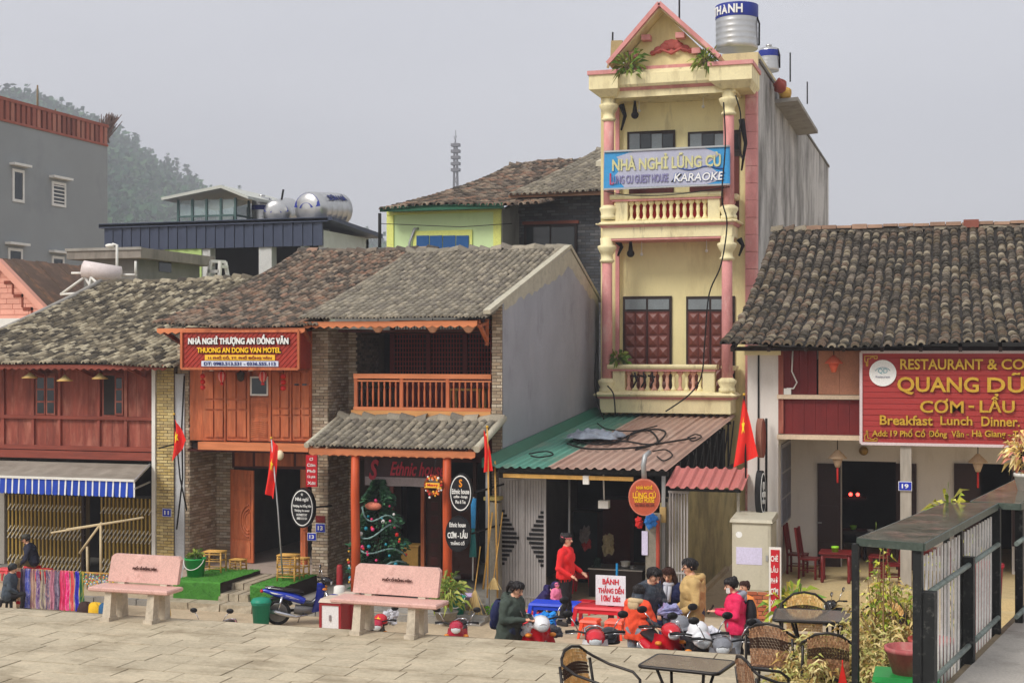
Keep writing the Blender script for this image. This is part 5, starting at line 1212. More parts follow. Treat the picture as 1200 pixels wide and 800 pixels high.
# roof-top block behind the pediment, tanks
a_, b_ = P(845, 0, YW+.1).x, P(886, 0, YW+.1).x
wallbox(t, 'stair_head', M('stair_render', (206,194,150), var=.15, stain=((110,102,88), .6, 1.2, (1,1,.25))), a_, xr-.001, YW+.3, YW+6, ztop-.5, P(865,60,YW).z)
p = P(863.5, 59, 44.2); band_tank('rooftop_water_tank', 'larger steel water tank with blue band on top of the guesthouse', p, 25/1650*43.4*1.0, P(863,18,44.2).z-p.z, .95, .42, [('T', -1.15), ('H', -.8), ('À', -.45), ('N', -.1), ('H', .25)])
p = P(901, 84, 50.); band_tank('rooftop_water_tank', 'smaller steel water tank half hidden behind the guesthouse side wall', p, 12/1650*49, P(901,62,50).z-p.z+.1, .5, .22)
b = MB(); b.hexa([(xr-.05,PX(908,100,xr).y,ztop-.55),(xr+.75,PX(908,100,xr).y,ztop-.5),(xr+.75,PX(944,130,xr).y-3,ztop-.5),(xr-.05,PX(944,130,xr).y-3,ztop-.55),(xr-.05,PX(908,100,xr).y,ztop-.42),(xr+.75,PX(908,100,xr).y,ztop-.38),(xr+.75,PX(944,130,xr).y-3,ztop-.38),(xr-.05,PX(944,130,xr).y-3,ztop-.42)]); part('side_canopy', b, conc, t); b = MB(); b.box(xr-.05, xr+.4, 57.5, 64, ztop-.6, ztop-.5); 
r = random.Random(2)
for k, (x, y, lb) in enumerate(((914,96,'colourful cloth bundle on the guesthouse side ledge, red'),(920,103,'yellow cloth bundle on the guesthouse side ledge'))):
    p = PX(x, y+4, xr+.3); p.z = ztop-.42; q = MB(); q.grid(lambda u, v: (p.x+.2*math.cos(6.283*u)*math.sin(3.1415*v)**.7*(1+.2*math.sin(u*25+v*9)), p.y+.45*math.sin(6.283*u)*math.sin(3.1415*v)**.7, p.z+.2*(1-math.cos(3.1415*v))*(1+.15*math.sin(u*19))), 20, 10); solo('cloth_bundle', q, (M('bundle_red', (150,70,60), var=.3), M('bundle_yellow', (190,150,70), var=.3))[k], lb, 'bundle', loc=p)
for k, (sx, y0, y1, Y_, lb) in enumerate(((796,0,28,44,'thin lightning rod behind the pediment'),(717,38,80,44,'thin rod behind the left cornice block'),(926,62,96,55,'rod on the guesthouse side parapet, nearer'),(946,96,122,62,'rod on the guesthouse side parapet, farther'))):
    b = MB(); b.tube([P(sx, y1, Y_), P(sx+(0 if k != 1 else 1), y0, Y_)], .03, 5); solo('lightning_rod', b, cable, lb, 'rod', 'rods on the guesthouse roof')
b = MB(); b.beam(P(722,78,42.2), P(723,48,42.2), .35, .12); b.beam(P(714,72,42.2), P(726,66,42.2), .1); b.beam(P(712,80,42.2), P(718,62,42.2), .06); solo('roof_debris', b, M('debris', (170,150,110), var=.3), 'leaning board and sticks behind the left cornice block', 'board')
def leaf_tuft(name, label, cat, c, rad, n, mat, l=.22, w=.05, up=.4, seed=1, pot=None, squash=.8, group=None):
    r = random.Random(seed); t_ = thing(name, label, cat, c, group); m = MB(); c = Vector(c)
    st_ = MB()
    for k in range(n):
        d = Vector((r.gauss(0,1), r.gauss(0,1), r.gauss(0,1)*squash+up)).normalized(); p0 = c+d*rad*r.uniform(.1, .75); d2 = (d+Vector((r.gauss(0,.4), r.gauss(0,.4), r.gauss(0,.4)-.15))).normalized()
        s = d2.cross(Vector((r.gauss(0,1), r.gauss(0,1), r.gauss(0,1)))).normalized(); ll = l*r.uniform(.6, 1.3)
        a_, b_, c_ = p0, p0+d2*ll*.5+Vector((0,0,.02)), p0+d2*ll-Vector((0,0,ll*.25)); m.add([a_, b_-s*w, c_, b_+s*w], [(0,1,2,3)])
        if k % 6 == 0: st_.tube([c-Vector((0,0,rad*.3)), p0], [.012, .006], 4, cap=False)
    part('foliage', m, mat, t_, kind='stuff'); part('stems', st_, bark, t_)
    return t_
fern = M('fern', (104,136,56), cols=[(104,136,56),(84,112,44),(140,156,70),(120,128,52)], var=.15, rnd=.2, bump=0)
leaf_tuft('fern_tuft', 'wild fern growing on the left end of the guesthouse cornice', 'fern', P(738, 78, 41.), .5, 90, fern, .4, .05, .2, 3); leaf_tuft('fern_tuft', 'small wild fern at the right foot of the pediment', 'fern', P(826, 71, 41.), .35, 60, fern, .4, .05, .2, 4)
leaf_tuft('balcony_plant', 'leafy plant at the left end of the lower guesthouse balcony', 'plant', P(724, 421, 41.4), .35, 80, fern, .25, .06, .3, 5)
# corbels, bulbs and grilles under the slabs
ink = M('iron_black', (34,32,34), bump=0)
for (sx, y0, y1) in ((728,123,153),(724,283,300),(869,140,200),(866,280,300)):
    a_ = P(sx, y0, YC+.8); b_ = P(sx, y1, YC+.8); m = MB(); m.tube([a_, (a_+b_)/2+Vector((.12,0,.05)), b_], [.1,.06,.03], 6); part('iron_corbel', m, ink, t)
for (sx, y0, y1) in ((744,118,135),(739,280,297)): a_ = P(sx,y0,YC+.6); b_ = P(sx,y1,YC+.6); m = MB(); m.tube([a_, b_], [.03,.09], 6); m.ball(b_, .12, 8, 6); part('hanging_ornament', m, ink, t)
for (sx, y0, y1) in ((749,112,130),(824,112,125),(752,278,298),(828,278,294)): a_ = P(sx,y0,YC+.7); b_ = P(sx,y1,YC+.7); m = MB(); m.tube([a_, b_], .012, 4); m.ball(b_, .05, 6, 5); part('bulb_wire', m, whitep, t)
# big sign on the upper balcony
s = thing('guesthouse_banner_sign', 'blue and silver guesthouse and karaoke sign hung on the upper balcony', 'sign', P(781, 222, YC-.25)); Ys = YC-.25
def sq(x, y): return P(x, y, Ys)
c0, c1, c2, c3 = sq(707,222), sq(855,216), sq(855,171), sq(708,178)
def lerp4(u, v): return (c0*(1-u)+c1*u)*(1-v)+(c3*(1-u)+c2*u)*v
m = MB(); m.hexa([c0+Vector((0,.02,0)), c1+Vector((0,.02,0)), c1+Vector((0,.12,0)), c0+Vector((0,.12,0)), c3+Vector((0,.02,0)), c2+Vector((0,.02,0)), c2+Vector((0,.12,0)), c3+Vector((0,.12,0))]); part('board', m, M('sign_cyan', (60,150,206), var=.2, vs=.8, bump=0, rough=.5), s)
silver = M('sign_silver', (176,178,196), var=.12, vs=1.5, grain=.1, bump=0, rough=.45)
m = MB(); n = 40; top = [(u, .98) for u in np.linspace(.1,.9,n)]; poly = [(.17,.03),(.82,.03),(.9,.1),(.92,.3),(.82,.55),(.93,.8),(.8,.98),(.24,.98),(.1,.85),(.16,.6),(.09,.35)]
m.add([lerp4(u, v)+Vector((0,.012,0)) for u, v in poly], [tuple(range(len(poly)))]); part('silver_field', m, silver, s)
rt = (c1-c0).normalized(); W = (c1-c0).length; H_ = (c3-c0).length; up_ = Vector((0,0,1))
def st_(txt, u, v, w_, h_, mat, **k): return text(txt, s, mat, lerp4(u, v)+Vector((0,-.01,0)), W*w_, H_*h_, right=rt, up=up_, **k)
goldp = M('sign_gold', (204,200,146), var=.12, vs=5, bump=0, rough=.4)
st_('NHÀ NGHỈ LŨNG CÙ', .5, .68, .86, .42, goldp, bold=.03); st_('LUNG CU GUEST HOUSE', .29, .24, .46, .22, M('sign_text_grey', (132,128,168), var=.1, bump=0), bold=.02); st_('KARAOKE', .76, .23, .4, .24, M('sign_text_blue', (56,90,160), var=.1, bump=0), bold=.045, depth=.01, shear=.15); st_('KARAOKE', .76, .23, .39, .22, lwhite, bold=.02, depth=.02, shear=.15)
st_('L', .066, .27, .03, .3, lred, bold=.03)
m = MB(); m.add([lerp4(u, v)+Vector((0,-.002,0)) for u, v in ((.54,.12),(.6,.36),(.63,.3),(.565,.12))], [(0,1,2,3)]); part('roof_emblem', m, lblack, s)
m = MB(); pts = [lerp4(u, .46+.04*math.sin(u*25)) for u in np.linspace(.6,.95,16)]; m.tube([q+Vector((0,-.005,0)) for q in pts], .018, 5); part('swash', m, M('sign_text_blue', (56,90,160)), s)
for q, w2 in ((c0,c1),(c3,c2)): part('frame_rail', MB().beam(q, w2, .05), galv, s)
# cables down the front
def drop_cable(label, pts, r=.022):
    m = MB(); V = [P(*q) for q in pts]; out_ = []
    for a_, b_, c_, d_ in zip([V[0]]+V[:-2], V[:-1], V[1:], V[2:]+[V[-1]]):
        for i in range(6):
            u = i/6; out_.append(.5*((2*b_)+(c_-a_)*u+(2*a_-5*b_+4*c_-d_)*u*u+(3*b_-a_-3*c_+d_)*u**3))
    out_.append(V[-1]); m.tube(out_, r, 5); return solo('power_cable', m, cable, label, 'cable', 'cables on the guesthouse')
drop_cable('black cable looping down the right column of the guesthouse to the shed roof', [(848,120,40.8),(850,170,40.8),(846,230,40.7),(852,262,40.8),(845,310,40.7),(831,345,40.8),(826,400,40.8),(822,440,40.7),(808,462,40.7),(780,482,40.4)])
drop_cable('black cable hanging beside the upper right column of the guesthouse', [(862,112,41),(868,135,41.2),(866,165,41.2),(871,190,41.2)]); drop_cable('thin wire sagging across under the big blue sign', [(708,224,40.9),(740,229,40.8),(790,228,40.8),(855,219,40.8)], .015)
drop_cable('black cable hanging left of the lower balcony', [(700,400,41),(697,440,41),(700,470,41),(708,492,40.6)]); drop_cable('black cable at the foot of the left column', [(712,452,41),(719,462,40.9),(721,485,40.8)])
m = MB(); r = random.Random(6)
for k in range(3):
    c = P(744+k*10, 436, YC-.02); 
    m.tube([c, c+Vector((.05,-.02,-.25)), c+Vector((-.06,0,-.45))], .03, 5); m.tube([c+Vector((-.12,0,-.1)), c+Vector((.1,-.02,-.14))], .03, 5)
solo('hanging_straps', m, ink, 'dark straps tied over the lower guesthouse balusters', 'straps', loc=P(755,445,YC))

# ------------------------------------------------------------------ shop shed with corrugated roof
t = SH = thing('corrugated_shop_shed', 'open food shop shed under a green and brown corrugated metal roof', 'shed', (-8.5, 32, 0))
Y0s, Y1s = 31.3, 42.2; xg = XR+.03; xe = P(780, 0, Y0s).x; zf_, zb_ = P(700, 551, Y0s).z, P(790, 487, 42.).z+.0; xb = P(641, 0, Y0s).x
greenm = M('sheet_green', (88,146,128), var=.15, vs=.8, grain=.1, rough=.5, stain=((150,146,126), .45, 1.4, (1,.3,1)), bump=.05); brownm = M('sheet_brown', (176,146,130), var=.14, vs=.6, grain=.12, rough=.6, stain=((150,104,88), .5, 1.0, (1,.25,1)), stain2=((206,184,166), .4, .8, (1,.2,1)), bump=.05)
def corrugated(name, x0, x1, y0, y1, z0, z1, mat, pitch=.2, amp=.045, par=t, sheets=None):
    n = max(1, round((x1-x0)/pitch)); n += n % 2; ns = sheets or max(1, round((x1-x0)/1.0))
    for s_ in range(ns):
        xa, xb_ = x0+(x1-x0)*s_/ns, x0+(x1-x0)*(s_+1)/ns+.03; k = max(2, round((xb_-xa)/pitch)); m = MB(); dz = random.uniform(-.008, .012)
        def fn(u, v): x = xa+(xb_-xa)*u; ph = ((x-x0)/pitch) % 1; return (x, y0+(y1-y0)*v-.03*(s_ % 2)*(1-v), z0+(z1-z0)*v+amp*(1 if .12 < ph < .42 else 0 if ph > .54 else .5)+dz)
        m.grid(fn, k*8, 4, False); part(name, m, mat, par)
corrugated('roof_sheet', xg, xb, Y0s, Y1s, zf_, zb_, greenm, .22); corrugated('roof_sheet', xb, xe, Y0s-.05, 42.0, zf_+.02, zb_+.02, brownm, .22)
part('wall_flashing', MB().hexa([(xg-.0,Y0s,zf_),(xg+.28,Y0s,zf_+.05),(xg+.28,Y1s,zb_+.05),(xg,Y1s,zb_),(xg,Y0s,zf_+.22),(xg+.06,Y0s,zf_+.22),(xg+.06,Y1s,zb_+.22),(xg,Y1s,zb_+.22)]), M('flashing_green', (52,112,92), var=.15, rough=.45, bump=0), t)
for x in (xg+.05, xe-.1): part('post', MB().box(x-.04, x+.04, Y0s+.25, Y0s+.33, 0, zf_-.02), galv, t)
part('eave_beam', MB().beam((xg, Y0s+.29, zf_-.06), (xe, Y0s+.29, zf_-.06), .1, .1), black_metal, t); part('timber_rail', MB().beam((P(590,0,Y0s+.2).x, Y0s+.2, P(600,557,Y0s+.2).z), (P(742,0,Y0s+.2).x, Y0s+.2, P(740,561,Y0s+.2).z), .07, .09), bamboo, t)
for y in np.linspace(Y0s+1.5, Y1s-1, 5): z = zf_+(zb_-zf_)*(y-Y0s)/(Y1s-Y0s)-.08; part('purlin', MB().beam((xg, y, z), (xe, y, z), .08, .08), black_metal, t)
wallbox(t, 'rear_wall', inner, xg, xe, 40.0, 40.1, 0, 4.0); wallbox(t, 'left_lining', M('shed_lining', (96,92,90), var=.2), xg+.0, xg+.04, Y0s+1.2, 40, 0, 3.4)
alley = M('alley_wall', (176,160,112), var=.2, vs=.8, grain=.15, stain=((110,100,76), .7, .7, (1,1,1), .2), stain2=((96,100,66), .5, 1.3, (1,1,.8), .2))
part('alley_wall', MB().box(xe-.2, xe+.02, Y0s+.35, 41.9, 0, P(815,578,34).z), alley, t)
# roof truss seen through the open gable end
m = MB(); tz0 = P(815,578,34).z+.02
for k in range(9):
    y = 32.2+k*1.1; zz = zf_+(zb_-zf_)*(y-Y0s)/(Y1s-Y0s)-.05; m.beam((xe-.05, y, tz0), (xe-.05, y, zz), .05); m.beam((xe-.05, y, tz0), (xe-.05, y+1.1, zz), .035)
part('gable_truss', m, black_metal, t, kind='stuff'); part('truss_chord', MB().beam((xe-.05, Y0s+.3, tz0+.05), (xe-.05, 42, tz0+.05), .08), black_metal, t)
# old pier with pipes, paper and blue cup
pA, pB = P(757, 0, Y0s+.1).x, P(779, 0, Y0s+.1).x; oldc = M('old_pier', (150,144,130), var=.25, vs=1.5, stain=((84,80,70), .7, 1.0, (1,1,.4)), stain2=((196,190,176), .3, 3, (1,1,1)))
part('pier', MB().box(pA, pB-.1, Y0s+.05, Y0s+.45, 0, P(768,603,Y0s).z), oldc, t); part('pier', MB().box(pB-.12, pB+.1, Y0s+.32, Y0s+.6, 0, P(776,585,Y0s).z), oldc, t)
m = MB(); x = P(771, 0, Y0s).x; m.tube([(x, Y0s, .1), (x, Y0s, 2.4)], .045, 8); part('red_pipe', m, M('pipe_red', (166,70,52), var=.2), t)
fbox('notice_paper', t, M('paper_violet', (206,200,226), var=.06, bump=0), 752, 622, 759, 650, Y0s+.02, .02)
fbox('meter_box', t, M('meter_tan', (196,166,110), var=.1), 773, 594, 780, 612, Y0s+.2, .12)
b = crumple(P(763, 610, Y0s), .16, .12, .18, 5); solo('blue_rag', b, M('rag_blue', (48,120,196), var=.15), 'blue rag stuffed on top of the old pier', 'rag')
b = crumple(P(749, 612, Y0s+.3), .1, .09, .14, 9); solo('red_rag', b, lanr, 'small red bundle hanging beside the round shop sign', 'bundle')
# grey grille gates with wedge pattern, left of the shop
gt = M('gate_grey', (172,168,166), var=.15, grain=.1, rough=.5, metal=.2, stain=((120,112,104), .4, 3, (1,1,.3)))
for gi, (x0, x1, lb) in enumerate(((585, 613, 'left grey steel gate leaf with black wedge pattern'), (613, 640, 'right grey steel gate leaf with black wedge pattern'))):
    Yg = 32.3; g = thing('grille_gate', lb, 'gate', P((x0+x1)/2, 695, Yg), 'grey shop gates'); a_, b_, z0, z1 = R(x0, 560, x1, 702, Yg); z0 = .06
    part('gate_frame', MB().box(a_, a_+.05, Yg-.03, Yg+.03, z0, z1).box(b_-.05, b_, Yg-.03, Yg+.03, z0, z1), gt, g); [part('rail', MB().box(a_+.05, b_-.05, Yg-.02, Yg+.02, zz, zz+.05), gt, g) for zz in (z0, z1-.05, z0+.25)]
    n = 7
    for i in range(n):
        x = a_+.05+(b_-a_-.1)*(i+.5)/n; w2 = (b_-a_-.1)/n*.43; part('gate_bar', MB().box(x-w2, x+w2, Yg+.0, Yg+.025, z0+.05, z1-.05), gt, g)
    zc_ = P(610, 630, Yg).z
    for k in range(-6, 7):
        wd_ = (b_-a_-.1)*(1-abs(k)/7.5)*.9; z = zc_+k*.105; xa_ = a_+.05 if gi == 0 else b_-.05-wd_
        part('wedge_bar', MB().box(xa_, xa_+wd_, Yg-.022, Yg-.002, z-.032, z+.032), blackp, g)
# clutter in the dark shop
def simple_box(name, label, cat, sx0, sy0, sx1, sy1, Y, d, mat, topm=None):
    a_, b_, z0, z1 = R(sx0, sy0, sx1, sy1, Y); q = thing(name, label, cat, ((a_+b_)/2, Y, z0)); part('body', MB().box(a_, b_, Y, Y+d, z0, z1), mat, q); part('top', MB().box(a_-.02, b_+.02, Y-.02, Y+d+.02, z1+.001, z1+.03), topm or mat, q); return q
simple_box('serving_counter', 'dark serving counter inside the food shop', 'counter', 690, 668, 752, 700, 34, .8, wood_black, steel)
simple_box('display_cabinet', 'tall dark glass cabinet at the back of the food shop', 'cabinet', 672, 600, 700, 690, 36, .6, glassd, wood_black); simple_box('shelf_unit', 'reddish shelf at the rear of the food shop', 'shelf', 706, 585, 738, 690, 37, .5, M('dim_red', (96,48,44), var=.2), wood_black)
for k, (sx, sy, rr, mm, lb) in enumerate(((686,632,.2,M('coat_grey', (104,98,98), var=.2),'grey hanging coat in the dark food shop'),(712,645,.24,M('beige_bag', (150,138,108), var=.2),'beige sack on the food shop counter'),(700,663,.14,M('dark_bag', (40,60,52), var=.2),'dark bag with a white label in the food shop'),(733,660,.12,whitep,'white pot on the shop counter'),(742,664,.1,steel,'steel pot at the right end of the shop counter'),(687,640,.16,M('red_bag', (150,40,44), var=.2),'dark red bag hanging behind the standing woman'),(724,668,.09,M('bowl_white', (226,222,214)),'white bowl on the shop counter'))):
    p = P(sx, sy+4, 34.3); m = MB().lathe([(rr*.7,0),(rr*.95,rr*.3),(rr,rr*1.1),(rr*1.1,rr*1.15),(rr*.9,rr*1.15),(rr*.85,rr*.9),(0,rr*.85)], p, 16) if k in (3,4,6) else crumple(p+Vector((0,0,rr)), rr*.75, rr*.5, rr*1.1, k); solo('shop_goods', m, mm, lb, 'goods', loc=p)
b = MB(); p = P(723, 690, 33.); b.tube([p, p+Vector((0,0,.62))], .03, 6); solo('blue_flask', b, M('flask_blue', (40,140,200), bump=0), 'slim blue pole like bottle standing by the white price board', 'bottle')
p = P(708, 595, 32.2); q = thing('ceiling_lamp', 'white hanging lamp box under the shed roof', 'lamp', p); part('lamp_box', MB().box(p.x-.12, p.x+.12, p.y-.1, p.y+.1, p.z, p.z+.18), whitep, q); b = MB(); b.tube([p+Vector((0,0,.18)), P(707, 555, 32.2)], .02, 5); part('rod', b, whitep, q)
b = MB(); p = P(667, 556, 33.2); b.tube([p, Vector((p.x, p.y, .12))], .03, 6); solo('shed_prop', b, galv, 'thin pale upright pole in front of the dark food shop', 'pole')
p = P(687, 562, 31.5); b = MB(); b.box(p.x-.07, p.x+.07, p.y-.05, p.y+.05, p.z-.1, p.z+.1); solo('socket_box', b, whitep, 'white socket box hanging on the timber rail', 'box')
# cables and plastic on the roof
def roof_z(y): return zf_+(zb_-zf_)*(y-Y0s)/(Y1s-Y0s)+.09
def roofpt(sx, sy):
    y = 34.
    for _ in range(30):
        p = P(sx, sy, y); y += (p.z-roof_z(y))*-0.0
        lo, hi = 31., 43.
    for _ in range(40):
        mid = (lo+hi)/2; p = P(sx, sy, mid)
        if p.z > roof_z(mid): hi = mid
        else: lo = mid
    lo, hi = 31., 43.
    for _ in range(40):
        mid = (lo+hi)/2
        if P(sx, sy, mid).z < roof_z(mid): lo = mid
        else: hi = mid
    q = P(sx, sy, mid); q.z = roof_z(mid)+.02; return q
# line of sight meets the roof where its height equals the roof's
def roofpt(sx, sy):
    best = min((abs(P(sx, sy, y).z-roof_z(y)), y) for y in np.linspace(31.4, 42, 400)); q = P(sx, sy, best[1]); return Vector((q.x, q.y, roof_z(best[1])+.03))
r = random.Random(12)
for k, (pts, lb) in enumerate((([(672,516),(700,522),(730,518),(760,522),(790,518),(815,514)], 'thickest black cable lying across the brown shed roof'),([(665,521),(690,527),(740,526),(770,520),(762,506),(742,508),(735,516)], 'looped black cable on the shed roof, left of the middle'),([(720,520),(745,508),(768,504),(780,508),(770,520),(745,528)], 'coiled black cable in the middle of the shed roof'),([(620,533),(640,530),(648,534),(632,537),(622,535)], 'small cable curl on the green sheets'),([(765,530),(780,528),(788,535),(778,541),(770,536)], 'cable loop near the front edge of the brown roof'),([(700,497),(712,504),(742,506),(770,500)], 'thin cable higher on the shed roof'),([(806,514),(815,510),(822,513),(812,518),(806,514)], 'cable curl at the right end of the roof'))):
    V = [roofpt(*q) for q in pts]; out_ = []
    for a_, b_, c_, d_ in zip([V[0]]+V[:-2], V[:-1], V[1:], V[2:]+[V[-1]]):
        for i in range(5): u = i/5; out_.append(.5*((2*b_)+(c_-a_)*u+(2*a_-5*b_+4*c_-d_)*u*u+(3*b_-a_-3*c_+d_)*u**3))
    m = MB(); m.tube(out_+[V[-1]], .026 if k < 3 else .018, 6); solo('roof_cable', m, cable, lb, 'cable', 'cables lying on the shed roof')
p = roofpt(697, 514); m = MB()
m.grid(lambda u, v: (p.x+(u-.5)*1.35+.1*math.sin(v*9), p.y+(v-.5)*1.7+.15*math.sin(u*11), p.z+.02+max(0, abs(math.sin(math.pi*u)*math.sin(math.pi*v)))**.4*(.13+.2*mn.noise(Vector((u*5, v*6, 2)))+.06*mn.noise(Vector((u*13, v*15, 5))))), 40, 40)
solo('plastic_sheeting', m, M('plastic_pale', (140,148,160), var=.25, vs=5, rough=.35), 'crumpled pale plastic sheeting on the shed roof', 'plastic')
# round hanging shop sign
terr = M('sign_terracotta', (186,88,62), var=.12, rough=.5)
oval_sign('round terracotta guesthouse sign hung from a curved pole', 755, 582, 37, 43, 30.7, [('NHÀ NGHỈ', 0, .55, .5, .12, lyellow), ('LŨNG CÚ', 0, .16, .72, .2, lyellow), ('GUEST HOUSE', 0, -.14, .62, .14, lyellow), ('Tel: 0915 456 215', 0, -.42, .62, .08, M('sign_dim', (120,60,48)))], turn=.22, rim=M('sign_rim', (206,120,96), var=.1), face=terr, ring=False)
p = P(755, 561, 30.7); b = MB(); b.tube([p, P(754,545,30.7), P(756,534,30.7), P(761,530,30.9)], .06, 8); solo('sign_pole', b, galv, 'curved pale pole carrying the round terracotta sign', 'pole')

# ------------------------------------------------------------------ alley gate with little pink roof
t = thing('alley_gate_roof', 'small pink corrugated gate roof over the alley', 'gate roof', P(826, 700, 31.4))
Yg = 31.0; a_, b_ = P(779, 0, Yg).x, P(869, 0, Yg).x; z0, z1 = P(825, 573, Yg).z, P(825, 549, Yg+1.3).z
corrugated('roof_sheet', a_, b_, Yg, Yg+1.3, z0, z1, M('sheet_pink', (188,112,106), var=.12, rough=.5, bump=.05), .22, .05, t, 1)
part('beam', MB().beam((a_+.1, Yg+.25, z0-.04), (b_-.05, Yg+.25, z0-.04), .07), black_metal, t)
for x in (a_+.2, P(865,0,Yg+.4).x): part('post', MB().box(x-.03, x+.03, Yg+.4, Yg+.46, 0, z0+.1), oldc, t)
g = thing('alley_gate', 'open grey bar gate beside the old pier at the alley', 'gate', P(793, 700, 31.5)); Yg = 31.4; a_, b_, z0, z1 = R(783, 575, 807, 702, Yg)
for i in range(7): x = a_+(b_-a_)*(i+.5)/7; part('gate_bar', MB().box(x-.018, x+.018, Yg, Yg+.03, .1, z1), gt, g)
for zz in (.15, 1.2, z1-.05): part('rail', MB().box(a_, b_, Yg-.015, Yg+.045, zz, zz+.05), gt, g)
# ------------------------------------------------------------------ restaurant
t = RS = thing('restaurant_house', 'white restaurant house with mossy dark tiled roof and big red sign', 'restaurant', (-1, 32, 0))
YP = 32.; xp0, xp1 = P(876, 0, YP).x, P(912, 0, YP).x; XE = 6.; Zr = lambda y, x=1000, Y=YP: P(x, y, Y).z; YBk = 34.6
zfl = 1.05
wallbox(t, 'pillar', white_wall, xp0, xp1, YP, YP+.5, 0, Zr(404)); wallbox(t, 'left_wall', white_wall, xp0+.2, xp1-.02, YP+.5, 41, 0, 6.05)
wallbox(t, 'right_wall', white_wall, XE-.3, XE, YP, 41, 0, 6.05); wallbox(t, 'rear_wall', white_wall, xp0+.2, XE, 41, 41.2, 0, 7.5)
part('pillar_cap', MB().box(xp0-.06, xp1+.06, YP-.06, YP+.3, Zr(416), Zr(408)), cream, t)
wallbox(t, 'floor', M('porch_floor', (196,176,132), var=.15, stain=((150,132,98), .4, 2, (1,1,1))), xp1-.1, XE, YP-.9, 41, -.05, zfl)
for k in range(4): wallbox(t, 'step', MATS['porch_floor'], P(935,0,31).x, XE, YP-.9-.36*(k+1), YP-.9-.36*k, -.05, zfl-.24*(k+1))
# back wall with openings
def wallpx(x0, x1, y0, y1, name='porch_wall', mat=white_wall):
    a_, b_, z0, z1 = R(x0, y0, x1, y1, YBk); part(name, MB().box(a_, b_, YBk, YBk+.2, z0, z1), mat, t)
zt_ = Zr(505, 1000, YBk)
a0 = xp1-.05; A = lambda x: P(x, 0, YBk).x
for (u0, u1, z0, z1) in ((a0, A(986), zfl, zt_), (A(1050), A(1149), zfl, zt_), (A(1186), XE, zfl, zt_), (A(986), A(1050), Zr(540,1000,YBk), zt_), (A(1149), A(1186), Zr(543,1150,YBk), zt_)): part('porch_wall', MB().box(u0, u1, YBk, YBk+.2, z0, z1), white_wall, t)
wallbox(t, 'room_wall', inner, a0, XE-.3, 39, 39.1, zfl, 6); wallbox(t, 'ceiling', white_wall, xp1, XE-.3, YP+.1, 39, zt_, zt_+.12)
dk = M('door_dark', (52,34,32), var=.2, grain=.15, rough=.5)
for (x0, x1, lbl) in ((958, 985, None), (1050, 1074, None), (1118, 1149, None), (1186, 1200, None)): 
    f = fbox('door_leaf', t, dk, x0, 543, x1, 682 if x0 < 1100 else 640, YBk-.07, .06)
    for j in range(3): fbox('panel', f, dk, x0+3, 550+j*42, x1-3, 585+j*42, YBk-.09, .03)
m = MB(); p = P(957, 612, YBk-.1); m.tube([p, p+Vector((.12,0,0))], .015, 5); part('door_handle', m, galv, t)
# posters on the side of the porch
pm = M('poster_grey', (110,112,124), var=.3, vs=6, bump=0)
pb = MB(); u0, u1 = PX(914, 0, xp1).y, PX(932, 0, xp1).y; z0, z1 = PX(922, 610, xp1).z, PX(922, 517, xp1).z; part('notice_board', MB().box(xp1-.0, xp1+.02, YP+.52, YBk-.15, z0, z1), M('board_grey', (150,150,158), var=.1), t)
for i in range(2):
    for j in range(3): ya = YP+.58+i*.93; part('poster', MB().box(xp1+.02, xp1+.03, ya, ya+.85, z0+.06+j*(z1-z0-.1)/3, z0+(j+1)*(z1-z0-.1)/3), pm, t)
# upper floor front
Yu = YP+.05
for (x0, x1, mt) in ((916, 957, maroon), (959, 1009, M('tan_ply', (190,134,106), var=.2, vs=2, grain=.2, stain=((150,96,76), .5, 2, (1,1,.5))))):
    a_, b_, z0, z1 = R(x0, 411, x1, 462, Yu); planks(t, a_, b_, Yu+.02, z0, z1, 4 if mt is maroon else 2, mt, .05, name='board', gap=.004)
a_, b_, z0, z1 = R(916, 468, 1009, 509, Yu); planks(t, a_, b_, Yu+.02, z0, z1, 7, maroon, .05, name='board', gap=.003)
a_, b_, z0, z1 = R(1009, 411, 1330, 509, Yu); part('upper_wall', MB().box(a_, XE, Yu+.02, Yu+.1, z0, z1), maroon, t)
pl = M('ledge_pale', (206,184,158), var=.15, grain=.2)
for (y0, y1) in ((462.5, 467.5), (509.5, 515)): part('ledge', MB().box(xp1-.02, XE, Yu-.1, Yu+.12, Zr(y1, 960), Zr(y0, 960)), pl, t)
part('corner_post', MB().box(xp1, P(918,0,YP).x, Yu-.05, Yu+.1, Zr(509), Zr(408)), wood_red, t)
part('eave_beam', MB().box(xp0-.3, XE, YP-.35, YP-.2, Zr(411), Zr(406)), wood_black, t)
m = MB(); m.tube([P(929,411,Yu-.02), P(928,435,Yu-.03), P(934,448,Yu-.03), P(930,455,Yu-.03), P(922,455,Yu-.03)], .018, 5); part('white_cable', m, whitep, t); fbox('switch_box', t, whitep, 918.5, 455, 927, 462, Yu-.05, .05)
m = MB(); m.tube([P(889,412,YP-.02), P(888.5,600,YP-.02)], .02, 5); part('dark_cable', m, cable, t)
# porch post with number plate
a_, b_, z0, z1 = R(1055, 520, 1068, 700, YP-.4); part('porch_post', MB().box(a_, b_, YP-.4, YP-.2, zfl-.1, Zr(515)), M('post_grey', (160,152,140), var=.2, grain=.25, gs=12, sv=(1,1,.15)), t)
plate('19', 1053.5, 564.5, 1068, 574, YP-.43, 'blue number plate 19 on the restaurant porch post')
m = MB(); p = P(1012, 528, YBk-.1); m.ball(p, (.11,.06,.11), 10, 7); solo('round_wall_lamp', m, M('brass', (150,120,60), metal=.6, rough=.35), 'small round brass wall lamp above the restaurant door', 'lamp', loc=p)
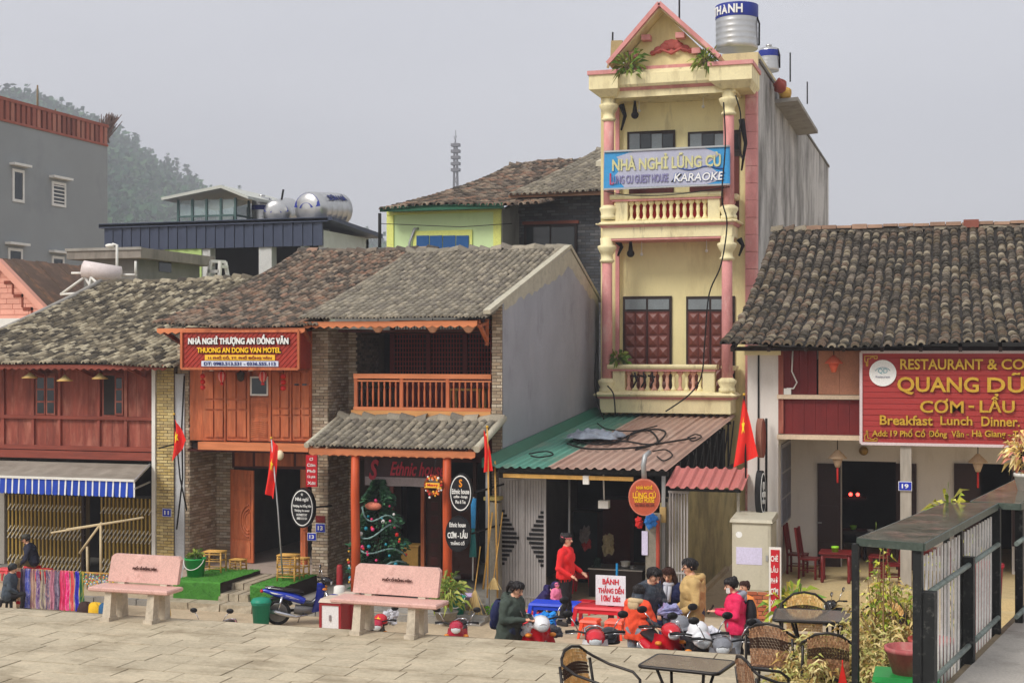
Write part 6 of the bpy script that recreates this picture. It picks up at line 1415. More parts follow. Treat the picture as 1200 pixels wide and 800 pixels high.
# roof
xle = P(841, 404, 31.0).x
tile_roof(t, xle, XE+.3, (31.0, P(1000,404,31.).z), (40.8, P(1000,270,40.8).z), .232, 48, tile_dk, 300, sag=.42, h=.07, wfrac=.82, wob=.035, lift=.11, jit=.016, th=.035, seed=25)
part('gable', MB().prism([(YP+.3, 5.8), (41, 5.8), (40.8, P(1000,270,40.8).z-.25), (36, P(1000,270,40.8).z-2.1), (YP+.3, 6.2)], xp0+.18, xp0+.36, 'yz'), white_wall, t)
for x in np.linspace(xle+.3, XE-.2, 14): part('rafter', MB().beam((x, 31.1, P(1000,406,31.1).z-.06), (x, 34, P(1000,406,31.1).z+.6), .07, .1), wood_black, t)
m = MB(); r = random.Random(3)
for k in range(24): x = xle+1+k*.42; m.box(x, x+.4, 40.65, 40.95, P(1000,270,40.8).z+.06+r.uniform(-.03,.02), P(1000,270,40.8).z+.13+r.uniform(0,.04))
part('ridge_mend', m, M('ridge_orange', (164,132,110), var=.25, rnd=.2), t, kind='stuff')
m = MB(); p = P(1138, 263, 40.8); m.box(p.x-.2, p.x+.2, 40.6, 41, p.z-.1, p.z+.12); part('ridge_brick', m, redbrick, t)
# big sign
s = thing('restaurant_sign', 'large red restaurant sign with raised gold lettering and round white logo', 'sign', P(1110, 522, 31.5)); Ys = 31.55
a_ = P(1009, 0, Ys).x; b_ = a_+6.3; z0, z1 = P(1100, 521, Ys).z, P(1100, 412.5, Ys).z
rsm = M('sign_red_panel', (164,56,54), var=.12, vs=.8, grain=.12, gs=6, sv=(.1,1,1.5), rough=.5)
part('board', MB().box(a_, b_, Ys+.03, Ys+.09, z0, z1), M('sign_back', (140,40,40)), s)
for k in range(16): zz = z0+(z1-z0)*k/16; part('slat', MB().box(a_+.03, b_-.03, Ys+.008+.004*(k % 2), Ys+.03, zz+.006, zz+(z1-z0)/16-.004), rsm, s)
fpm = M('frame_pale', (206,190,190), var=.1, rough=.5)
for zz in (z0, z1): part('frame_rail', MB().beam((a_, Ys+.01, zz), (b_, Ys+.01, zz), .06, .05, (0,1,0)), fpm, s)
for x in (a_, b_): part('frame_rail', MB().beam((x, Ys+.008, z0), (x, Ys+.008, z1), .06, .05, (0,1,0)), fpm, s)
k_ = P(1100,412,Ys); mpp = (P(1101,412,Ys)-P(1100,412,Ys)).length
def rtext(txt, x0, x1, y0, y1, bold=.03, depth=.05, sgap=0):
    aa, bb, za, zb = R(x0, y0, x1, y1, Ys-.03); text(txt, s, gold, ((aa+bb)/2, Ys-.025, (za+zb)/2), bb-aa, zb-za, bold=bold, depth=depth)
for tx, x0, x1, y0, y1 in (('RESTAURANT', 1055, 1152, 420.5, 433), ('&', 1157, 1169, 420.5, 433), ('COFFEE', 1173.5, 1238, 420.5, 433), ('QUANG', 1051.5, 1147, 441.5, 462.5), ('DŨNG', 1157, 1250, 436.5, 460), ('CƠM', 1078.5, 1129, 467, 483.5), ('-', 1135, 1141.5, 475, 477.5), ('LẨU', 1148, 1189, 461, 483.5),
    ('Breakfast', 1031, 1093, 486.5, 498), ('Lunch', 1102, 1139.5, 487.5, 498), ('Dinner.', 1150, 1195, 488, 499.5), ('Add:', 1022, 1040, 504, 511), ('19', 1043.5, 1051.5, 504, 511), ('Phố Cổ', 1055, 1084, 502.5, 511.5), ('Đồng', 1088.5, 1109.5, 503, 513.5), ('Văn', 1115, 1129.5, 504, 512), ('-', 1132.5, 1135.5, 508.5, 509.5), ('Hà Giang', 1139, 1178.5, 504, 514), ('-', 1181, 1184, 509, 510), ('Tel: 0983 151 512', 1187, 1262, 505, 513)): rtext(tx, x0, x1, y0, y1, .02, .05)
p = P(1034.5, 437, Ys-.0); m = MB(); m.lathe([(0,-.03),(.29,-.03),(.3,-.01),(.3,.0)], p, 28, (0,-1,0)); m = MB(); N = 32; m.add([(p.x+.285*math.cos(2*math.pi*i/N), Ys-.02, p.z+.285*math.sin(2*math.pi*i/N)) for i in range(N)]+[(p.x+.285*math.cos(2*math.pi*i/N), Ys+.01, p.z+.285*math.sin(2*math.pi*i/N)) for i in range(N)], [tuple(range(N))]+[(i, i+N, (i+1) % N+N, (i+1) % N) for i in range(N)]); part('logo_disc', m, lwhite, s)
text('QD', s, M('logo_teal', (120,170,180), bump=0), (p.x, Ys-.025, p.z+.04), .2, .12, depth=.008, bold=.0); text('Restaurant', s, M('logo_grey', (160,160,170), bump=0), (p.x, Ys-.025, p.z-.08), .3, .05, depth=.008); m = MB(); m.tube([(p.x+.16*math.cos(a), Ys-.024, p.z+.02+.1*math.sin(a)) for a in np.linspace(.3, 2.9, 12)], .006, 4); part('logo_arc', m, MATS['logo_teal'], s)
for (x0, y0, sx_, sy_) in ((1013.5, 417, 1, 1), (1013.5, 516, 1, -1)):
    m = MB(); q = P(x0, y0, Ys); w_ = .02
    pts = [(0,0),(.42,0),(.42,-.09),(.32,-.09),(.32,-.045),(.2,-.045),(.2,-.09),(.1,-.09),(.1,-.35),(.05,-.35),(.05,-.2),(0,-.2),(0,0)]
    for (u, v), (u2, v2) in zip(pts, pts[1:]): m.beam((q.x+u*.62, Ys-.005, q.z+v*.62*sy_), (q.x+u2*.62, Ys-.005, q.z+v2*.62*sy_), w_*.7, .02, (0,1,0))
    part('corner_fret', m, gold, s)
# hanging lamps
def shade_lamp(sx, sy, Y, sc_, mat, label, stem=None, cordto=None):
    p = P(sx, sy, Y); q = thing('hanging_lamp', label, 'lamp', p, 'lamps on the restaurant front')
    m = MB(); m.lathe([(.21*sc_,0),(.2*sc_,.03*sc_),(.07*sc_,.16*sc_),(.03*sc_,.2*sc_),(0,.2*sc_)], p, 14); part('upper_shade', m, mat, q)
    m = MB(); m.lathe([(.05*sc_,-.2*sc_),(.12*sc_,0)], p, 12); part('lower_shade', m, mat, q)
    m = MB(); m.tube([p+Vector((0,0,.2*sc_)), cordto or p+Vector((0,0,.5))], .01, 4); part('cord', m, cable, q)
    if stem: m = MB(); m.tube([p-Vector((0,0,.2*sc_)), p-Vector((0,0,.55*sc_))], .025*sc_, 6); part('tassel', m, lanr, q)
beige = M('lamp_beige', (196,170,140), var=.1); shade_lamp(981.5, 537, 32.6, 1.0, beige, 'beige conical hanging lamp with red tassel left of the restaurant door', 1); shade_lamp(1146, 542, 32.6, 1.0, beige, 'beige conical hanging lamp with red tassel in front of the right window', 1)
shade_lamp(977, 426, 31.7, .95, M('lamp_coral', (216,104,76), var=.1), 'coral red lamp hung on the tan panel left of the big sign')
# round projecting signs on the pillar
oval_sign('brown round projecting sign on the white pillar, the upper one', 891.5, 513, 13, 46, 31.5, [], turn=1.25, rim=M('sign_wood', (140,96,80), var=.2), face=wood_red, ring=False); oval_sign('black round projecting sign on the white pillar above the electric cabinet', 891, 577, 14, 52, 31.5, [('QD', 0, .3, .3, .2, lwhite), ('CƠM', 0, -.05, .5, .14, lwhite), ('LẨU', 0, -.35, .4, .14, lwhite)], turn=1.2, ring=True)
m = MB(); m.tube([P(898,490,31.8), P(898,606,31.8)], .03, 6); solo('sign_bracket_pole', m, cable, 'black bracket pole carrying the two round pillar signs', 'pole')
# kerbs in front of the alley
pv = MB(); pv.box(-4.2, 3, 30.0, 31.1, -.05, .06)
# ------------------------------------------------------------------ people
skin = M('skin', (222,170,140), var=.06, grain=.03, bump=0, rough=.55); lipm = M('lips', (170,84,80), var=.05, bump=0); hairm = M('hair_black', (30,25,25), var=.25, vs=8, grain=.3, gs=40, sv=(1,1,.3), rough=.4, bump=.3); eyem = M('eye_dark', (20,16,16), var=0, grain=0, bump=0, rough=.3)
def cloth(n, c, **k): return M(n, c, var=k.pop('var', .14), vs=k.pop('vs', 6), grain=.1, gs=40, bump=.25, rough=.8, **k)
def person(label, loc, rz, H, top, bottom, shoes, arms='down', pose='stand', lean=0, nod=0, hair='short', coat=0, sleeve=None, face=None, turn=0, build=1.0, hairmat=None, legs=None, vox=.0115):
    """one continuous body grown from tapered limbs and fused by a voxel remesh; faces -Y before turning"""
    s = H/1.7; t = thing('person', label, 'person', loc, None, rz)
    V3 = Vector; mats = [skin, top, bottom, shoes, eyem, lipm, sleeve or top]
    prim = []                                   # (p, q, rp, rq, material)
    def cap(p, q, rp, rq, m): prim.append((V3(p), V3(q), rp, rq, m))
    pz = .93 if pose == 'stand' else .47 if pose == 'sit' else .62
    piv = V3((0, 0, pz)); Rl = Matrix.Rotation(lean, 3, 'X')         # positive lean tips towards -Y
    up = lambda p: piv+Rl @ (V3(p)+V3((0, 0, pz-.93))-piv)
    b = build*1.06
    cap(up((-.07,0,.97)), up((.07,0,.97)), .135*b, .135*b, 2)
    cap(up((-.06,0,1.08)), up((.06,0,1.08)), .125*b, .125*b, 1); cap(up((-.08,-.01,1.25)), up((.08,-.01,1.25)), .135*b, .135*b, 1); cap(up((-.14,0,1.365)), up((.14,0,1.365)), .085*b, .085*b, 1)
    cap(up((0,0,1.0)), up((0,0,1.3)), .15*b, .15*b, 1)
    if coat:
        for sx in (-.08, 0, .08): cap(up((sx,0,1.06)), up((sx*1.3,.0,1.02-coat)), .125*b, .13*b, 1)
    nk = up((0,.0,1.41)); hd = nk+Rl @ V3((0,0,0)); Rn = Matrix.Rotation(turn, 3, 'Z') @ Matrix.Rotation(lean*.6+nod, 3, 'X')
    cap(nk-V3((0,0,.03)), nk+Rn @ V3((0,-.005,.07)), .058, .052, 0); cap(nk-V3((0,0,.02)), nk+V3((0,0,.02)), .08, .07, 1)
    hc = nk+Rn @ V3((0,-.02,.17)); hp = lambda p: hc+Rn @ V3(p)
    cap(hp((0,.012,.03)), hp((0,-.008,.01)), .088, .08, 0); cap(hp((0,-.02,-.03)), hp((0,-.038,-.062)), .066, .042, 0)           # cranium, jaw
    cap(hp((0,-.09,.012)), hp((0,-.108,-.016)), .011, .016, 0)                                                                  # nose
    for e in (-1, 1): cap(hp((e*.086,.012,-.005)), hp((e*.09,.018,.02)), .014, .016, 0)
    if face != 'mask': cap(hp((-.016,-.083,-.052)), hp((.016,-.083,-.052)), .008, .008, 5)
    hips = [V3((-.095,0,pz-.03)), V3((.095,0,pz-.03))]
    for i, e in enumerate((-1, 1)):
        if legs: k, a, o = legs[i]; k, a, o = V3(k), V3(a), V3(o)
        elif pose == 'stand': k, a = V3((e*.1,-.03+.02*e,.5)), V3((e*.11,.02-.05*e,.09)); o = a+V3((e*.02,-.15,-.045))
        else: k, a = V3((e*.15,-.42,.5)), V3((e*.14,-.36,.09)); o = a+V3((e*.02,-.15,-.045))
        cap(hips[i], k, .092*b, .062, 2); cap(k, a, .06, .042, 2); cap(a+V3((0,.03,-.03)), o, .045, .036, 3)
    A = {'down': ((.27,.03,1.10),(.25,-.08,.85)), 'phone': ((.25,-.04,1.12),(.07,-.3,1.17)), 'low': ((.26,-.08,1.12),(.12,-.3,1.0)), 'work': ((.25,-.16,1.14),(.1,-.38,1.0)), 'knees': ((.27,-.18,1.1),(.1,-.38,.98)), 'bag': ((.28,.02,1.1),(.24,-.2,.98))}[arms]
    hands = []
    for e in (-1, 1):
        sh, el, wr = up((e*.175,0,1.36)), up((e*A[0][0],A[0][1],A[0][2])), up((e*A[1][0],A[1][1],A[1][2]))
        cap(sh, el, .066*b, .054*b, 6); cap(el, wr, .052*b, .04, 6)
        d = (wr-el).normalized(); sd = d.cross(V3((0,0,1))); sd = sd.normalized() if sd.length > .1 else V3((1,0,0)); n = d.cross(sd)
        pm = wr+d*.075; cap(wr, wr+d*.03, .027, .027, 0); cap(pm-sd*.018, pm+sd*.018, .026, .026, 0); hands.append((wr+d*.1, d, n))
        for j, ln in enumerate((.062, .074, .068, .052)):
            f0 = pm+d*.025+sd*(-.03+.02*j); f1 = f0+d*ln*.55-n*.006*(1 if n.z > 0 else -1); f2 = f1+(d*.5-n*(.5 if n.z > 0 else -.5))*ln*.6; cap(f0, f1, .0105, .01, 0); cap(f1, f2, .01, .009, 0)
        th = wr+d*.04-sd*e*.025; cap(th, th+(d*.6-sd*e*.8).normalized()*.035, .013, .012, 0); cap(th+(d*.6-sd*e*.8).normalized()*.035, th+(d*.95-sd*e*.5).normalized()*.065, .012, .01, 0)
    m = MB()
    for (p, q, rp, rq, mt) in prim:
        d = q-p; L_ = d.length
        if L_ < 1e-5: d = V3((0,0,1e-3)); L_ = 1e-3
        d.normalize(); pr_ = []
        for k in range(5): a_ = math.pi/2*(k/4); pr_.append((max(1e-4, rp*math.sin(a_)), -rp*math.cos(a_)))
        for k in range(5): a_ = math.pi/2*(k/4); pr_.append((max(1e-4, rq*math.cos(a_)), L_+rq*math.sin(a_)))
        m.lathe(pr_, p, 12, d)
    o = mesh_obj('person_shape', m, skin); md = o.modifiers.new('fuse', 'REMESH'); md.mode = 'VOXEL'; md.voxel_size = vox; md.use_smooth_shade = True
    sm = o.modifiers.new('soft', 'SMOOTH'); sm.factor = .5; sm.iterations = 2
    dg = bpy.context.evaluated_depsgraph_get(); me = bpy.data.meshes.new_from_object(o.evaluated_get(dg)); bpy.data.objects.remove(o)
    me.materials.clear(); [me.materials.append(x) for x in mats]
    n = len(me.vertices); co = np.empty(n*3); me.vertices.foreach_get('co', co); co = co.reshape(-1, 3)
    npoly = len(me.polygons); ce = np.empty(npoly*3); me.polygons.foreach_get('center', ce); ce = ce.reshape(-1, 3)
    best = np.full(npoly, 1e9); mi = np.zeros(npoly, dtype=np.int32)
    for (p, q, rp, rq, mt) in prim:
        pa = np.array(p); d = np.array(q-p); u = np.clip(((ce-pa) @ d)/max(d @ d, 1e-9), 0, 1); ds = np.linalg.norm(ce-(pa+u[:, None]*d), axis=1)-(rp+(rq-rp)*u); k = ds < best-(.001 if mt not in (4, 5) else -.004); best[k] = ds[k]; mi[k] = mt
    me.polygons.foreach_set('material_index', mi)
    # folds in the clothes as real relief, and a straight hem
    nv = np.zeros(n*3); me.vertices.foreach_get('normal', nv); nv = nv.reshape(-1, 3)
    lv = np.zeros(len(me.loops), dtype=np.int64); me.loops.foreach_get('vertex_index', lv); ls = np.zeros(npoly, dtype=np.int64); me.polygons.foreach_get('loop_total', ls); vm = np.zeros(n, dtype=np.int32); vm[lv] = np.repeat(mi, ls)
    isc = np.isin(vm, (1, 2, 6)); ph = rng.uniform(0, 6, 5)
    fold = np.sin(co[:,2]*42+np.sin(co[:,0]*23+ph[0])*2.2+np.sin(co[:,1]*19+ph[1])*2)*.5+np.sin(co[:,0]*37+co[:,2]*17+ph[2])*np.sin(co[:,1]*33-co[:,2]*11+ph[3])*.6
    co = co+nv*(fold*.0075*isc)[:, None]
    if coat and pose == 'stand': hz_ = 1.02-coat-.05; k = (vm == 1) & (co[:,2] < hz_); co[k, 2] = hz_-.01*rng.random(k.sum())
    me.vertices.foreach_set('co', (co*s).ravel())
    me.polygons.foreach_set('use_smooth', [True]*npoly); me.update(); me.name = 'body'
    bo = bpy.data.objects.new('body', me); COL.objects.link(bo); bo.parent = t
    WO[t] = V3((0,0,0))
    def lp(name, mb, mt, label=None): mb.v = [(x*s, y*s, z*s) for x, y, z in mb.v]; return part(name, mb, mt, t, label)
    e_ = MB(); 
    for e in (-1, 1): e_ = MB(); e_.ball(hp((e*.031,-.079,.008)), (.012,.008,.008), 7, 5); lp('eye', e_, eyem); e_ = MB(); e_.tube([hp((e*.016,-.087,.028)), hp((e*.034,-.087,.034)), hp((e*.05,-.077,.028))], .0045, 5); lp('eyebrow', e_, hairm)
    h_ = MB(); hm = hairmat or hairm
    def hcap(front=-.05, low=-.02, r=1.13):
        N, K = 22, 10; V = []
        for i in range(K+1):
            for j in range(N):
                a_ = 2*math.pi*j/N; fr = -math.sin(a_)         # +1 towards the face
                lowz = math.pi*(.36 if fr > .5 else .42 if fr > .15 else .66); ph = lowz*i/K; k = r*(1+random.uniform(-.025,.025))
                V.append(hp((.091*k*math.sin(ph)*math.cos(a_), .006+.1*k*math.sin(ph)*math.sin(a_), .022+.1*k*math.cos(ph))))
        h_.add(V, [(i*N+j, i*N+(j+1) % N, (i+1)*N+(j+1) % N, (i+1)*N+j) for i in range(K) for j in range(N)], True)
    hcap()
    if hair == 'long':
        for j in range(26):
            a_ = math.radians(-20+220*j/25); x, y = .088*math.cos(a_), .012+.085*math.sin(a_); p0 = hp((x, y, .03)); p1 = hp((x*1.18, y*1.1+.01, -.1)); p2 = p1+V3((x*.15, .0, -.13)); h_.tube([p0, p1, p2], [.03,.032,.016], 6)
    if hair == 'tail':
        h_.tube([hp((0,.09,.06)), hp((0,.15,.05)), hp((0,.17,-.06)), hp((0,.15,-.17))], [.03,.035,.03,.008], 8)
    if hair == 'bun': h_.ball(hp((0,.08,.09)), .05, 9, 7, .08)
    for j in range(80):         # strands over the cap
        a_ = random.uniform(0, 6.283); fr = -math.sin(a_); e_ = math.pi*(.4 if fr > .5 else .5 if fr > .1 else .7)*random.uniform(.8, 1.05); q0 = random.uniform(.05, .5)
        h_.tube([hp((.091*k*math.sin(ph)*math.cos(a_+.2*q0*(ph-1)), .006+.1*k*math.sin(ph)*math.sin(a_), .022+.1*k*math.cos(ph))) for ph, k in ((q0*e_, 1.12), (e_*(q0+1)/2, 1.2), (e_, 1.1))], [.008,.011,.004], 4, cap=False)
    lp('hair', h_, hm)
    if face == 'mask':
        k_ = MB(); k_.grid(lambda u, v: hp((.075*math.sin((u-.5)*2.4), -.02-.085*math.cos((u-.5)*2.4)+(.0 if v < .5 else .008), -.085+.085*v)), 8, 4); lp('face_mask', k_, whitep)
    if face == 'glasses':
        k_ = MB(); [k_.tube([hp((e*.032+.02*math.cos(a_), -.096, .008+.017*math.sin(a_))) for a_ in np.linspace(0, 6.28, 12)], .003, 4) for e in (-1, 1)]; k_.tube([hp((.05,-.094,.012)), hp((.088,.0,.015))], .003, 4); k_.tube([hp((-.05,-.094,.012)), hp((-.088,.0,.015))], .003, 4); lp('glasses', k_, cable)
    t['_s'] = s
    return t, hp, up, lp, hands
def world_of(t, p, s):   # a point of the figure in the world
    return Matrix.Translation(t.location) @ Matrix.Rotation(t.rotation_euler.z, 4, 'Z') @ (Vector(p)*s)
def hood(lp, up, mat, open_=False):
    m = MB(); m.tube([up((.1*math.cos(a), .03+.1*math.sin(a), 1.43+.02*math.sin(a))) for a in np.linspace(-.5, 3.64, 12)], [.02]+[.05]*10+[.02], 8); m.ball(up((0,.13,1.38)), (.11,.05,.1), 10, 7, .04); lp('hood', m, mat)
def phone_in(t, hands, s, label):
    c = (hands[0][0]+hands[1][0])/2; w0 = world_of(t, c, s); q = thing('mobile_phone', label, 'phone', w0, None, t.rotation_euler.z); WO[q] = Vector((0,0,0)); m = MB(); m.hexa([Vector((x, y*.6+z*.0, y*.8+z)) for z in (0,) for x, y in ()] or [Vector(v) for v in ((-.037,-.05,-.045),(.037,-.05,-.045),(.037,-.042,-.05),(-.037,-.042,-.05),(-.037,.03,.08),(.037,.03,.08),(.037,.038,.075),(-.037,.038,.075))]); part('case', m, blackp, q); m = MB(); m.add([(-.033,.0375-.075,.0),(.033,.0375-.075,.0),(.033,.036,.07),(-.033,.036,.07)], [(0,1,2,3)]); part('screen', m, glassd, q); return q
def backpack(t, s, label, mat, up):
    w0 = world_of(t, up((0,.23,1.12)), s); q = thing('backpack', label, 'backpack', w0, None, t.rotation_euler.z); WO[q] = Vector((0,0,0)); m = MB()
    m.grid(lambda u, v: (.16*s*math.cos(2*math.pi*u)*(.75+.35*math.sin(v*math.pi))*(.05+.95*math.sin(math.pi*min(max(v,.02),.98))**.35), .1*s*math.sin(2*math.pi*u)*(.05+.95*math.sin(math.pi*min(max(v,.02),.98))**.35), (v-.5)*.46*s), 18, 12); part('pack', m, mat, q)
    m = MB(); m.grid(lambda u, v: (.11*s*math.cos(2*math.pi*u)*math.sin(math.pi*v)**.4, .08*s+.05*s*math.sin(2*math.pi*u)*math.sin(math.pi*v)**.4, -.14*s+(v-.5)*.2*s), 14, 8); part('pocket', m, mat, q)
    for e in (-1, 1): m = MB(); m.tube([(e*.1*s, -.08*s, .2*s), (e*.13*s, -.24*s, .27*s), (e*.14*s, -.36*s, .1*s), (e*.15*s, -.2*s, -.14*s), (e*.13*s, -.06*s, -.16*s)], .022*s, 6); part('strap', m, mat, q)
    return q
def at(sx, Y, z=0.): p = P(sx, 500, Y); return Vector((p.x, p.y, z))
PI = math.pi
navy_c = cloth('cloth_navy', (34,40,78)); blk = cloth('cloth_black', (34,32,36)); redj = cloth('cloth_red', (222,42,44)); olive = cloth('cloth_olive', (66,76,68)); tanj = cloth('cloth_tan', (196,164,108)); pinkj = cloth('cloth_pink', (226,44,92)); orangej = cloth('cloth_orange', (238,84,52)); greyp = cloth('cloth_greypants', (140,146,156)); camo = cloth('cloth_camo', (66,74,84), var=.05, vs=2, cols=None, stain=((156,152,150), .35, 14, (1,1,1)), stain2=((30,34,42), .5, 11, (1,1,1))); shoe = cloth('shoe', (50,46,46)); purple = cloth('cloth_indigo', (44,36,84)); jeans = cloth('jeans', (58,70,98)); brownp = cloth('brown_trousers', (104,92,62)); pinkk = cloth('pink_child', (224,120,158)); greyj = cloth('grey_blue_jacket', (66,76,86))
PZ = .12
def gat(sx, Y): p = P(sx, 500, Y); p.z = ground(p.x, Y); return p
hx = lambda d: math.radians(d)
# facing: 0 = towards the viewer's side (-Y), 90 = +X (right), 180 = away, -90 = left
t, hp, up, lp, hands = person('woman in a red jacket and black trousers standing by the shop', stand(663, 625, 1.66), hx(80), 1.66, redj, blk, shoe, 'bag', hair='bun', coat=.08); m = MB(); m.tube([hp((.094*math.cos(a), .012+.098*math.sin(a), .055+.02*math.sin(a))) for a in np.linspace(0, 6.28, 20)], .012, 6); lp('headband', m, M('headband_pink', (206,96,110)))
t, hp, up, lp, hands = person('person in an indigo hooded jacket bent forward on a red stool', gat(631, 30.6), hx(75), 1.6, purple, blk, shoe, 'knees', 'sit', lean=.75, nod=.3, coat=.1); hood(lp, up, purple); m = MB(); m.ball(hp((0,.01,.03)), (.115,.12,.125), 12, 9, .02); lp('raised_hood', m, purple)
t, hp, up, lp, hands = person('small child in a pink jacket beside the bent over person', gat(650, 30.4), hx(60), .92, pinkk, blk, shoe, 'low', lean=.2, hair='short', build=1.25)
m = MB(); m.ball(hp((0,.01,.04)), (.11,.115,.11), 12, 8); lp('knit_cap', m, pinkk)
t, hp, up, lp, hands = person('woman in an olive jacket with a ponytail looking at her phone', stand(597, 683, 1.5), hx(70), 1.55, olive, jeans, shoe, 'phone', lean=.12, nod=.35, hair='tail', coat=.25, build=1.1); hood(lp, up, olive); phone_in(t, hands, t['_s'], 'dark phone held by the woman in the olive jacket'); backpack(t, t['_s'], 'navy blue backpack worn by the woman in the olive jacket', navy_c, up)
t, hp, up, lp, hands = person('person in a mottled camouflage jacket leaning forward behind the orange jacket', stand(752, 668, 1.6), hx(55), 1.72, camo, jeans, shoe, 'work', lean=.3, nod=.35, hair='short', coat=.2, build=1.08)
t, hp, up, lp, hands = person('person in a bright orange jacket with beige hood seen from behind', stand(747, 688, 1.4), hx(160), 1.44, orangej, greyp, shoe, 'low', nod=.25, hair='short', coat=.16, build=1.08); hood(lp, up, M('hood_beige', (206,180,140), var=.1, bump=.2))
t, hp, up, lp, hands = person('long haired woman in a navy quilted jacket looking down', stand(785, 665, 1.55), hx(-5), 1.58, navy_c, jeans, shoe, 'low', nod=.4, hair='long', coat=.18, hairmat=M('hair_brown', (58,34,28), var=.2, grain=.3)); m = MB(); m.tube([up((.07*math.cos(a), -.03+.09*math.sin(a), 1.42)) for a in np.linspace(0, 6.28, 14)], .034, 7); m.tube([up((-.03,-.14,1.4)), up((-.04,-.17,1.1))], [.035,.03], 7); m.tube([up((.04,-.14,1.4)), up((.03,-.17,1.16))], [.035,.03], 7); lp('grey_scarf', m, cloth('scarf_grey', (186,186,194)))
t, hp, up, lp, hands = person('man in a long tan hooded jacket and glasses standing in profile', stand(812, 656, 1.72), hx(-75), 1.74, tanj, jeans, shoe, 'bag', nod=.15, hair='short', coat=.32, face='glasses', build=1.15); hood(lp, up, tanj)
t, hp, up, lp, hands = person('woman in a pink jacket and white face mask looking at a phone', stand(862, 679, 1.5), hx(-72), 1.53, pinkj, greyp, shoe, 'phone', nod=.3, hair='bun', coat=.12, face='mask', build=1.1); hood(lp, up, cloth('lining_grey', (150,150,160))); phone_in(t, hands, t['_s'], 'black phone held by the woman in the pink jacket'); backpack(t, t['_s'], 'black backpack worn by the woman in the pink jacket', blk, up)
t, hp, up, lp, hands = person('person with brown hair half hidden behind the pink jacket', gat(873, 21.0), hx(-40), 1.32, cloth('cloth_orange2', (236,140,70)), blk, shoe, 'down', hair='bun', hairmat=MATS['hair_brown'])
t, hp, up, lp, hands = person('man in a dark cap and navy jacket seated by the ochre gate', at(40, 31.9, .16), hx(-55), 1.68, cloth('cloth_midnight', (36,38,56)), brownp, shoe, 'knees', 'sit', lean=.3, nod=.1, coat=.05, build=1.1); m = MB(); m.lathe([(.112,0),(.118,.05),(.1,.1),(0,.115)], hp((0,.01,.035)), 16); m.hexa([hp((-.07,-.07,.035)), hp((.07,-.07,.035)), hp((.05,-.17,.02)), hp((-.05,-.17,.02)), hp((-.07,-.07,.05)), hp((.07,-.07,.05)), hp((.05,-.17,.03)), hp((-.05,-.17,.03))]); lp('flat_cap', m, cloth('cap_grey', (72,72,66)))
t, hp, up, lp, hands = person('person in a grey jacket and knit hat sitting at the left edge', at(10, 28.4, .0), hx(110), 1.6, greyj, blk, shoe, 'low', 'sit', lean=.15, coat=.1, build=1.12); m = MB(); m.ball(hp((0,.012,.045)), (.108,.116,.1), 12, 8, .02); lp('knit_hat', m, cloth('hat_dark', (52,58,60)))

# ------------------------------------------------------------------ street furniture and goods
plred = M('plastic_red', (216,36,50), var=.06, grain=.05, bump=0, rough=.4); plblue = M('plastic_blue', (24,66,206), var=.06, grain=.05, bump=0, rough=.4); plor = M('plastic_orange', (240,84,52), var=.06, bump=0, rough=.4)
def plastic_table(label, loc, w_, d_, h_, mat, rz=0, cat='table', name='plastic_table', group=None):
    t = local(name, label, cat, group); m = MB(); m.hexa([(-w_/2,-d_/2,h_-.04),(w_/2,-d_/2,h_-.04),(w_/2,d_/2,h_-.04),(-w_/2,d_/2,h_-.04),(-w_/2+.02,-d_/2+.02,h_),(w_/2-.02,-d_/2+.02,h_),(w_/2-.02,d_/2-.02,h_),(-w_/2+.02,d_/2-.02,h_)]); part('table_top' if cat == 'table' else 'seat', m, mat, t)
    part('skirt', MB().box(-w_/2+.03, w_/2-.03, -d_/2+.03, -d_/2+.05, h_-.12, h_-.041), mat, t); part('skirt', MB().box(-w_/2+.03, w_/2-.03, d_/2-.05, d_/2-.03, h_-.12, h_-.041), mat, t)
    for ex in (-1, 1):
        for ey in (-1, 1):
            m = MB(); a_ = .035 if cat == 'table' else .028; x0, y0 = ex*(w_/2-.05), ey*(d_/2-.05); x1, y1 = ex*(w_/2-.0), ey*(d_/2-.0)
            m.hexa([(x1-a_,y1-a_,0),(x1+a_*.3,y1-a_,0),(x1+a_*.3,y1+a_*.3,0),(x1-a_,y1+a_*.3,0),(x0-a_*1.3,y0-a_*1.3,h_-.041),(x0+a_,y0-a_*1.3,h_-.041),(x0+a_,y0+a_,h_-.041),(x0-a_*1.3,y0+a_,h_-.041)]); part('leg', m, mat, t)
    return place(t, loc, rz)
plastic_table('blue plastic table in front of the food shop', gat(651, 25.3), 58/KP(gat(651,25.3)), .5, EYE-293/KP(gat(651,25.3))-gat(651,25.3).z, plblue, .02); plastic_table('low red plastic table holding the white price board', gat(704, 24.8), 58/KP(gat(704,24.8)), .5, EYE-297/KP(gat(704,24.8))-gat(704,24.8).z, plred, -.02)
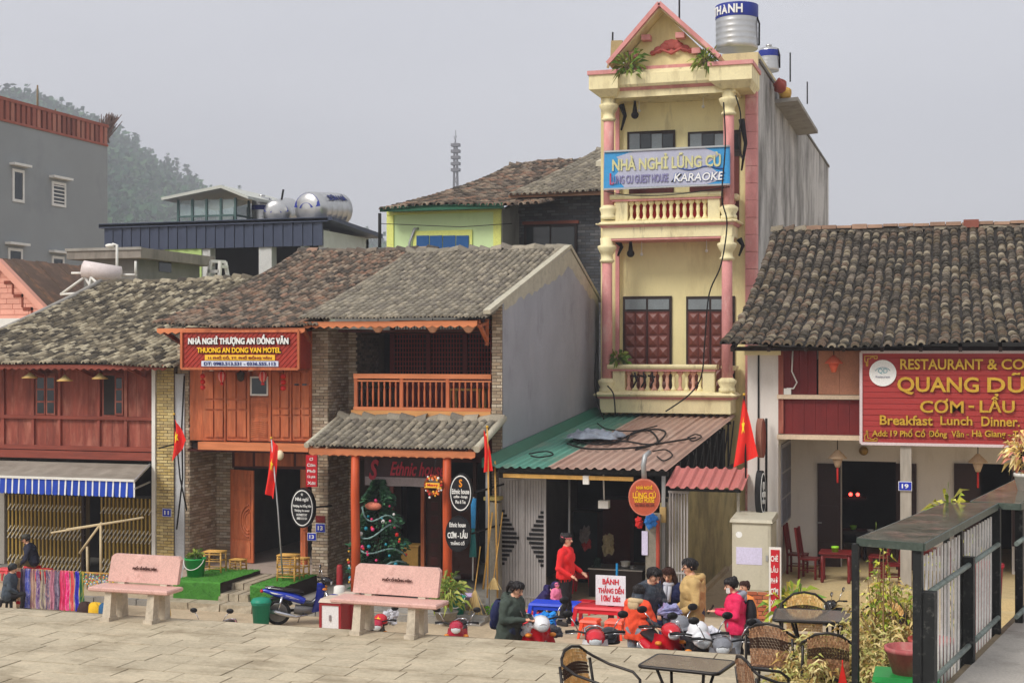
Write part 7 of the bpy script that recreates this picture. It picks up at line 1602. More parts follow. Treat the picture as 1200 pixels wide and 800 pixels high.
for i, (sx, Y, lb, mt) in enumerate(((627, 30.65, 'red plastic stool under the bent over indigo person', plred),(687, 31.2, 'red plastic stool right of the woman in the red jacket', plred),(692, -747, 'orange plastic stool under the left half of the red table', plor),(721, -748, 'orange plastic stool under the right half of the red table', plor),(638, -742, 'blue plastic stool in front of the blue table', plblue),(38, 31.95, 'red plastic stool under the seated man in the cap', plred),(6, 31.6, 'pinkish red stool beside the left gate post', M('plastic_pinkred', (230,90,96), bump=0)),(11, 28.45, 'dark stool under the person at the left edge', blackp),(52, 31.8, 'red plastic stool right of the seated man', plred))):
    loc = GH(sx, -Y) if Y < 0 else at(sx, Y, PZ if Y > 30.3 else 0) if i > 1 else gat(sx, Y); w_ = .34 if i > 4 else (18 if i < 2 else 22)/KP(loc); plastic_table(lb, loc, w_, w_, w_ if i < 5 else .4 if i == 5 else .36, mt, random.uniform(-.2,.2), 'stool', 'plastic_stool', 'plastic stools')
plastic_table('tall red plastic table at the shop mouth behind the standing woman', GH(684, 700), .5, .4, .62, plred, 0)
# price board
Yb_ = 24.72; s = thing('price_board', 'white board with red price lettering on the red table', 'sign', P(715, 708, Yb_)); a_, b_, z0, z1 = R(698, 674, 733, 709, Yb_)
part('board', MB().box(a_, b_, Yb_, Yb_+.02, z0, z1), M('board_white', (226,224,232), var=.04, bump=0), s)
for tx, y0, y1, x0, x1 in (('BÁNH', 676.5, 684.5, 706, 725),('THẮNG DẾN', 685.5, 695, 701, 731),('10k/ bát', 697, 704.5, 704.5, 727)): ftext(tx, s, lred, x0, y0, x1, y1, Yb_-.006, bold=.025, depth=.008)
m = MB(); p = P(716, 709, Yb_+.04); m.box(p.x-.05, p.x+.05, Yb_+.022, Yb_+.07, ground(p.x, Yb_), z1-.1); part('post', m, wood_dark, s)
# flags
def flag(label, pole, pts, Y, star=None, pole_mat=galv, r=.02, dy=.05, polename='flagpole', cloth_label=None):
    t = thing('national_flag', label, 'flag', P(*pole[0], Y)); m = MB(); V = [P(x, y, Y) for x, y in pole]; m.tube(V, r, 7); part('pole', m, pole_mat, t)
    m = MB(); m.ball(V[-1], r*1.8, 7, 5); part('finial', m, gold, t)
    (tl, tr, br, bl) = [P(x, y, Y) for x, y in pts]
    def fn(u, v): a = tl*(1-u)+tr*u; b_ = bl*(1-u)+br*u; p = a*(1-v)+b_*v; return p+Vector((0, dy*math.sin(u*7+v*4)*(.3+v)-.02, 0))
    m = MB(); m.grid(fn, 20, 20); part('cloth', m, redflag, t)
    if star:
        su, sv_, sr, sk = star; n = 10; V = []
        for k in range(n):
            a = math.pi/2+2*math.pi*k/n; rr = sr if k % 2 == 0 else sr*.42; V.append(fn(su+rr*math.cos(a)*sk, sv_-rr*math.sin(a))+Vector((0,-.035,0)))
        V.append(fn(su, sv_)+Vector((0,-.035,0))); m = MB(); m.add(V, [(k, (k+1) % n, n) for k in range(n)]); part('star', m, star_y, t)
    return t
flag('red star flag drooping beside the yellow brick pier', [(219,598),(211,560),(204,485)], [(205,491),(209,497),(220,515),(203,541)], 32.4, (.42,.5,.2,1.0), cable); flag('red star flag on a leaning grey pole before the motel', [(331,672),(326,600),(318,513)], [(318,514),(326,522),(322,584),(312,578)], 31.2, (.5,.42,.14,1.2))
flag('plain drooping red flag beside the cafe pier', [(571,700),(573,600),(571,500)], [(567,503),(571,512),(579,551),(568,553)], 31.0, None, bamboo); flag('largest red star flag, before the white restaurant pillar', [(874,560),(873,500),(872,462)], [(871,466),(873,470),(889,534),(860,547)], 31.2, (.38,.42,.15,1.15), cable)
# benches
terz = M('terrazzo_pink', (206,164,152), var=.1, vs=1.5, grain=.25, gs=55, stain=((232,190,178), .3, 4, (1,1,1)), stain2=((168,118,106), .25, 9, (1,1,1)), rough=.5, bump=.1); legc = M('bench_leg', (196,184,164), var=.15, grain=.2, gs=18, stain=((120,108,92), .45, 3, (1,1,.6)), bump=.3)
def bench(label, loc, rz, ws, wb, leg, txt):
    t = local('stone_bench', label, 'bench', 'terrazzo benches on the terrace')
    def slabx(x0, x1, prof): m = MB(); m.prism(prof, x0, x1, 'yz'); return m
    m = MB(); r_ = .02
    m.add([(x, y, z) for z, e in ((.385,.015),(.40,0),(.43,0),(.445,.015)) for x, y in ((-ws/2+e,-.2+e),(ws/2-e,-.2+e),(ws/2-e,.2-e),(-ws/2+e,.2-e))], [(0,3,2,1),(12,13,14,15)]+[(4*i+k, 4*i+(k+1)%4, 4*i+4+(k+1)%4, 4*i+4+k) for i in range(3) for k in range(4)]); part('seat', m, terz, t)
    m = MB(); cs = [(-wb/2, .47), (wb/2, .47), (wb/2+.0, .79), (wb/2-.04, .83), (-wb/2+.04, .83), (-wb/2, .79)]; m.add([(x, .16+(z-.47)*.28, z) for x, z in cs]+[(x, .23+(z-.47)*.28, z) for x, z in cs], [tuple(range(6)), tuple(range(11,5,-1))]+[(i, i+6, (i+1)%6+6, (i+1)%6) for i in range(6)]); part('backrest', m, terz, t)
    text(txt, t, M('carved_letters', (92,60,54), var=.1, bump=0), (.02, .192, .665), wb*.34, .05, up=Vector((0,.28,1)).normalized(), bold=.02, depth=.012)
    for e in (-1, 1):
        x0, x1 = e*leg-.05, e*leg+.05
        f = MB(); f.hexa([(x0-.01,-.2,0),(x1+.01,-.2,0),(x1+.01,-.06,0),(x0-.01,-.06,0),(x0,-.14,.384),(x1,-.14,.384),(x1,-.02,.384),(x0,-.02,.384)]); part('front_leg', f, legc, t)
        f = MB(); f.prism([(.12,0),(.26,0),(.24,.3),(.33,.74),(.25,.74),(.14,.384),(.0,.384),(.12,.3)], x0, x1, 'yz'); part('rear_leg', f, legc, t)
        f = MB(); f.box(x0-.02, x1+.02, -.23, -.03, .0, .05); part('foot', f, legc, t)
    return place(t, loc, rz)
g1 = G(149, 729, TZ); bench('pink terrazzo stone bench on the terrace, left one before the scarves', g1+Vector((0,.2,0)), hx(-1), 1.22, 1.08, .33, 'PHỐ CỔ ĐỒNG VĂN'); g2 = G(449, 746, TZ); bench('pink terrazzo stone bench on the terrace, right one before the cafe', g2+Vector((0,.2,0)), hx(-3), 1.48, 1.2, .38, 'PHỐ CỔ ĐỒNG VĂN')

# turf blocks and stone steps before the motel
def turfblock(label, sx0, sx1, Y0, Y1, h):
    a_, b_ = P(sx0, 0, Y0).x, P(sx1, 0, Y0).x; t = thing('turf_block', label, 'turf platform', ((a_+b_)/2, (Y0+Y1)/2, 0), 'turf covered blocks by the motel steps'); part('core', MB().box(a_+.02, b_-.01, Y0+.02, Y1, 0, h-.02), wood_black, t)
    m = MB(); m.grid(lambda u, v: (a_+(b_-a_)*u, Y0+(Y1-Y0)*max(0, v-.5)*2 if v > .5 else Y0, h*min(1, v*2)+random.uniform(-.008,.008)), 24, 24); part('turf', m, turf, t)
    m = MB(); r = random.Random(5)
    for k in range(900): x, y = r.uniform(a_, b_), r.uniform(Y0, Y1); m.add([(x,y,h-.01),(x+.02,y,h-.01),(x+r.uniform(-.02,.03),y+r.uniform(-.02,.02),h+r.uniform(.02,.05))], [(0,1,2)])
    for k in range(500): x, z = r.uniform(a_, b_), r.uniform(.02, h); m.add([(x,Y0,z),(x+.02,Y0,z),(x+.01,Y0-r.uniform(.02,.04),z-.02)], [(0,1,2)])
    part('grass_blades', m, turf, t, kind='stuff'); return t
turfblock('turf covered block left of the stone motel steps', 203, 258, 30.5, 32.6, .6); turfblock('turf covered block right of the stone motel steps', 293, 330, 30.6, 32.6, .55)
stp = M('old_step', (172,160,138), var=.2, vs=2, grain=.25, gs=14, stain=((110,98,80), .5, 3, (1,1,1)), bump=.4)
for k, (za, zb, Ya_) in enumerate(((.0,.17,30.0),(.172,.34,30.5),(.342,.5,31.1))):
    a_, b_ = P(246, 0, 31).x-(.9-.4*k), P(296, 0, 31).x+(.5-.2*k)
    if k == 2: a_, b_ = P(258,0,31).x+.1, P(293,0,31).x
    if k == 1: a_, b_ = P(258,0,30.6).x, P(293,0,30.6).x+.0
    n = 3; 
    for i in range(n): part('step_stone', MB().hexa([(a_+(b_-a_)*i/n+.01,Ya_+random.uniform(-.03,.03),za),(a_+(b_-a_)*(i+1)/n-.01,Ya_+random.uniform(-.03,.03),za),(a_+(b_-a_)*(i+1)/n-.01,32.7,za),(a_+(b_-a_)*i/n+.01,32.7,za),(a_+(b_-a_)*i/n+.02,Ya_+random.uniform(.0,.03),zb),(a_+(b_-a_)*(i+1)/n-.02,Ya_+random.uniform(0,.03),zb),(a_+(b_-a_)*(i+1)/n-.02,32.7,zb),(a_+(b_-a_)*i/n+.02,32.7,zb)]), stp, H2)
# bamboo stools and table
def bamboo_stool(label, loc, w_, d_, h_, rz, name='bamboo_stool', cat='stool'):
    t = local(name, label, cat, 'bamboo stools at the motel'); 
    for i in range(6): m = MB(); y = -d_/2+.02+(d_-.04)*i/5; m.tube([(-w_/2, y, h_), (w_/2, y, h_)], .018, 7); part('seat_rod', m, bamboo, t)
    for ex in (-1,1):
        for ey in (-1,1): m = MB(); m.tube([(ex*(w_/2-.02), ey*(d_/2-.02), 0), (ex*(w_/2-.03), ey*(d_/2-.03), h_-.01)], .022, 7); part('leg', m, bamboo, t)
        for zz in (.12, h_*.6): m = MB(); m.tube([(ex*(w_/2-.02), -d_/2, zz), (ex*(w_/2-.02), d_/2, zz)], .014, 6); part('stretcher', m, bamboo, t)
    for ey in (-1,1):
        for zz in (.1, h_*.55, h_-.06): m = MB(); m.tube([(-w_/2, ey*(d_/2-.02), zz), (w_/2, ey*(d_/2-.02), zz)], .014, 6); part('stretcher', m, bamboo, t)
    return place(t, loc, rz)
bamboo_stool('tall bamboo stool standing on the left turf block', at(252, 32.0, .6), .5, .38, .52, .1); bamboo_stool('low bamboo stool beside the open carved door', at(279, 32.6, .5), .38, .3, .34, -.1)
bamboo_stool('bamboo stool on the right turf block, lower of the stacked pair', at(338, 31.6, .55), .5, .36, .34, .05); bamboo_stool('bamboo stool stacked on top of another beside the motel pole', at(338, 31.6, .9), .5, .36, .28, .12); bamboo_stool('bamboo stool half hidden behind the stacked pair', at(351, 32.3, .5), .42, .36, .5, .0)
# green bucket of pots, green bin, cooler boxes
def bucket(label, loc, r0, r1, h, mat, lid=None, name='bucket', cat='bucket', handle=True):
    t = thing(name, label, cat, loc); m = MB(); m.lathe([(r0,0),(r1,h-.04),(r1*1.06,h-.04),(r1*1.06,h),(r1*.95,h),(r1*.93,h-.06),(0,h-.08)], loc, 20); part('body', m, mat, t)
    if lid: m = MB(); m.lathe([(r1*1.12,h+.0),(r1*1.12,h+.03),(r1*.9,h+.1),(r1*.3,h+.13),(0,h+.13)], loc, 20); part('lid', m, lid, t)
    elif handle: c = Vector(loc); m = MB(); m.tube([c+Vector((r1*1.05*math.cos(a), -.06-r1*.7*math.sin(a), h-.02-.34*h*math.sin(a)*1.6)) for a in np.linspace(0, PI, 12)], .012, 5); part('handle', m, whitep, t)
    return t
bgreen = M('bin_green', (30,138,110), var=.1, rough=.45, bump=0); kgreen = M('bucket_green', (36,160,78), var=.1, rough=.4, bump=0)
bucket('bright green bucket with plants on the left turf block', at(229, 31.2, .6), .2, .26, .46, kgreen); leaf_tuft('bucket_plant', 'small plants and white bag tops in the green bucket', 'plant', at(229, 31.2, 1.08), .2, 50, fern, .16, .04, .5, 8)
bucket('dark green lidded dustbin beside the right turf block', at(306, 28.6, 0), .17, .21, .55, bgreen, bgreen, 'dustbin', 'bin')
cw = M('cooler_white', (224,222,222), var=.06, rough=.5, bump=0); cr_ = M('cooler_red', (150,40,44), var=.1, rough=.5, bump=0); cl_ = M('cooler_lid', (206,190,172), var=.12, rough=.6)
def cooler(label, sx, Y, w_, d_, h_):
    loc = at(sx, Y, 0); t = thing('cooler_box', label, 'cooler', loc); x, y = loc.x, loc.y; part('body', MB().box(x-w_/2, x+w_/2, y, y+d_, 0, h_-.12), cw, t)
    for e in (-1,1): part('red_edge', MB().box(x+e*w_/2-.03, x+e*w_/2+.03, y-.012, y+d_+.012, .0, h_-.121), cr_, t)
    part('red_rim', MB().box(x-w_/2-.02, x+w_/2+.02, y-.02, y+d_+.02, h_-.119, h_-.06), cr_, t); part('lid', MB().hexa([(x-w_/2-.04,y-.04,h_-.059),(x+w_/2+.04,y-.04,h_-.059),(x+w_/2+.04,y+d_+.04,h_-.059),(x-w_/2-.04,y+d_+.04,h_-.059),(x-w_/2,y,h_+.02),(x+w_/2,y,h_+.02),(x+w_/2,y+d_,h_+.02),(x-w_/2,y+d_,h_+.02)]), cl_, t); part('latch', MB().box(x-.02, x+.02, y-.03, y-.001, h_*.45, h_*.6), cloth_grey, t); return t
cooler('white and red cooler box beside the blue motorbike', 387, 28.0, .46, .5, .82); cooler('second white cooler box half hidden behind the right bench', 404, 28.5, .3, .4, .84)
# scarves and necklaces on a rack
rk = thing('scarf_rack', 'low bamboo rack carrying hanging scarves on the street', 'rack', at(70, 28.6)); Yr_ = 28.6; z_ = P(70, 669, Yr_).z; xa_, xb_ = P(18, 0, Yr_).x, P(134, 0, Yr_).x
m = MB(); m.tube([(xa_, Yr_, z_), (xb_, Yr_, z_)], .025, 7); part('bar', m, bamboo, rk)
for x in (xa_+.05, (xa_+xb_)/2, xb_-.05): m = MB(); m.tube([(x, Yr_+.02, 0), (x, Yr_+.02, z_)], .03, 7); part('post', m, bamboo, rk)
scs = [((220,190,160),(200,40,50),'cream scarf with red bands'),((60,50,70),(140,120,150),'black and grey patterned scarf'),((90,100,190),(170,170,210),'pale blue violet scarf'),((190,160,140),(150,90,120),'beige and plum striped scarf'),((120,90,150),(200,180,190),'lilac striped scarf'),((180,170,150),(90,70,110),'sand coloured fringed scarf'),((110,100,130),(200,160,160),'smoky mauve scarf'),((200,140,160),(120,60,90),'rose woven scarf'),((150,140,160),(80,60,100),'grey violet woven scarf'),((220,60,110),(240,120,160),'hot pink scarf'),((236,40,130),(250,140,190),'brightest magenta scarf'),((226,70,80),(240,150,150),'coral red scarf'),((50,40,180),(80,80,210),'deep blue scarf'),((40,110,80),(230,200,60),'green and yellow tasselled scarf')]
for i, (c1, c2, nm) in enumerate(scs):
    x0 = P(20+i*5.75, 0, Yr_).x; x1 = P(20+(i+1)*5.75-.4, 0, Yr_).x; m = MB(); n = 12
    def fn(u, v, x0=x0, x1=x1, i=i): return (x0+(x1-x0)*u+.012*math.sin(v*9+i), Yr_-.04-.025*math.sin(u*9+i)-.01*v, z_+.03-(z_-.08)*v)
    for k in range(n):
        m.cm = 1 if (i < 1 and k in (1,2,7,10)) else 0
        m.grid(lambda u, v, k=k: fn(u, (k+v)/n), 8, 1)
    mA = M('scarf_%d_a' % i, c1, var=.15, vs=12, grain=.35, gs=40, sv=(1,1,.5), bump=.3, stain=(c2, .55, 16, (1,1,.12 if i % 2 else .5), .06) if i else None); mB = M('scarf_%d_b' % i, c2, var=.15, vs=12, grain=.35, gs=40, sv=(1,1,.5), bump=.3)
    o = mesh_obj('scarf', m, [mA, mB], (x0, Yr_, z_), fix=False); o.location = (x0, Yr_, z_); props(o, nm+' hanging on the low rack', 'scarf', 'scarves on the rack')
bead = [M('bead_%d' % i, c, bump=0, rough=.3) for i, c in enumerate(((230,60,60),(240,210,60),(60,120,190),(240,240,240),(80,170,90)))]
for i in range(8):
    x = P(103+i*4, 0, Yr_).x; m = MB()
    for k in range(22):
        a = PI*k/21; m.cm = (k+i) % 5; m.ball((x+.09*math.cos(a), Yr_-.05-.02*(i % 2), z_-.02-(.24+.04*(i % 3))*math.sin(a)), .017, 6, 4)
    o = mesh_obj('bead_necklace', m, bead, (x, Yr_, z_), fix=False); o.location = (x, Yr_, z_); props(o, ('first','second','third','fourth','fifth','sixth','seventh','last')[i]+' bead necklace from the left on the rack beside the scarves', 'necklace', 'bead necklaces on the rack')
for k, (sx, c, lb) in enumerate(((100,(60,40,36),'dark embroidered bag under the necklaces'),(112,(226,180,40),'yellow cloth pile on the street under the left bench'),(124,(40,90,130),'blue cloth bag below the necklaces'),(190,(236,190,60),'yellow bag on the street right of the left bench'))):
    p = at(sx, 28.0, .25 if k < 3 else .28); m = MB(); m.grid(lambda u, v: (p.x+.2*math.cos(2*PI*u)*math.sin(PI*v)**.6*(1+.12*math.sin(u*31+v*9)), p.y+.14*math.sin(2*PI*u)*math.sin(PI*v)**.6, p.z*(1-math.cos(PI*v))*.9+.02*math.sin(u*25)), 20, 10); solo('cloth_bag', m, cloth('bagc_%d' % k, c), lb, 'bag')
# bamboo boom over the stall
t = thing('bamboo_boom', 'slanting bamboo boom with struts over the scarf stall', 'boom', at(110, 29.2)); Yq = 29.2
for a_, b_ in (((60,624),(168,606)),((78,620),(150,609)),((93,648),(119,612)),((103,690),(102,640)),((118,690),(118,613))): m = MB(); m.tube([P(*a_, Yq), P(*b_, Yq)], .028, 6); part('bamboo_rod', m, M('bamboo_pale', (196,178,142), var=.2), t)
# ------------------------------------------------------------------ motorbikes
tyre = M('tyre', (34,33,33), var=.15, bump=.1, rough=.85); rimm = M('rim', (150,150,150), metal=.7, rough=.35, bump=0); chrome = M('chrome', (190,190,192), metal=.9, rough=.2, bump=0, var=.05, grain=0); seatm = M('seat_vinyl', (32,30,32), var=.1, rough=.5); tail_l = M('tail_lamp', (190,30,36), rough=.2, bump=0); lampg = M('lamp_clear', (210,214,216), rough=.12, bump=0, spec=.7); eng = M('engine', (110,108,106), var=.2, metal=.6, rough=.45)
def loft(m, secs, n=12):
    """secs: (x, z, half width, half height) ellipses across the bike"""
    V = []; k = len(secs)
    for i, (x, z, w_, h_) in enumerate(secs):
        x0, z0 = secs[max(0, i-1)][:2]; x1, z1 = secs[min(k-1, i+1)][:2]; d = Vector((x1-x0, 0, z1-z0)).normalized(); nn = Vector((-d.z, 0, d.x))
        for j in range(n): a = 2*PI*j/n; p = Vector((x, 0, z))+nn*(h_*math.sin(a))+Vector((0, w_*math.cos(a), 0)); V.append(p)
    m.add(V, [(i*n+j, i*n+(j+1) % n, (i+1)*n+(j+1) % n, (i+1)*n+j) for i in range(k-1) for j in range(n)], True); m.add(V[:n], [tuple(range(n))]); m.add(V[-n:], [tuple(reversed(range(n)))]); return m
def motorbike(label, loc, rz, paint, paint2=None, steer=.0, group='motorbikes parked on the street', helmet=None):
    paint2 = paint2 or paint; t = local('motorbike', label, 'motorbike', group); r = .29
    def wheel(cx, ang=0):
        q = Matrix.Rotation(ang, 3, 'Z'); c = Vector((cx, 0, r)); m = MB(); N = 28; K = 8; V = []
        for i in range(N):
            a = 2*PI*i/N
            for j in range(K): b_ = 2*PI*j/K; rr = r-.045+.045*math.cos(b_); V.append(c+q @ Vector((rr*math.cos(a), .042*math.sin(b_), rr*math.sin(a))))
        m.add(V, [(i*K+j, i*K+(j+1) % K, ((i+1) % N)*K+(j+1) % K, ((i+1) % N)*K+j) for i in range(N) for j in range(K)], True); wt = part('wheel', m, tyre, t)
        m = MB(); ax = q @ Vector((0,1,0)); m.lathe([(r-.09,-.03),(r-.075,-.034),(r-.07,0),(r-.075,.034),(r-.09,.03),(r-.1,0),(r-.09,-.03)], c, 24, ax); part('rim', m, rimm, wt)
        m = MB(); m.lathe([(.0,-.06),(.06,-.055),(.075,-.02),(.075,.02),(.06,.055),(0,.06)], c, 14, ax)
        for k in range(14): a = 2*PI*k/14; e = q @ Vector((math.cos(a), 0, math.sin(a))); m.beam(c+e*.06+ax*.02*(1 if k % 2 else -1), c+e*(r-.085), .007)
        part('hub_and_spokes', m, chrome, wt)
    wheel(-.62); wheel(.62, steer)
    m = MB(); m.tube([(-.62+.34*math.cos(a), 0, r+.34*math.sin(a)) for a in np.linspace(.5, 2.6, 10)], .05, 6); m2 = MB()
    for y in (-.06,.06): pass
    part('rear_mudguard', m, blackp, t)
    m = MB(); m.tube([(.62+.335*math.cos(a), 0, r+.335*math.sin(a)) for a in np.linspace(.25, 2.5, 10)], [.03]+[.058]*8+[.03], 8); part('front_mudguard', m, paint, t)
    m = MB(); loft(m, [(-.98,.8,.03,.02),(-.9,.79,.07,.05),(-.7,.74,.12,.08),(-.45,.68,.14,.1),(-.2,.6,.12,.1),(-.02,.52,.07,.08)]); part('tail_fairing', m, paint, t)
    m = MB(); loft(m, [(-.86,.845,.06,.02),(-.7,.84,.11,.04),(-.4,.79,.13,.05),(-.15,.76,.1,.045),(-.05,.72,.06,.03)]); part('saddle', m, seatm, t)
    for e in (-1,1): m = MB(); m.add([(-.8,e*.112,.78),(-.3,e*.142,.66),(-.12,e*.112,.58),(-.3,e*.142,.62),(-.75,e*.12,.74)], [(0,1,2,3,4)]); part('flash_stripe', m, whitep, t)
    m = MB(); loft(m, [(-.1,.5,.06,.07),(.15,.46,.07,.08),(.3,.56,.08,.1),(.36,.72,.07,.08)]); part('centre_spine', m, paint2, t)
    m = MB(); loft(m, [(-.25,.36,.1,.11),(-.02,.32,.12,.12),(.14,.33,.1,.09),(.22,.34,.05,.06)]); part('engine', m, eng, t)
    m = MB(); V = []; N = 9
    for i in range(N):
        z = .3+.62*i/(N-1); w_ = .16+.1*math.sin(PI*min(1, i/(N-1)*1.1)); x = .3+.12*math.sin(PI*i/(N-1)*.5)
        for j in range(7): u = -1+2*j/6; V.append((x-.16*u*u, w_*u, z))
    m.add(V, [(i*7+j, i*7+j+1, (i+1)*7+j+1, (i+1)*7+j) for i in range(N-1) for j in range(6)], True); m.add([(x+.025, y, z) for x, y, z in V], [(i*7+j+1, i*7+j, (i+1)*7+j, (i+1)*7+j+1) for i in range(N-1) for j in range(6)], True); part('leg_shield', m, paint, t)
    m = MB(); loft(m, [(.36,.98,.06,.06),(.42,.99,.13,.1),(.52,.97,.12,.1),(.58,.94,.07,.07)]); part('handlebar_cowl', m, paint2 if paint2 is not paint else paint, t)
    m = MB(); m.ball((.575,0,.945), (.035,.085,.065), 12, 8); part('headlight', m, lampg, t)
    for e in (-1,1): m = MB(); m.ball((.44,e*.17,.82), (.06,.05,.03), 8, 6); part('indicator', m, M('amber', (230,140,50), bump=0, rough=.25), t)
    m = MB(); m.tube([(.3,-.36,1.02),(.38,-.22,1.04),(.42,0,1.0),(.38,.22,1.04),(.3,.36,1.02)], .014, 7); hb = part('handlebar', m, blackp, t)
    for e in (-1,1): m = MB(); m.tube([(.3,e*.27,1.03),(.27,e*.39,1.015)], .02, 8); part('grip', m, tyre, hb); m = MB(); m.tube([(.4,e*.24,1.02),(.33,e*.39,1.0)], .007, 5); part('lever', m, chrome, hb)
    for e in (-1,1): 
        m = MB(); m.tube([(.38,e*.22,1.04),(.36,e*.28,1.16),(.34,e*.33,1.22)], .008, 5); st_ = part('mirror_stem', m, chrome, t); m = MB(); m.ball((.33,e*.36,1.26), (.022,.075,.05), 10, 7); part('mirror', m, blackp, st_); m = MB(); m.ball((.318,e*.36,1.26), (.014,.064,.041), 10, 6); part('mirror_glass', m, chrome, st_)
    for e in (-.07,.07): m = MB(); m.tube([(.62,e,.29),(.46,e*.9,.74)], .024, 7); part('fork', m, chrome, t); m = MB(); m.tube([(-.62,e*1.3,.29),(-.52,e*1.5,.66)], .03, 7); part('shock_absorber', m, chrome, t)
    m = MB(); m.tube([(.05,-.11,.24),(-.2,-.14,.2),(-.4,-.15,.25),(-.9,-.16,.38)], [.02,.025,.05,.055], 10); part('exhaust', m, chrome, t)
    m = MB(); m.beam((-.62,.1,.3),(-.05,.1,.32),.05,.06); part('chain_case', m, blackp, t)
    m = MB(); m.ball((-.98,0,.78), (.04,.08,.045), 10, 7); part('tail_light', m, tail_l, t); m = MB(); m.hexa([(-1.02,-.09,.5),(-1.02,.09,.5),(-1.0,.09,.5),(-1.0,-.09,.5),(-.97,-.09,.63),(-.97,.09,.63),(-.95,.09,.63),(-.95,-.09,.63)]); part('number_plate', m, whitep, t)
    m = MB(); m.tube([(-.1,.1,.25),(-.18,.24,.01)], .014, 6); part('side_stand', m, chrome, t); m = MB(); m.tube([(-.05,-.2,.28),(-.05,.2,.28)], .016, 6); part('foot_pegs', m, tyre, t)
    m = MB(); m.tube([(-.5,.12,.82),(-.75,.13,.86),(-.9,.06,.87),(-.9,-.06,.87),(-.75,-.13,.86),(-.5,-.12,.82)], .013, 6); part('grab_rail', m, chrome, t)
    return place(t, loc, rz)
pblue = M('paint_blue', (20,50,170), var=.05, grain=.03, rough=.22, bump=0, spec=.6); pred = M('paint_red', (200,24,40), var=.05, grain=.03, rough=.22, bump=0, spec=.6); pwhite = M('paint_white', (226,226,228), var=.04, grain=.03, rough=.25, bump=0, spec=.6); pgrey = M('paint_grey', (120,122,128), var=.05, rough=.25, bump=0, spec=.6); pblack = M('paint_black', (28,28,32), var=.05, rough=.2, bump=0, spec=.6); pcrim = M('paint_crimson', (170,26,56), var=.05, rough=.22, bump=0, spec=.6)
motorbike('blue motorbike parked before the right turf block', at(358, 29.2), hx(24), pblue, pblack, .3)
motorbike('red and white motorbike in front of the woman in the olive jacket', gat(626, 18.9), hx(-62), pred, pwhite, .2); motorbike('white and red motorbike in front of the orange stools', gat(697, 18.2), hx(-75), pwhite, pred, -.3)
motorbike('red motorbike before the navy quilted jacket', gat(772, 18.9), hx(-58), pred, pred, .35); motorbike('dark grey motorbike below the tan jacketed man', gat(815, 18.5), hx(-70), pblack, pwhite, .2); motorbike('grey motorbike low at the terrace edge before the pink jacket', gat(846, 18.2), hx(-80), pgrey, pgrey, .1)
motorbike('crimson motorbike whose headlamp shows right of the right bench', gat(537, 24.0), hx(-75), pcrim, pcrim, .15); motorbike('dark motorbike hidden below the right bench with a red helmet', at(440, 25.4), hx(-65), pblack, pcrim, .2); motorbike('pink motorbike of which only mirrors show above the terrace edge', at(255, 24.3), hx(-80), M('paint_pink', (210,70,110), rough=.25, bump=0), pblack, 0); motorbike('dark motorbike standing before the restaurant steps', at(1000, 29.6), hx(165), pblack, pblack, .2)
def helmet(label, p, mat, rz=0, star=False):
    t = local('helmet', label, 'helmet', 'motorbike helmets'); m = MB(); V = []; 
    m.lathe([(.135,-.06),(.14,-.02),(.135,.05),(.11,.1),(.06,.135),(0,.145)], (0,0,.06), 20); part('shell', m, mat, t); m = MB(); m.lathe([(.142,-.065),(.146,-.05),(.142,-.035)], (0,0,.06), 20); part('rim', m, blackp, t); m = MB(); m.hexa([(-.1,-.11,.055),(.1,-.11,.055),(.07,-.2,.03),(-.07,-.2,.03),(-.1,-.11,.07),(.1,-.11,.07),(.07,-.2,.04),(-.07,-.2,.04)]); part('peak', m, mat, t)
    if star: m = MB(); m.add([( .06*(1 if k % 2 == 0 else .42)*math.sin(2*PI*k/10), -.137+.028*(1 if k%2==0 else .42)*math.cos(2*PI*k/10), .12+.055*(1 if k % 2 == 0 else .42)*math.cos(2*PI*k/10)) for k in range(10)]+[(0,-.142,.12)], [(k, (k+1) % 10, 10) for k in range(10)]); part('star', m, star_y, t)
    return place(t, p, rz)
def put(sx, sy, Y): return P(sx, sy, Y)
helmet('red helmet with a yellow star under the right bench', put(446, 731, 25.2), pred, 0, True); helmet('grey helmet hanging low among the bikes by the tan man', put(797, 738, 18.7), pgrey, .5); helmet('white helmet on the dark motorbike by the tan man', put(818, 745, 18.4), pwhite, -.4); helmet('black helmet at the pink jacket woman\'s backpack', put(884, 742, 19.0), pblack, .3); helmet('black helmet on the white and red motorbike', put(714, 752, 18.2), pblack, .2)
for k, (sx, sy, Y, rx, rz_, c, lb) in enumerate(((641,726,19.4,.22,.15,(40,140,220),'bright blue jacket bundle on the bike by the blue stool'),(610,735,19.2,.16,.13,(226,60,70),'red bag in the lap of the olive jacket woman'),(622,738,18.6,.17,.12,(226,222,224),'white and red plastic bag on the first motorbike'),(651,740,18.8,.12,.12,(84,84,90),'dark grey bag hung at the bike by the blue bundle'),(785,716,19.5,.2,.13,(150,150,190),'checked violet grey bag held before the navy jacket'),(832,742,18.7,.18,.12,(214,214,222),'pale bag on the bikes beneath the tan jacket'),(458,722,26.0,.2,.2,(190,190,196),'clear plastic bag behind the red helmet'),(338,745,26,.16,.1,(206,206,210),'white bag low by the terrace edge'))):
    p = put(sx, sy, Y); m = crumple(p, rx*.85, rx*.6, rz_*.8, k); solo('bag', m, cloth('bagm_%d' % k, c, stain=((200,60,80),.3,9,(1,1,1)) if k in (2,4) else None), lb, 'bag')
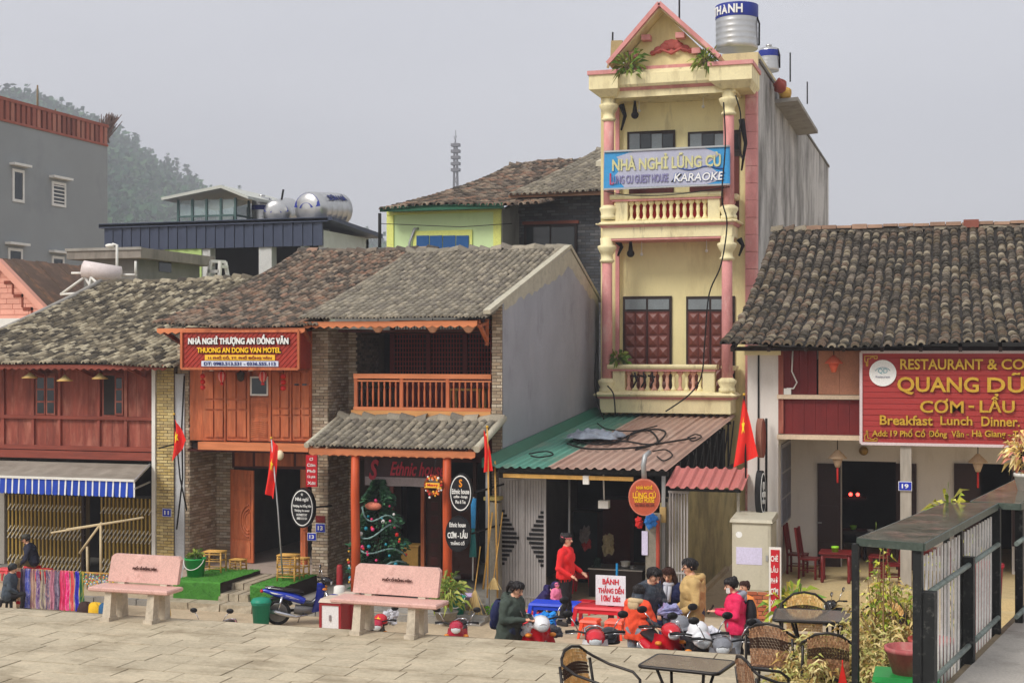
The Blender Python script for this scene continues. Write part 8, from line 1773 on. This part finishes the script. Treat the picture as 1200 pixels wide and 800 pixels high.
# ------------------------------------------------------------------ by the cafe: plant pots, brooms, poles
bucket('white and violet paint pail beside the cafe step', at(548, 31.2, PZ), .17, .2, .4, M('pail_violet', (190,170,206), bump=0, rough=.4)); bucket('low grey plant pot before the cafe', at(523, 30.0, .15), .22, .26, .2, conc, None, 'plant_pot', 'pot', False); leaf_tuft('potted_plant', 'yellow green leafy plant in the low grey pot', 'plant', at(524, 30.0, .75), .5, 200, M('leaf_yellowgreen', (150,164,72), cols=[(150,164,72),(120,146,60),(176,180,96),(104,128,60)], rnd=.2, bump=0), .26, .04, .35, 12)
bucket('green pail behind the potted plant', at(536, 30.8, PZ), .15, .19, .42, bgreen)
def broom(label, p0, p1, hl, mat, head, hw=.18):
    t = thing('broom', label, 'broom', p0); p0, p1 = Vector(p0), Vector(p1); d = (p0-p1).normalized(); m = MB(); m.tube([p0-d*hl*.8, p1], .014, 6); part('handle', m, mat, t); m = MB(); r = random.Random(4)
    for k in range(90): s_ = Vector((r.gauss(0,hw*.5), r.gauss(0,hw*.2), 0)); m.tube([p0-d*hl, p0-d*hl*.5+s_*.5, p0+s_], .006, 3, cap=False)
    part('bristles', m, head, t); return t
broom('straw broom leaning at the cafe pier', at(553, 30.9, PZ), P(563, 640, 31.6), .6, bamboo, strawm, .3); broom('broom with a long bamboo handle leaning beside the old post', P(577, 690, 31.0), P(589, 600, 31.8), .3, bamboo, strawm)
t = thing('folded_parasol', 'folded teal and blue parasol leaning at the cafe pier', 'parasol', at(556, 31.0, PZ)); a_, b_ = P(554, 680, 31.0), P(555, 582, 31.5); m = MB(); m.tube([a_, b_], .02, 6); part('pole', m, galv, t); m = MB(); m.tube([a_+(b_-a_)*.28, a_+(b_-a_)*.45, a_+(b_-a_)*.66], [.09,.07,.03], 9); part('canopy_lower', m, M('teal_cloth', (40,110,110), var=.2), t); m = MB(); m.tube([a_+(b_-a_)*.62, a_+(b_-a_)*.98], [.05,.07], 9); part('canopy_upper', m, M('skyblue_cloth', (60,150,210), var=.2), t)
p = at(574, 31.9, 0); t = thing('old_gate_post', 'old mossy concrete post left of the grey shop gate', 'post', p); m = MB(); a_, b_, z0, z1 = R(568, 705, 584, 586, 31.9); m.hexa([(a_,31.9,0),(b_,31.9,0),(b_,32.2,0),(a_,32.2,0),(a_+.02,31.91,z1),(b_-.01,31.92,z1-.06),(b_-.01,32.2,z1-.06),(a_+.02,32.2,z1)]); part('shaft', m, oldc, t); m = MB(); m.box(a_-.02, b_+.02, 31.87, 32.22, z1-.0, z1+.08); part('cap', m, M('post_cap', (176,160,96), var=.25), t)
for k, (x0, y0, x1, y1, lb) in enumerate(((566,690,577,600,'bamboo pole leaning against the cafe pier, the shorter'),(583,700,580,540,'tall upright bamboo pole by the old post'))): m = MB(); m.tube([P(x0,y0,31.4), P(x1,y1,31.5)], .022, 6); solo('bamboo_pole', m, bamboo, lb, 'pole')
leaf_tuft('weed', 'small bright green weed at the foot of the poles', 'weed', at(579, 31.2, .2), .18, 40, M('weed_green', (110,170,50), rnd=.2, bump=0), .14, .04, .5, 15)
for k, (sx, w_, h_, mt, lb) in enumerate(((398,.3,.5,whitep,'white pail in front of the cafe wall'),(398,.16,.95,cr_,'dark red parasol base leaning on the cafe wall'),(412,.5,.25,cloth_grey,'grey sack lying by the cafe wall'))):
    p = at(sx, 30.9+.3*k, PZ); m = MB(); m.lathe([(w_*.42,0),(w_*.5,h_*.5),(w_*.45,h_*.95),(w_*.3,h_),(0,h_)], p, 14); solo('pail' if k == 0 else 'wrapped_pole' if k == 1 else 'sack', m, mt, lb, ('pail','parasol','sack')[k], loc=p)
# ------------------------------------------------------------------ electric cabinet with advert, restaurant furniture
cab = M('cabinet_grey', (192,186,166), var=.1, grain=.08, rough=.55, stain=((150,140,118), .35, 1.6, (1,1,.5)), bump=.05)
Yc = 30.6; a_, b_, _, _ = R(858, 700, 903, 610, Yc); zb_, zt_ = P(880, 694, Yc).z, P(880, 612, Yc).z; t = thing('electric_cabinet', 'tall grey electric cabinet on a brick base beside the alley', 'cabinet', ((a_+b_)/2, Yc, 0)); dp_ = 1.0
part('body', MB().box(a_, b_, Yc, Yc+dp_, zb_, zt_), cab, t); part('lid', MB().hexa([(a_-.05,Yc-.06,zt_),(b_+.05,Yc-.06,zt_),(b_+.05,Yc+dp_+.05,zt_),(a_-.05,Yc+dp_+.05,zt_),(a_-.03,Yc-.04,zt_+.07),(b_+.03,Yc-.04,zt_+.07),(b_+.03,Yc+dp_,zt_+.14),(a_-.03,Yc+dp_,zt_+.14)]), cab, t); part('door', MB().box(a_+.04, b_-.04, Yc-.015, Yc, zb_+.06, zt_-.05), cab, t); part('side_door', MB().box(b_, b_+.015, Yc+.06, Yc+dp_-.06, zb_+.06, zt_-.05), cab, t)
part('paper_notice', MB().box(a_+.09, b_-.18, Yc-.022, Yc-.016, P(880,661,Yc).z, P(880,641,Yc).z), M('paper_violet', (206,200,226)), t); part('lock', MB().box(b_-.1, b_-.05, Yc-.035, Yc-.015, zb_+.7, zb_+.82), galv, t)
p = P(866, 626, Yc-.016); m = MB(); N = 18; m.add([(p.x+.07*math.cos(2*PI*i/N), Yc-.018, p.z+.07*math.sin(2*PI*i/N)) for i in range(N)], [tuple(range(N))]); part('round_sticker', m, lwhite, t)
part('base_core', MB().box(a_+.01, b_-.01, Yc+.02, Yc+dp_-.02, 0, zb_), mortar, t); rb_ = M('red_brick_base', (176,96,66), cols=[(176,96,66),(160,82,58),(190,112,80)], var=.15, rnd=.1, bump=.3)
z = .02
while z < zb_-.03:
    for i in range(-1, 5):
        x0 = a_+i*.22+(.11 if int(z/.085) % 2 else 0); xa, xb_ = max(a_, x0), min(b_, x0+.205)
        if xb_-xa > .04: part('brick', MB().box(xa, xb_, Yc-.0+random.uniform(-.008,.0), Yc+.05, z, z+.07), rb_, t)
        y0 = Yc+.06+i*.22; ya, yb = max(Yc+.055, y0), min(Yc+dp_, y0+.205)
        if yb-ya > .04: part('brick', MB().box(b_-.05, b_+random.uniform(0,.008), ya, yb, z, z+.07), rb_, t)
    z += .085
Ya_ = 30.0; t = thing('advert_stand', 'narrow red and white advertising stand beside the electric cabinet', 'sign', at(905, Ya_)); a_, b_, z0, z1 = R(901, 722, 912, 641, Ya_); part('frame', MB().box(a_, b_+.06, Ya_, Ya_+.05, .0, z1), whitep, t); part('red_panel', MB().box(a_+.04, b_+.03, Ya_-.012, Ya_-.001, z0+.1, z1-.05), M('sign_red', (190,32,44)), t)
for k, s_ in enumerate(('CHÈ', 'LẨU', 'PHỞ', 'CƠM', 'XÔI')): text(s_, t, lwhite, ((a_+b_)/2+.02, Ya_-.018, z1-.22-(z1-z0-.3)*k/5), .15, .15, bold=.02, depth=.006)
leaf_tuft('leafy_shrub', 'yellow and green leafy shrub at the foot of the restaurant steps', 'shrub', at(929, 30.2, .75), .62, 420, M('leaf_lemon', (196,190,70), cols=[(206,196,70),(150,170,60),(110,150,60),(224,206,96)], rnd=.15, bump=0), .3, .05, .3, 22)
chm = M('chair_mahogany', (112,34,34), var=.15, grain=.15, rough=.35)
def dining_chair(label, loc, rz):
    t = local('dining_chair', label, 'chair', 'high backed chairs on the restaurant porch')
    part('seat', MB().box(-.21,.21,-.21,.21,.43,.47), chm, t)
    for ex in (-1,1): part('leg', MB().beam((ex*.18,-.18,0),(ex*.18,-.18,.43),.045), chm, t); part('back_post', MB().beam((ex*.18,.2,0),(ex*.17,.2,.45),.045).beam((ex*.17,.2,.45),(ex*.15,.3,1.15),.045), chm, t); part('side_rail', MB().beam((ex*.18,-.18,.2),(ex*.18,.2,.2),.025), chm, t)
    m = MB(); m.hexa([(-.14,.21,.55),(.14,.21,.55),(.14,.235,.55),(-.14,.235,.55),(-.13,.29,1.13),(.13,.29,1.13),(.13,.315,1.13),(-.13,.315,1.13)]); part('back_splat', m, chm, t); part('front_rail', MB().beam((-.18,-.18,.3),(.18,-.18,.3),.03), chm, t); return place(t, loc, rz)
zp = zfl+.005
def porch(sx, Y): p = P(sx, 600, Y); return Vector((p.x, p.y, zp))
dining_chair('high backed dark red chair nearest the white wall', porch(935, 33.2), hx(82)); dining_chair('high backed dark red chair just right of the one by the wall', porch(949, 32.6), hx(80)); dining_chair('high backed dark red chair right of the porch post', porch(1044, 32.2), hx(-80)); dining_chair('dark red chair behind the porch table on the right', porch(1030, 33.4), hx(-95))
def wood_table(label, loc, w_, d_, h_, mat, name='porch_table'):
    t = local(name, label, 'table'); part('table_top', MB().box(-w_/2,w_/2,-d_/2,d_/2,h_-.04,h_), mat, t); part('apron', MB().box(-w_/2+.05,w_/2-.05,-d_/2+.05,d_/2-.05,h_-.12,h_-.041), mat, t)
    for ex in (-1,1):
        for ey in (-1,1): m = MB(); m.lathe([(.03,0),(.045,.05),(.03,.1),(.035,h_*.6),(.04,h_-.041)], (ex*(w_/2-.07),ey*(d_/2-.07),0), 8); part('leg', m, mat, t)
    return place(t, loc, 0)
wood_table('dark red wooden table with a green cup on the restaurant porch', porch(980, 32.3), .72, .6, .68, chm); wood_table('dark red wooden table in the restaurant porch right of the door', porch(1095, 33.2), .8, .6, .7, chm)
p = porch(979, 32.3)+Vector((0,-.1,.68)); m = MB(); m.box(p.x-.09, p.x+.09, p.y-.07, p.y+.07, p.z, p.z+.11); m2 = bucket('lime green cup on the porch table', p, .07, .08, .12, M('lime', (150,210,50), bump=0, rough=.4), None, 'cup', 'cup', False)
for k, (sx, sy, lb, mt) in enumerate(((1000, 620, 'lime green cup inside the dark restaurant', M('lime', (150,210,50))), (1020, 625, 'pale bowl inside the dark restaurant', whitep))): p = P(sx, sy, 36.0); bucket(lb, p, .06, .08, .1, mt, None, 'cup', 'cup', False); wood_table('dim table inside the restaurant under the %s' % ('lime cup', 'pale bowl')[k], Vector((p.x, p.y, zfl)), .7, .5, p.z-zfl, wood_black, 'indoor_table')
p = P(1001, 579, 37.); t = thing('altar_lamps', 'pair of glowing red altar lamps in the dark restaurant', 'lamp', p); 
for e in (-.09, .09): m = MB(); m.ball(p+Vector((e,0,0)), .045, 8, 6); part('bulb', m, M('lamp_glow', (255,60,50), emit=4, bump=0, var=0, grain=0), t)
m = MB(); m.box(p.x-.3, p.x+.3, p.y+.06, p.y+.3, p.z-.14, p.z-.07); part('shelf', m, wood_black, t)
# ------------------------------------------------------------------ foreground: rattan chairs and glass tables on the terrace
tubm = M('tube_black', (44,40,38), var=.15, rough=.35, metal=.3, bump=0); rat = M('rattan_tan', (220,170,100), cols=[(236,192,124),(226,180,112),(214,168,104),(240,206,144)], var=.15, grain=.2, rnd=.15); ratd = M('rattan_dark', (70,48,36), var=.2, rnd=.2); ratb = M('rattan_brown', (160,116,84), cols=[(166,122,90),(140,102,76),(184,142,108)], var=.15, rnd=.15)
def rattan_chair(label, loc, rz, mat=rat, band=True):
    t = local('rattan_chair', label, 'chair', 'rattan armchairs round the glass tables')
    for e in (-1,1): m = MB(); m.tube([(e*.26,-.24,0),(e*.27,-.25,.4),(e*.28,-.24,.6),(e*.285,-.16,.66),(e*.28,.1,.7),(e*.25,.26,.76),(e*.2,.3,.8)], .014, 8); part('arm_frame', m, tubm, t); m = MB(); m.tube([(e*.25,.28,0),(e*.25,.24,.42),(e*.24,.29,.74)], .014, 8); part('rear_leg', m, tubm, t)
    m = MB(); m.tube([(-.2,.3,.8),(-.12,.325,.86),(0,.33,.88),(.12,.325,.86),(.2,.3,.8)], .014, 8); part('back_bow', m, tubm, t); m = MB(); m.tube([(-.25,-.24,.41),(.25,-.24,.41),(.25,.24,.41),(-.25,.24,.41)], .013, 7, True); part('seat_frame', m, tubm, t)
    def bp(u, v): return (-.2+.4*u, .245+.06*v-.02*math.sin(PI*u)*0+.02*math.sin(PI*u), .45+.41*v-.05*(2*u-1)**2*v)
    m = MB(); N = 26; K = 14
    for i in range(N):
        for j in range(K):
            o = .005 if (i+j) % 2 else -.003; u0, u1, v0, v1 = i/N, (i+.86)/N, j/K, (j+.9)/K
            m.cm = 1 if band and .42 < v0 < .68 else 0
            q = [Vector(bp(u, v))-Vector((0,o,0)) for u, v in ((u0,v0),(u1,v0),(u1,v1),(u0,v1))]; m.add(q+[p+Vector((0,.01,0)) for p in q], [(0,1,2,3),(7,6,5,4),(0,4,5,1),(2,6,7,3)])
    off = WO[t]; o = mesh_obj('woven_back', m, [mat, ratd], off); o.parent = t; WO[o] = off; o['kind'] = 'stuff'
    m = MB()
    for i in range(24): x = -.24+.48*i/24; m.box(x, x+.017, -.24, .24, .412+.004*(i % 2), .422+.004*(i % 2))
    part('woven_seat', m, mat, t, kind='stuff'); return place(t, loc, rz)
def glass_table(label, loc, rz, w_, d_, h_=.7):
    t = local('glass_table', label, 'table', 'glass topped tables on the terrace'); m = MB(); rr = .05; poly = []
    for cx, cy, a0 in ((w_/2-rr,-d_/2+rr,-PI/2),(w_/2-rr,d_/2-rr,0),(-w_/2+rr,d_/2-rr,PI/2),(-w_/2+rr,-d_/2+rr,PI)):
        for k in range(5): a = a0+PI/2*k/4; poly.append((cx+rr*math.cos(a), cy+rr*math.sin(a)))
    m.prism(poly, h_-.008, h_, 'xy'); part('glass_top', m, M('table_glass', (112,104,96), var=.2, vs=3, rough=.1, spec=.6, bump=0, stain=((150,140,124), .4, 5, (1,1,1))), t); m = MB(); m.tube([(x, y, h_-.012) for x, y in poly], .018, 7, True); part('rim', m, tubm, t)
    for ex in (-1,1): m = MB(); m.tube([(ex*.3*w_,-.38*d_,h_-.02),(ex*.22*w_,-.1*d_,h_*.55),(ex*.36*w_,-.42*d_,0)], .015, 7); part('leg', m, tubm, t); m = MB(); m.tube([(ex*.3*w_,.38*d_,h_-.02),(ex*.22*w_,.1*d_,h_*.55),(ex*.36*w_,.42*d_,0)], .015, 7); part('leg', m, tubm, t)
    m = MB(); m.tube([(.22*w_*math.cos(a), .2*d_*math.sin(a), h_*.55) for a in np.linspace(0, 2*PI, 20, endpoint=False)], .012, 6, True); part('brace_ring', m, tubm, t); return place(t, loc, rz)
c = (G(746.7,778.7,TZ+.7)+G(770.7,766,TZ+.7)+G(865.3,773.3,TZ+.7)+G(838.7,788,TZ+.7))/4; d_ = G(838.7,788,TZ+.7)-G(746.7,778.7,TZ+.7); c.z = TZ
glass_table('square glass topped table at the bottom of the picture', c, math.atan2(d_.y, d_.x), .76, .56)
def tg(sx, sy, h): p = G(sx, sy, TZ+h); p.z = TZ; return p
rattan_chair('tan rattan chair with a dark band, left of the near glass table', tg(712, 757, .87)+Vector((0,-.25,0)), hx(70)); rattan_chair('rattan chair at the very bottom edge below the dark banded one', tg(704, 793, .87)+Vector((0,-.28,0)), hx(160), ratb, False); rattan_chair('tan rattan chair at the bottom edge in front of the near glass table', tg(838, 795, .87)+Vector((0,-.25,0)), hx(185), rat, True)
rattan_chair('brown rattan chair with its back turned, left of the far glass table', tg(910, 726, .87)+Vector((0,.05,0)), hx(170), ratb, True); c2 = G(966, 719, TZ+.72); c2.z = TZ; glass_table('larger glass topped table among the dry bushes', c2+Vector((-.05,-.1,0)), hx(4), .95, .7, .72)
rattan_chair('tan rattan chair behind the far glass table', tg(943, 702, .87)+Vector((0,.1,0)), hx(8)); rattan_chair('orange tan rattan chair right of the far glass table', tg(1022, 708, .87)+Vector((0,.1,0)), hx(-30)); rattan_chair('brown rattan chair in front of the far glass table, in the bush', tg(972, 735, .87)+Vector((0,.0,0)), hx(182), ratb, True); rattan_chair('rattan chair of which only an arm shows at the bottom edge', tg(898, 792, .66)+Vector((.1,-.1,0)), hx(120), ratb, False)
# ------------------------------------------------------------------ railing with stone counters along the walkway
CZ = 4.6; gran = M('granite_dark', (104,104,92), var=.35, vs=3, grain=.3, gs=45, rough=.1, spec=.8, stain=((160,120,108), .45, 3, (1,1,1), .12), stain2=((52,60,50), .6, 4, (1,1,1), .12), bump=.02); grane = M('granite_edge', (70,80,72), var=.25, grain=.25, rough=.4, stain=((120,124,112), .25, 8, (1,1,1)))  # mottled stone; reflected sky and foliage are painted into the stains too
t = thing('railing_counter', 'black steel railing with white pickets under a dark stone counter', 'railing', fp(0,0,WZ)); 
def gp(sx, sy): return G(sx, sy, CZ)
def counter(q):
    m = MB(); m.hexa([Vector((p.x,p.y,CZ-.05)) for p in q]+[Vector((p.x,p.y,CZ)) for p in q]); part('counter_top', m, gran, t)
    m = MB()
    for a_, b_ in zip(q, q[1:]+q[:1]): m.beam((a_.x,a_.y,CZ-.036), (b_.x,b_.y,CZ-.036), .03, .066)
    part('counter_edge', m, grane, t)
q1 = [gp(1005.6,629.5), gp(1082.5,635.8), gp(1169,589), gp(1109,588)]; counter(q1)
L1 = (q1[2]-q1[1]); dirv = Vector((L1.x, L1.y, 0)).normalized(); nrm = Vector((dirv.y, -dirv.x, 0)); A0 = q1[1]-nrm*.03+dirv*.04
q2 = [q1[2]-nrm*.28+dirv*.05, q1[2]+nrm*.22+dirv*.05, q1[2]+nrm*.22+dirv*3.4, q1[2]-nrm*.28+dirv*3.4]; counter(q2)
def fl(s, n, z): p = A0+dirv*s+nrm*n; return Vector((p.x, p.y, z))
def fpost(s, n, w_, z0, z1, name='post', d_=None): 
    d_ = d_ or w_; m = MB(); m.hexa([fl(s-d_/2,n-w_/2,z0), fl(s-d_/2,n+w_/2,z0), fl(s+d_/2,n+w_/2,z0), fl(s+d_/2,n-w_/2,z0), fl(s-d_/2,n-w_/2,z1), fl(s-d_/2,n+w_/2,z1), fl(s+d_/2,n+w_/2,z1), fl(s+d_/2,n-w_/2,z1)]); return part(name, m, black_metal, t)
LN = L1.length
fpost(.02, -.03, .075, TZ-.1, CZ-.051); fpost(.02, -.56, .055, TZ-.1, CZ-.051, 'front_post'); fpost(.06, .05, .12, WZ-.6, CZ-.42, 'lower_post')
mid_s = LN*.53; fpost(mid_s, .04, .1, WZ-.5, CZ-.36, 'lower_post'); fpost(mid_s, -.05, .06, WZ-.3, CZ-.051); fpost(LN-.05, .02, .085, WZ-.3, CZ-.051); fpost(LN-.02, -.5, .06, TZ, CZ-.051)
fpost(LN+.55, .16, .08, WZ-.3, CZ-.051); fpost(LN+1.2, .2, .09, WZ-.3, CZ-.051); fpost(LN+2.6, .2, .1, WZ-.3, CZ-.051)
for s0, s1, z in ((.12, mid_s-.06, CZ-.43), (mid_s+.06, LN-.11, CZ-.43), (.12, mid_s-.06, WZ+.15), (mid_s+.06, LN-.11, WZ+.15), (LN+.02, LN+1.14, CZ-.43), (LN+.02, LN+1.14, WZ+.15), (LN+1.26, LN+2.55, CZ-.43), (LN+1.26, LN+2.55, WZ+.15)): o_ = 0 if s0 < LN else .16; m = MB(); m.tube([fl(s0, .05+o_, z), fl(s1, .05+o_, z)], .026, 8); part('rail', m, M('rail_worn', (126,136,128), var=.3, vs=8, stain=((44,48,46), .5, 9, (1,1,1)), rough=.5), t)
pick = M('picket_white', (226,222,216), var=.12, grain=.15, stain=((150,140,128), .35, 6, (1,1,.4)), rough=.6)
n = 22
for i in range(n):
    s_ = .16+(LN-.3)*i/(n-1)
    if abs(s_-mid_s) < .07: continue
    m = MB(); m.hexa([fl(s_-.02,-.03,WZ-.1), fl(s_-.02,-.014,WZ-.1), fl(s_+.02,-.014,WZ-.1), fl(s_+.02,-.03,WZ-.1), fl(s_-.02,-.03,CZ-.14), fl(s_-.02,-.014,CZ-.14), fl(s_+.02,-.014,CZ-.14), fl(s_+.02,-.03,CZ-.14)]); part('picket', m, pick, t)
for i in range(14):
    s_ = LN+1.32+1.25*i/13; m = MB(); m.hexa([fl(s_-.022,.1,WZ-.1), fl(s_-.022,.125,WZ-.1), fl(s_+.022,.125,WZ-.1), fl(s_+.022,.1,WZ-.1), fl(s_-.022,.1,CZ-.14), fl(s_-.022,.125,CZ-.14), fl(s_+.022,.125,CZ-.14), fl(s_+.022,.1,CZ-.14)]); part('picket', m, pick, t)
# pots along the railing
potr = M('pot_red', (176,72,66), var=.15, rough=.45, stain=((206,150,140), .35, 5, (1,1,.5)), bump=.05); potg = M('pot_green', (36,150,70), var=.12, rough=.4, bump=0)
def tpot(sx, sy, z): p = G(sx, sy, z); return p
p = G(1062, 800, TZ+.62); a_ = Vector((p.x, p.y, TZ)); t_ = thing('green_planter', 'green plastic planter box at the foot of the railing', 'planter', a_); m = MB(); m.hexa([a_+Vector(v) for v in ((-.2,-.16,0),(.2,-.16,0),(.2,.16,0),(-.2,.16,0),(-.26,-.2,.66),(.26,-.2,.66),(.26,.2,.66),(-.26,.2,.66))]); part('box', m, potg, t_); m = MB(); m.hexa([a_+Vector(v) for v in ((-.29,-.23,.661),(.29,-.23,.661),(.29,.23,.661),(-.29,.23,.661),(-.28,-.22,.71),(.28,-.22,.71),(.28,.22,.71),(-.28,.22,.71))]); part('rim', m, potg, t_)
def pot(label, c, r, h, mat): return bucket(label, c, r*.7, r, h, mat, None, 'flower_pot', 'pot', False)
pot('faded red plastic pot standing on the green planter', a_+Vector((.02,.0,.71)), .2, .24, M('pot_faded', (190,102,102), var=.2, stain=((206,160,150), .45, 5, (1,1,.5)))); b_ = G(1062, 775, TZ+.4); pot('dull pink plastic pot behind the green planter', Vector((b_.x, b_.y+.5, TZ)), .24, .5, potr); b_ = G(1098, 735, TZ+.9); pot('reddish pot behind the white pickets', Vector((b_.x-.05, b_.y+.2, TZ)), .22, .75, potr); b_ = G(1152, 680, TZ+1.2); pot('bright red pot seen through the far railing', Vector((b_.x-.0, b_.y+.6, TZ)), .22, 1.3, M('pot_crimson', (206,44,58), bump=0, rough=.4))
dry = M('leaf_dry', (206,186,120), cols=[(216,194,130),(190,168,104),(226,208,150),(160,160,86),(178,146,84),(200,196,126)], var=.12, rnd=.15, bump=0); vine = M('leaf_vine', (170,176,66), cols=[(196,190,70),(150,166,56),(206,200,100),(120,140,50)], var=.12, rnd=.15, bump=0)
def bush(label, c, rx, ry, h, n, mat, seed, l=.17, w_=.02, stems=9):
    r = random.Random(seed); n = int(n*2.5) if mat is dry else n; t_ = thing('dry_bush', label, 'bush', c, 'dry leafy bushes along the railing'); c = Vector(c); st_ = MB(); lf = MB(); tips = []
    for k in range(stems):
        a = r.uniform(0, 6.28); e = c+Vector((rx*r.uniform(.3,1)*math.cos(a), ry*r.uniform(.3,1)*math.sin(a), h*r.uniform(.55,1))); b_ = c+Vector((r.gauss(0,.06), r.gauss(0,.06), 0)); md = (b_+e)/2+Vector((r.gauss(0,.06), r.gauss(0,.06), .08)); st_.tube([b_, md, e], [.012,.008,.004], 5, cap=False)
        for q in range(int(n/stems)):
            u = r.uniform(.25, 1.05); p0 = (b_*(1-u)**2+md*2*u*(1-u)+e*u*u)+Vector((r.gauss(0,.05), r.gauss(0,.05), r.gauss(0,.04))); d = Vector((r.gauss(0,1), r.gauss(0,1), r.gauss(.1,.6))).normalized(); s_ = d.cross(Vector((r.gauss(0,1), r.gauss(0,1), r.gauss(0,1)))).normalized(); ll = l*r.uniform(.5,1.3)
            lf.add([p0, p0+d*ll*.45+s_*w_+Vector((0,0,.015)), p0+d*ll-Vector((0,0,ll*.3)), p0+d*ll*.45-s_*w_+Vector((0,0,.015))], [(0,1,2,3)])
    part('stems', st_, M('twig', (140,112,76), var=.2), t_); part('foliage', lf, mat, t_, kind='stuff'); return t_
for k, (sx, sy, hh, rx, h, n, lb) in enumerate(((935,800,.35,.38,.6,420,'dry straw coloured bush at the bottom edge, left end'),(965,790,.4,.4,.75,520,'dry straw coloured bush in front of the far glass table'),(1000,795,.4,.4,.7,520,'dense dry bush at the bottom edge right of the flag tip'),(1010,760,.5,.4,.9,520,'tall dry bush between far table and railing post'),(1040,770,.5,.35,.95,460,'dry bush behind the thin front railing post'),(985,775,.35,.45,.5,420,'low dry bush before the brown rattan chair'),(1050,740,.5,.35,1.1,380,'upright dry bush beside the first picket'))):
    p = G(sx, sy, TZ+hh); bush(lb, Vector((p.x, p.y, TZ)), rx, rx*.8, h, n, dry, 60+k, .13, .013, 11)
for k, (sx, sy, hh, rx, h, n, lb) in enumerate(((1034,690,1.2,.18,1.75,150,'thin yellow green climber beside the front railing post'),(1052,700,1.1,.2,1.65,130,'second yellowish climber in the middle under the counter'),(1075,690,1.2,.12,1.7,70,'narrow green climber touching the corner railing post'),(1120,640,1.3,.3,1.6,150,'yellow green plant rising over the counter behind the pickets'),(1150,640,1.4,.3,1.55,130,'yellow green plant behind the far pickets'))):
    p = G(sx, sy, TZ+hh); bush(lb, Vector((p.x, p.y+.15, TZ)), rx, rx, h, n, vine, 80+k, .1, .018, 5)
p = G(1130, 560, CZ+.35); leaf_tuft('long_leaved_plant', 'long leaved green plant behind the second counter', 'plant', Vector((p.x-.15, p.y+1.2, CZ-.12)), .26, 60, vine, .22, .022, .5, 31); p = G(1108, 560, CZ+.2)
p = G(1197, 574, CZ); pot('white round pot on the second stone counter', Vector((p.x+.05, p.y, CZ)), .13, .2, whitep); leaf_tuft('dry_flowers', 'dry straw coloured flower bush in the white pot', 'plant', Vector((p.x+.05, p.y, CZ+.42)), .3, 330, M('leaf_straw', (226,200,120), cols=[(232,206,130),(206,170,96),(240,220,160),(200,130,110)], rnd=.15, bump=0), .12, .02, .3, 33)
p = G(987, 800, TZ+.42); m = MB(); m.add([p+Vector((-.04,0,-.02)), p+Vector((.05,.02,-.04)), p+Vector((0,0,.2)), p+Vector((-.04,.03,-.02)), p+Vector((.05,.05,-.04)), p+Vector((0,.03,.2))], [(0,1,2),(5,4,3),(0,3,4,1),(1,4,5,2),(2,5,3,0)]); m.tube([p+Vector((0,.015,-.45)), p+Vector((0,.015,.22))], .006, 5); solo('small_pennant', m, redflag, 'small red pennant among the dry bushes', 'pennant')
# ------------------------------------------------------------------ wires
def wire(label, pts, r=.012):
    m = MB(); m.tube([P(*q) for q in pts], r, 4); solo('overhead_wire', m, cable, label, 'wire')
wire('thin wire crossing the green house front', [(445,262,45.5),(540,266,45.2),(600,262,45.5)]); wire('black cable up the yellow brick pier', [(216,440,32.7),(213,500,32.7),(214,560,32.7),(207,620,32.7)], .025); wire('dark wire along the motel wall to the pier', [(205,520,32.7),(186,525,32.7)], .02)
# ------------------------------------------------------------------ haze
HZ = M('haze_placeholder', (200,205,212)); hm_ = bpy.data.materials.new('haze'); hm_.use_nodes = True; nt_ = hm_.node_tree; nt_.nodes.clear(); ov = nt_.nodes.new('ShaderNodeOutputMaterial'); pv_ = nt_.nodes.new('ShaderNodeVolumePrincipled'); pv_.inputs['Color'].default_value = (.9,.93,1,1); pv_.inputs['Density'].default_value = .00085; nt_.links.new(pv_.outputs[0], ov.inputs['Volume'])
m = MB(); m.box(-1100, 1100, -61, 1400, -1.6, 240); hz = mesh_obj('haze', m, hm_); hz['kind'] = 'stuff'; hz['label'] = 'pale haze hanging over the town and hillside'
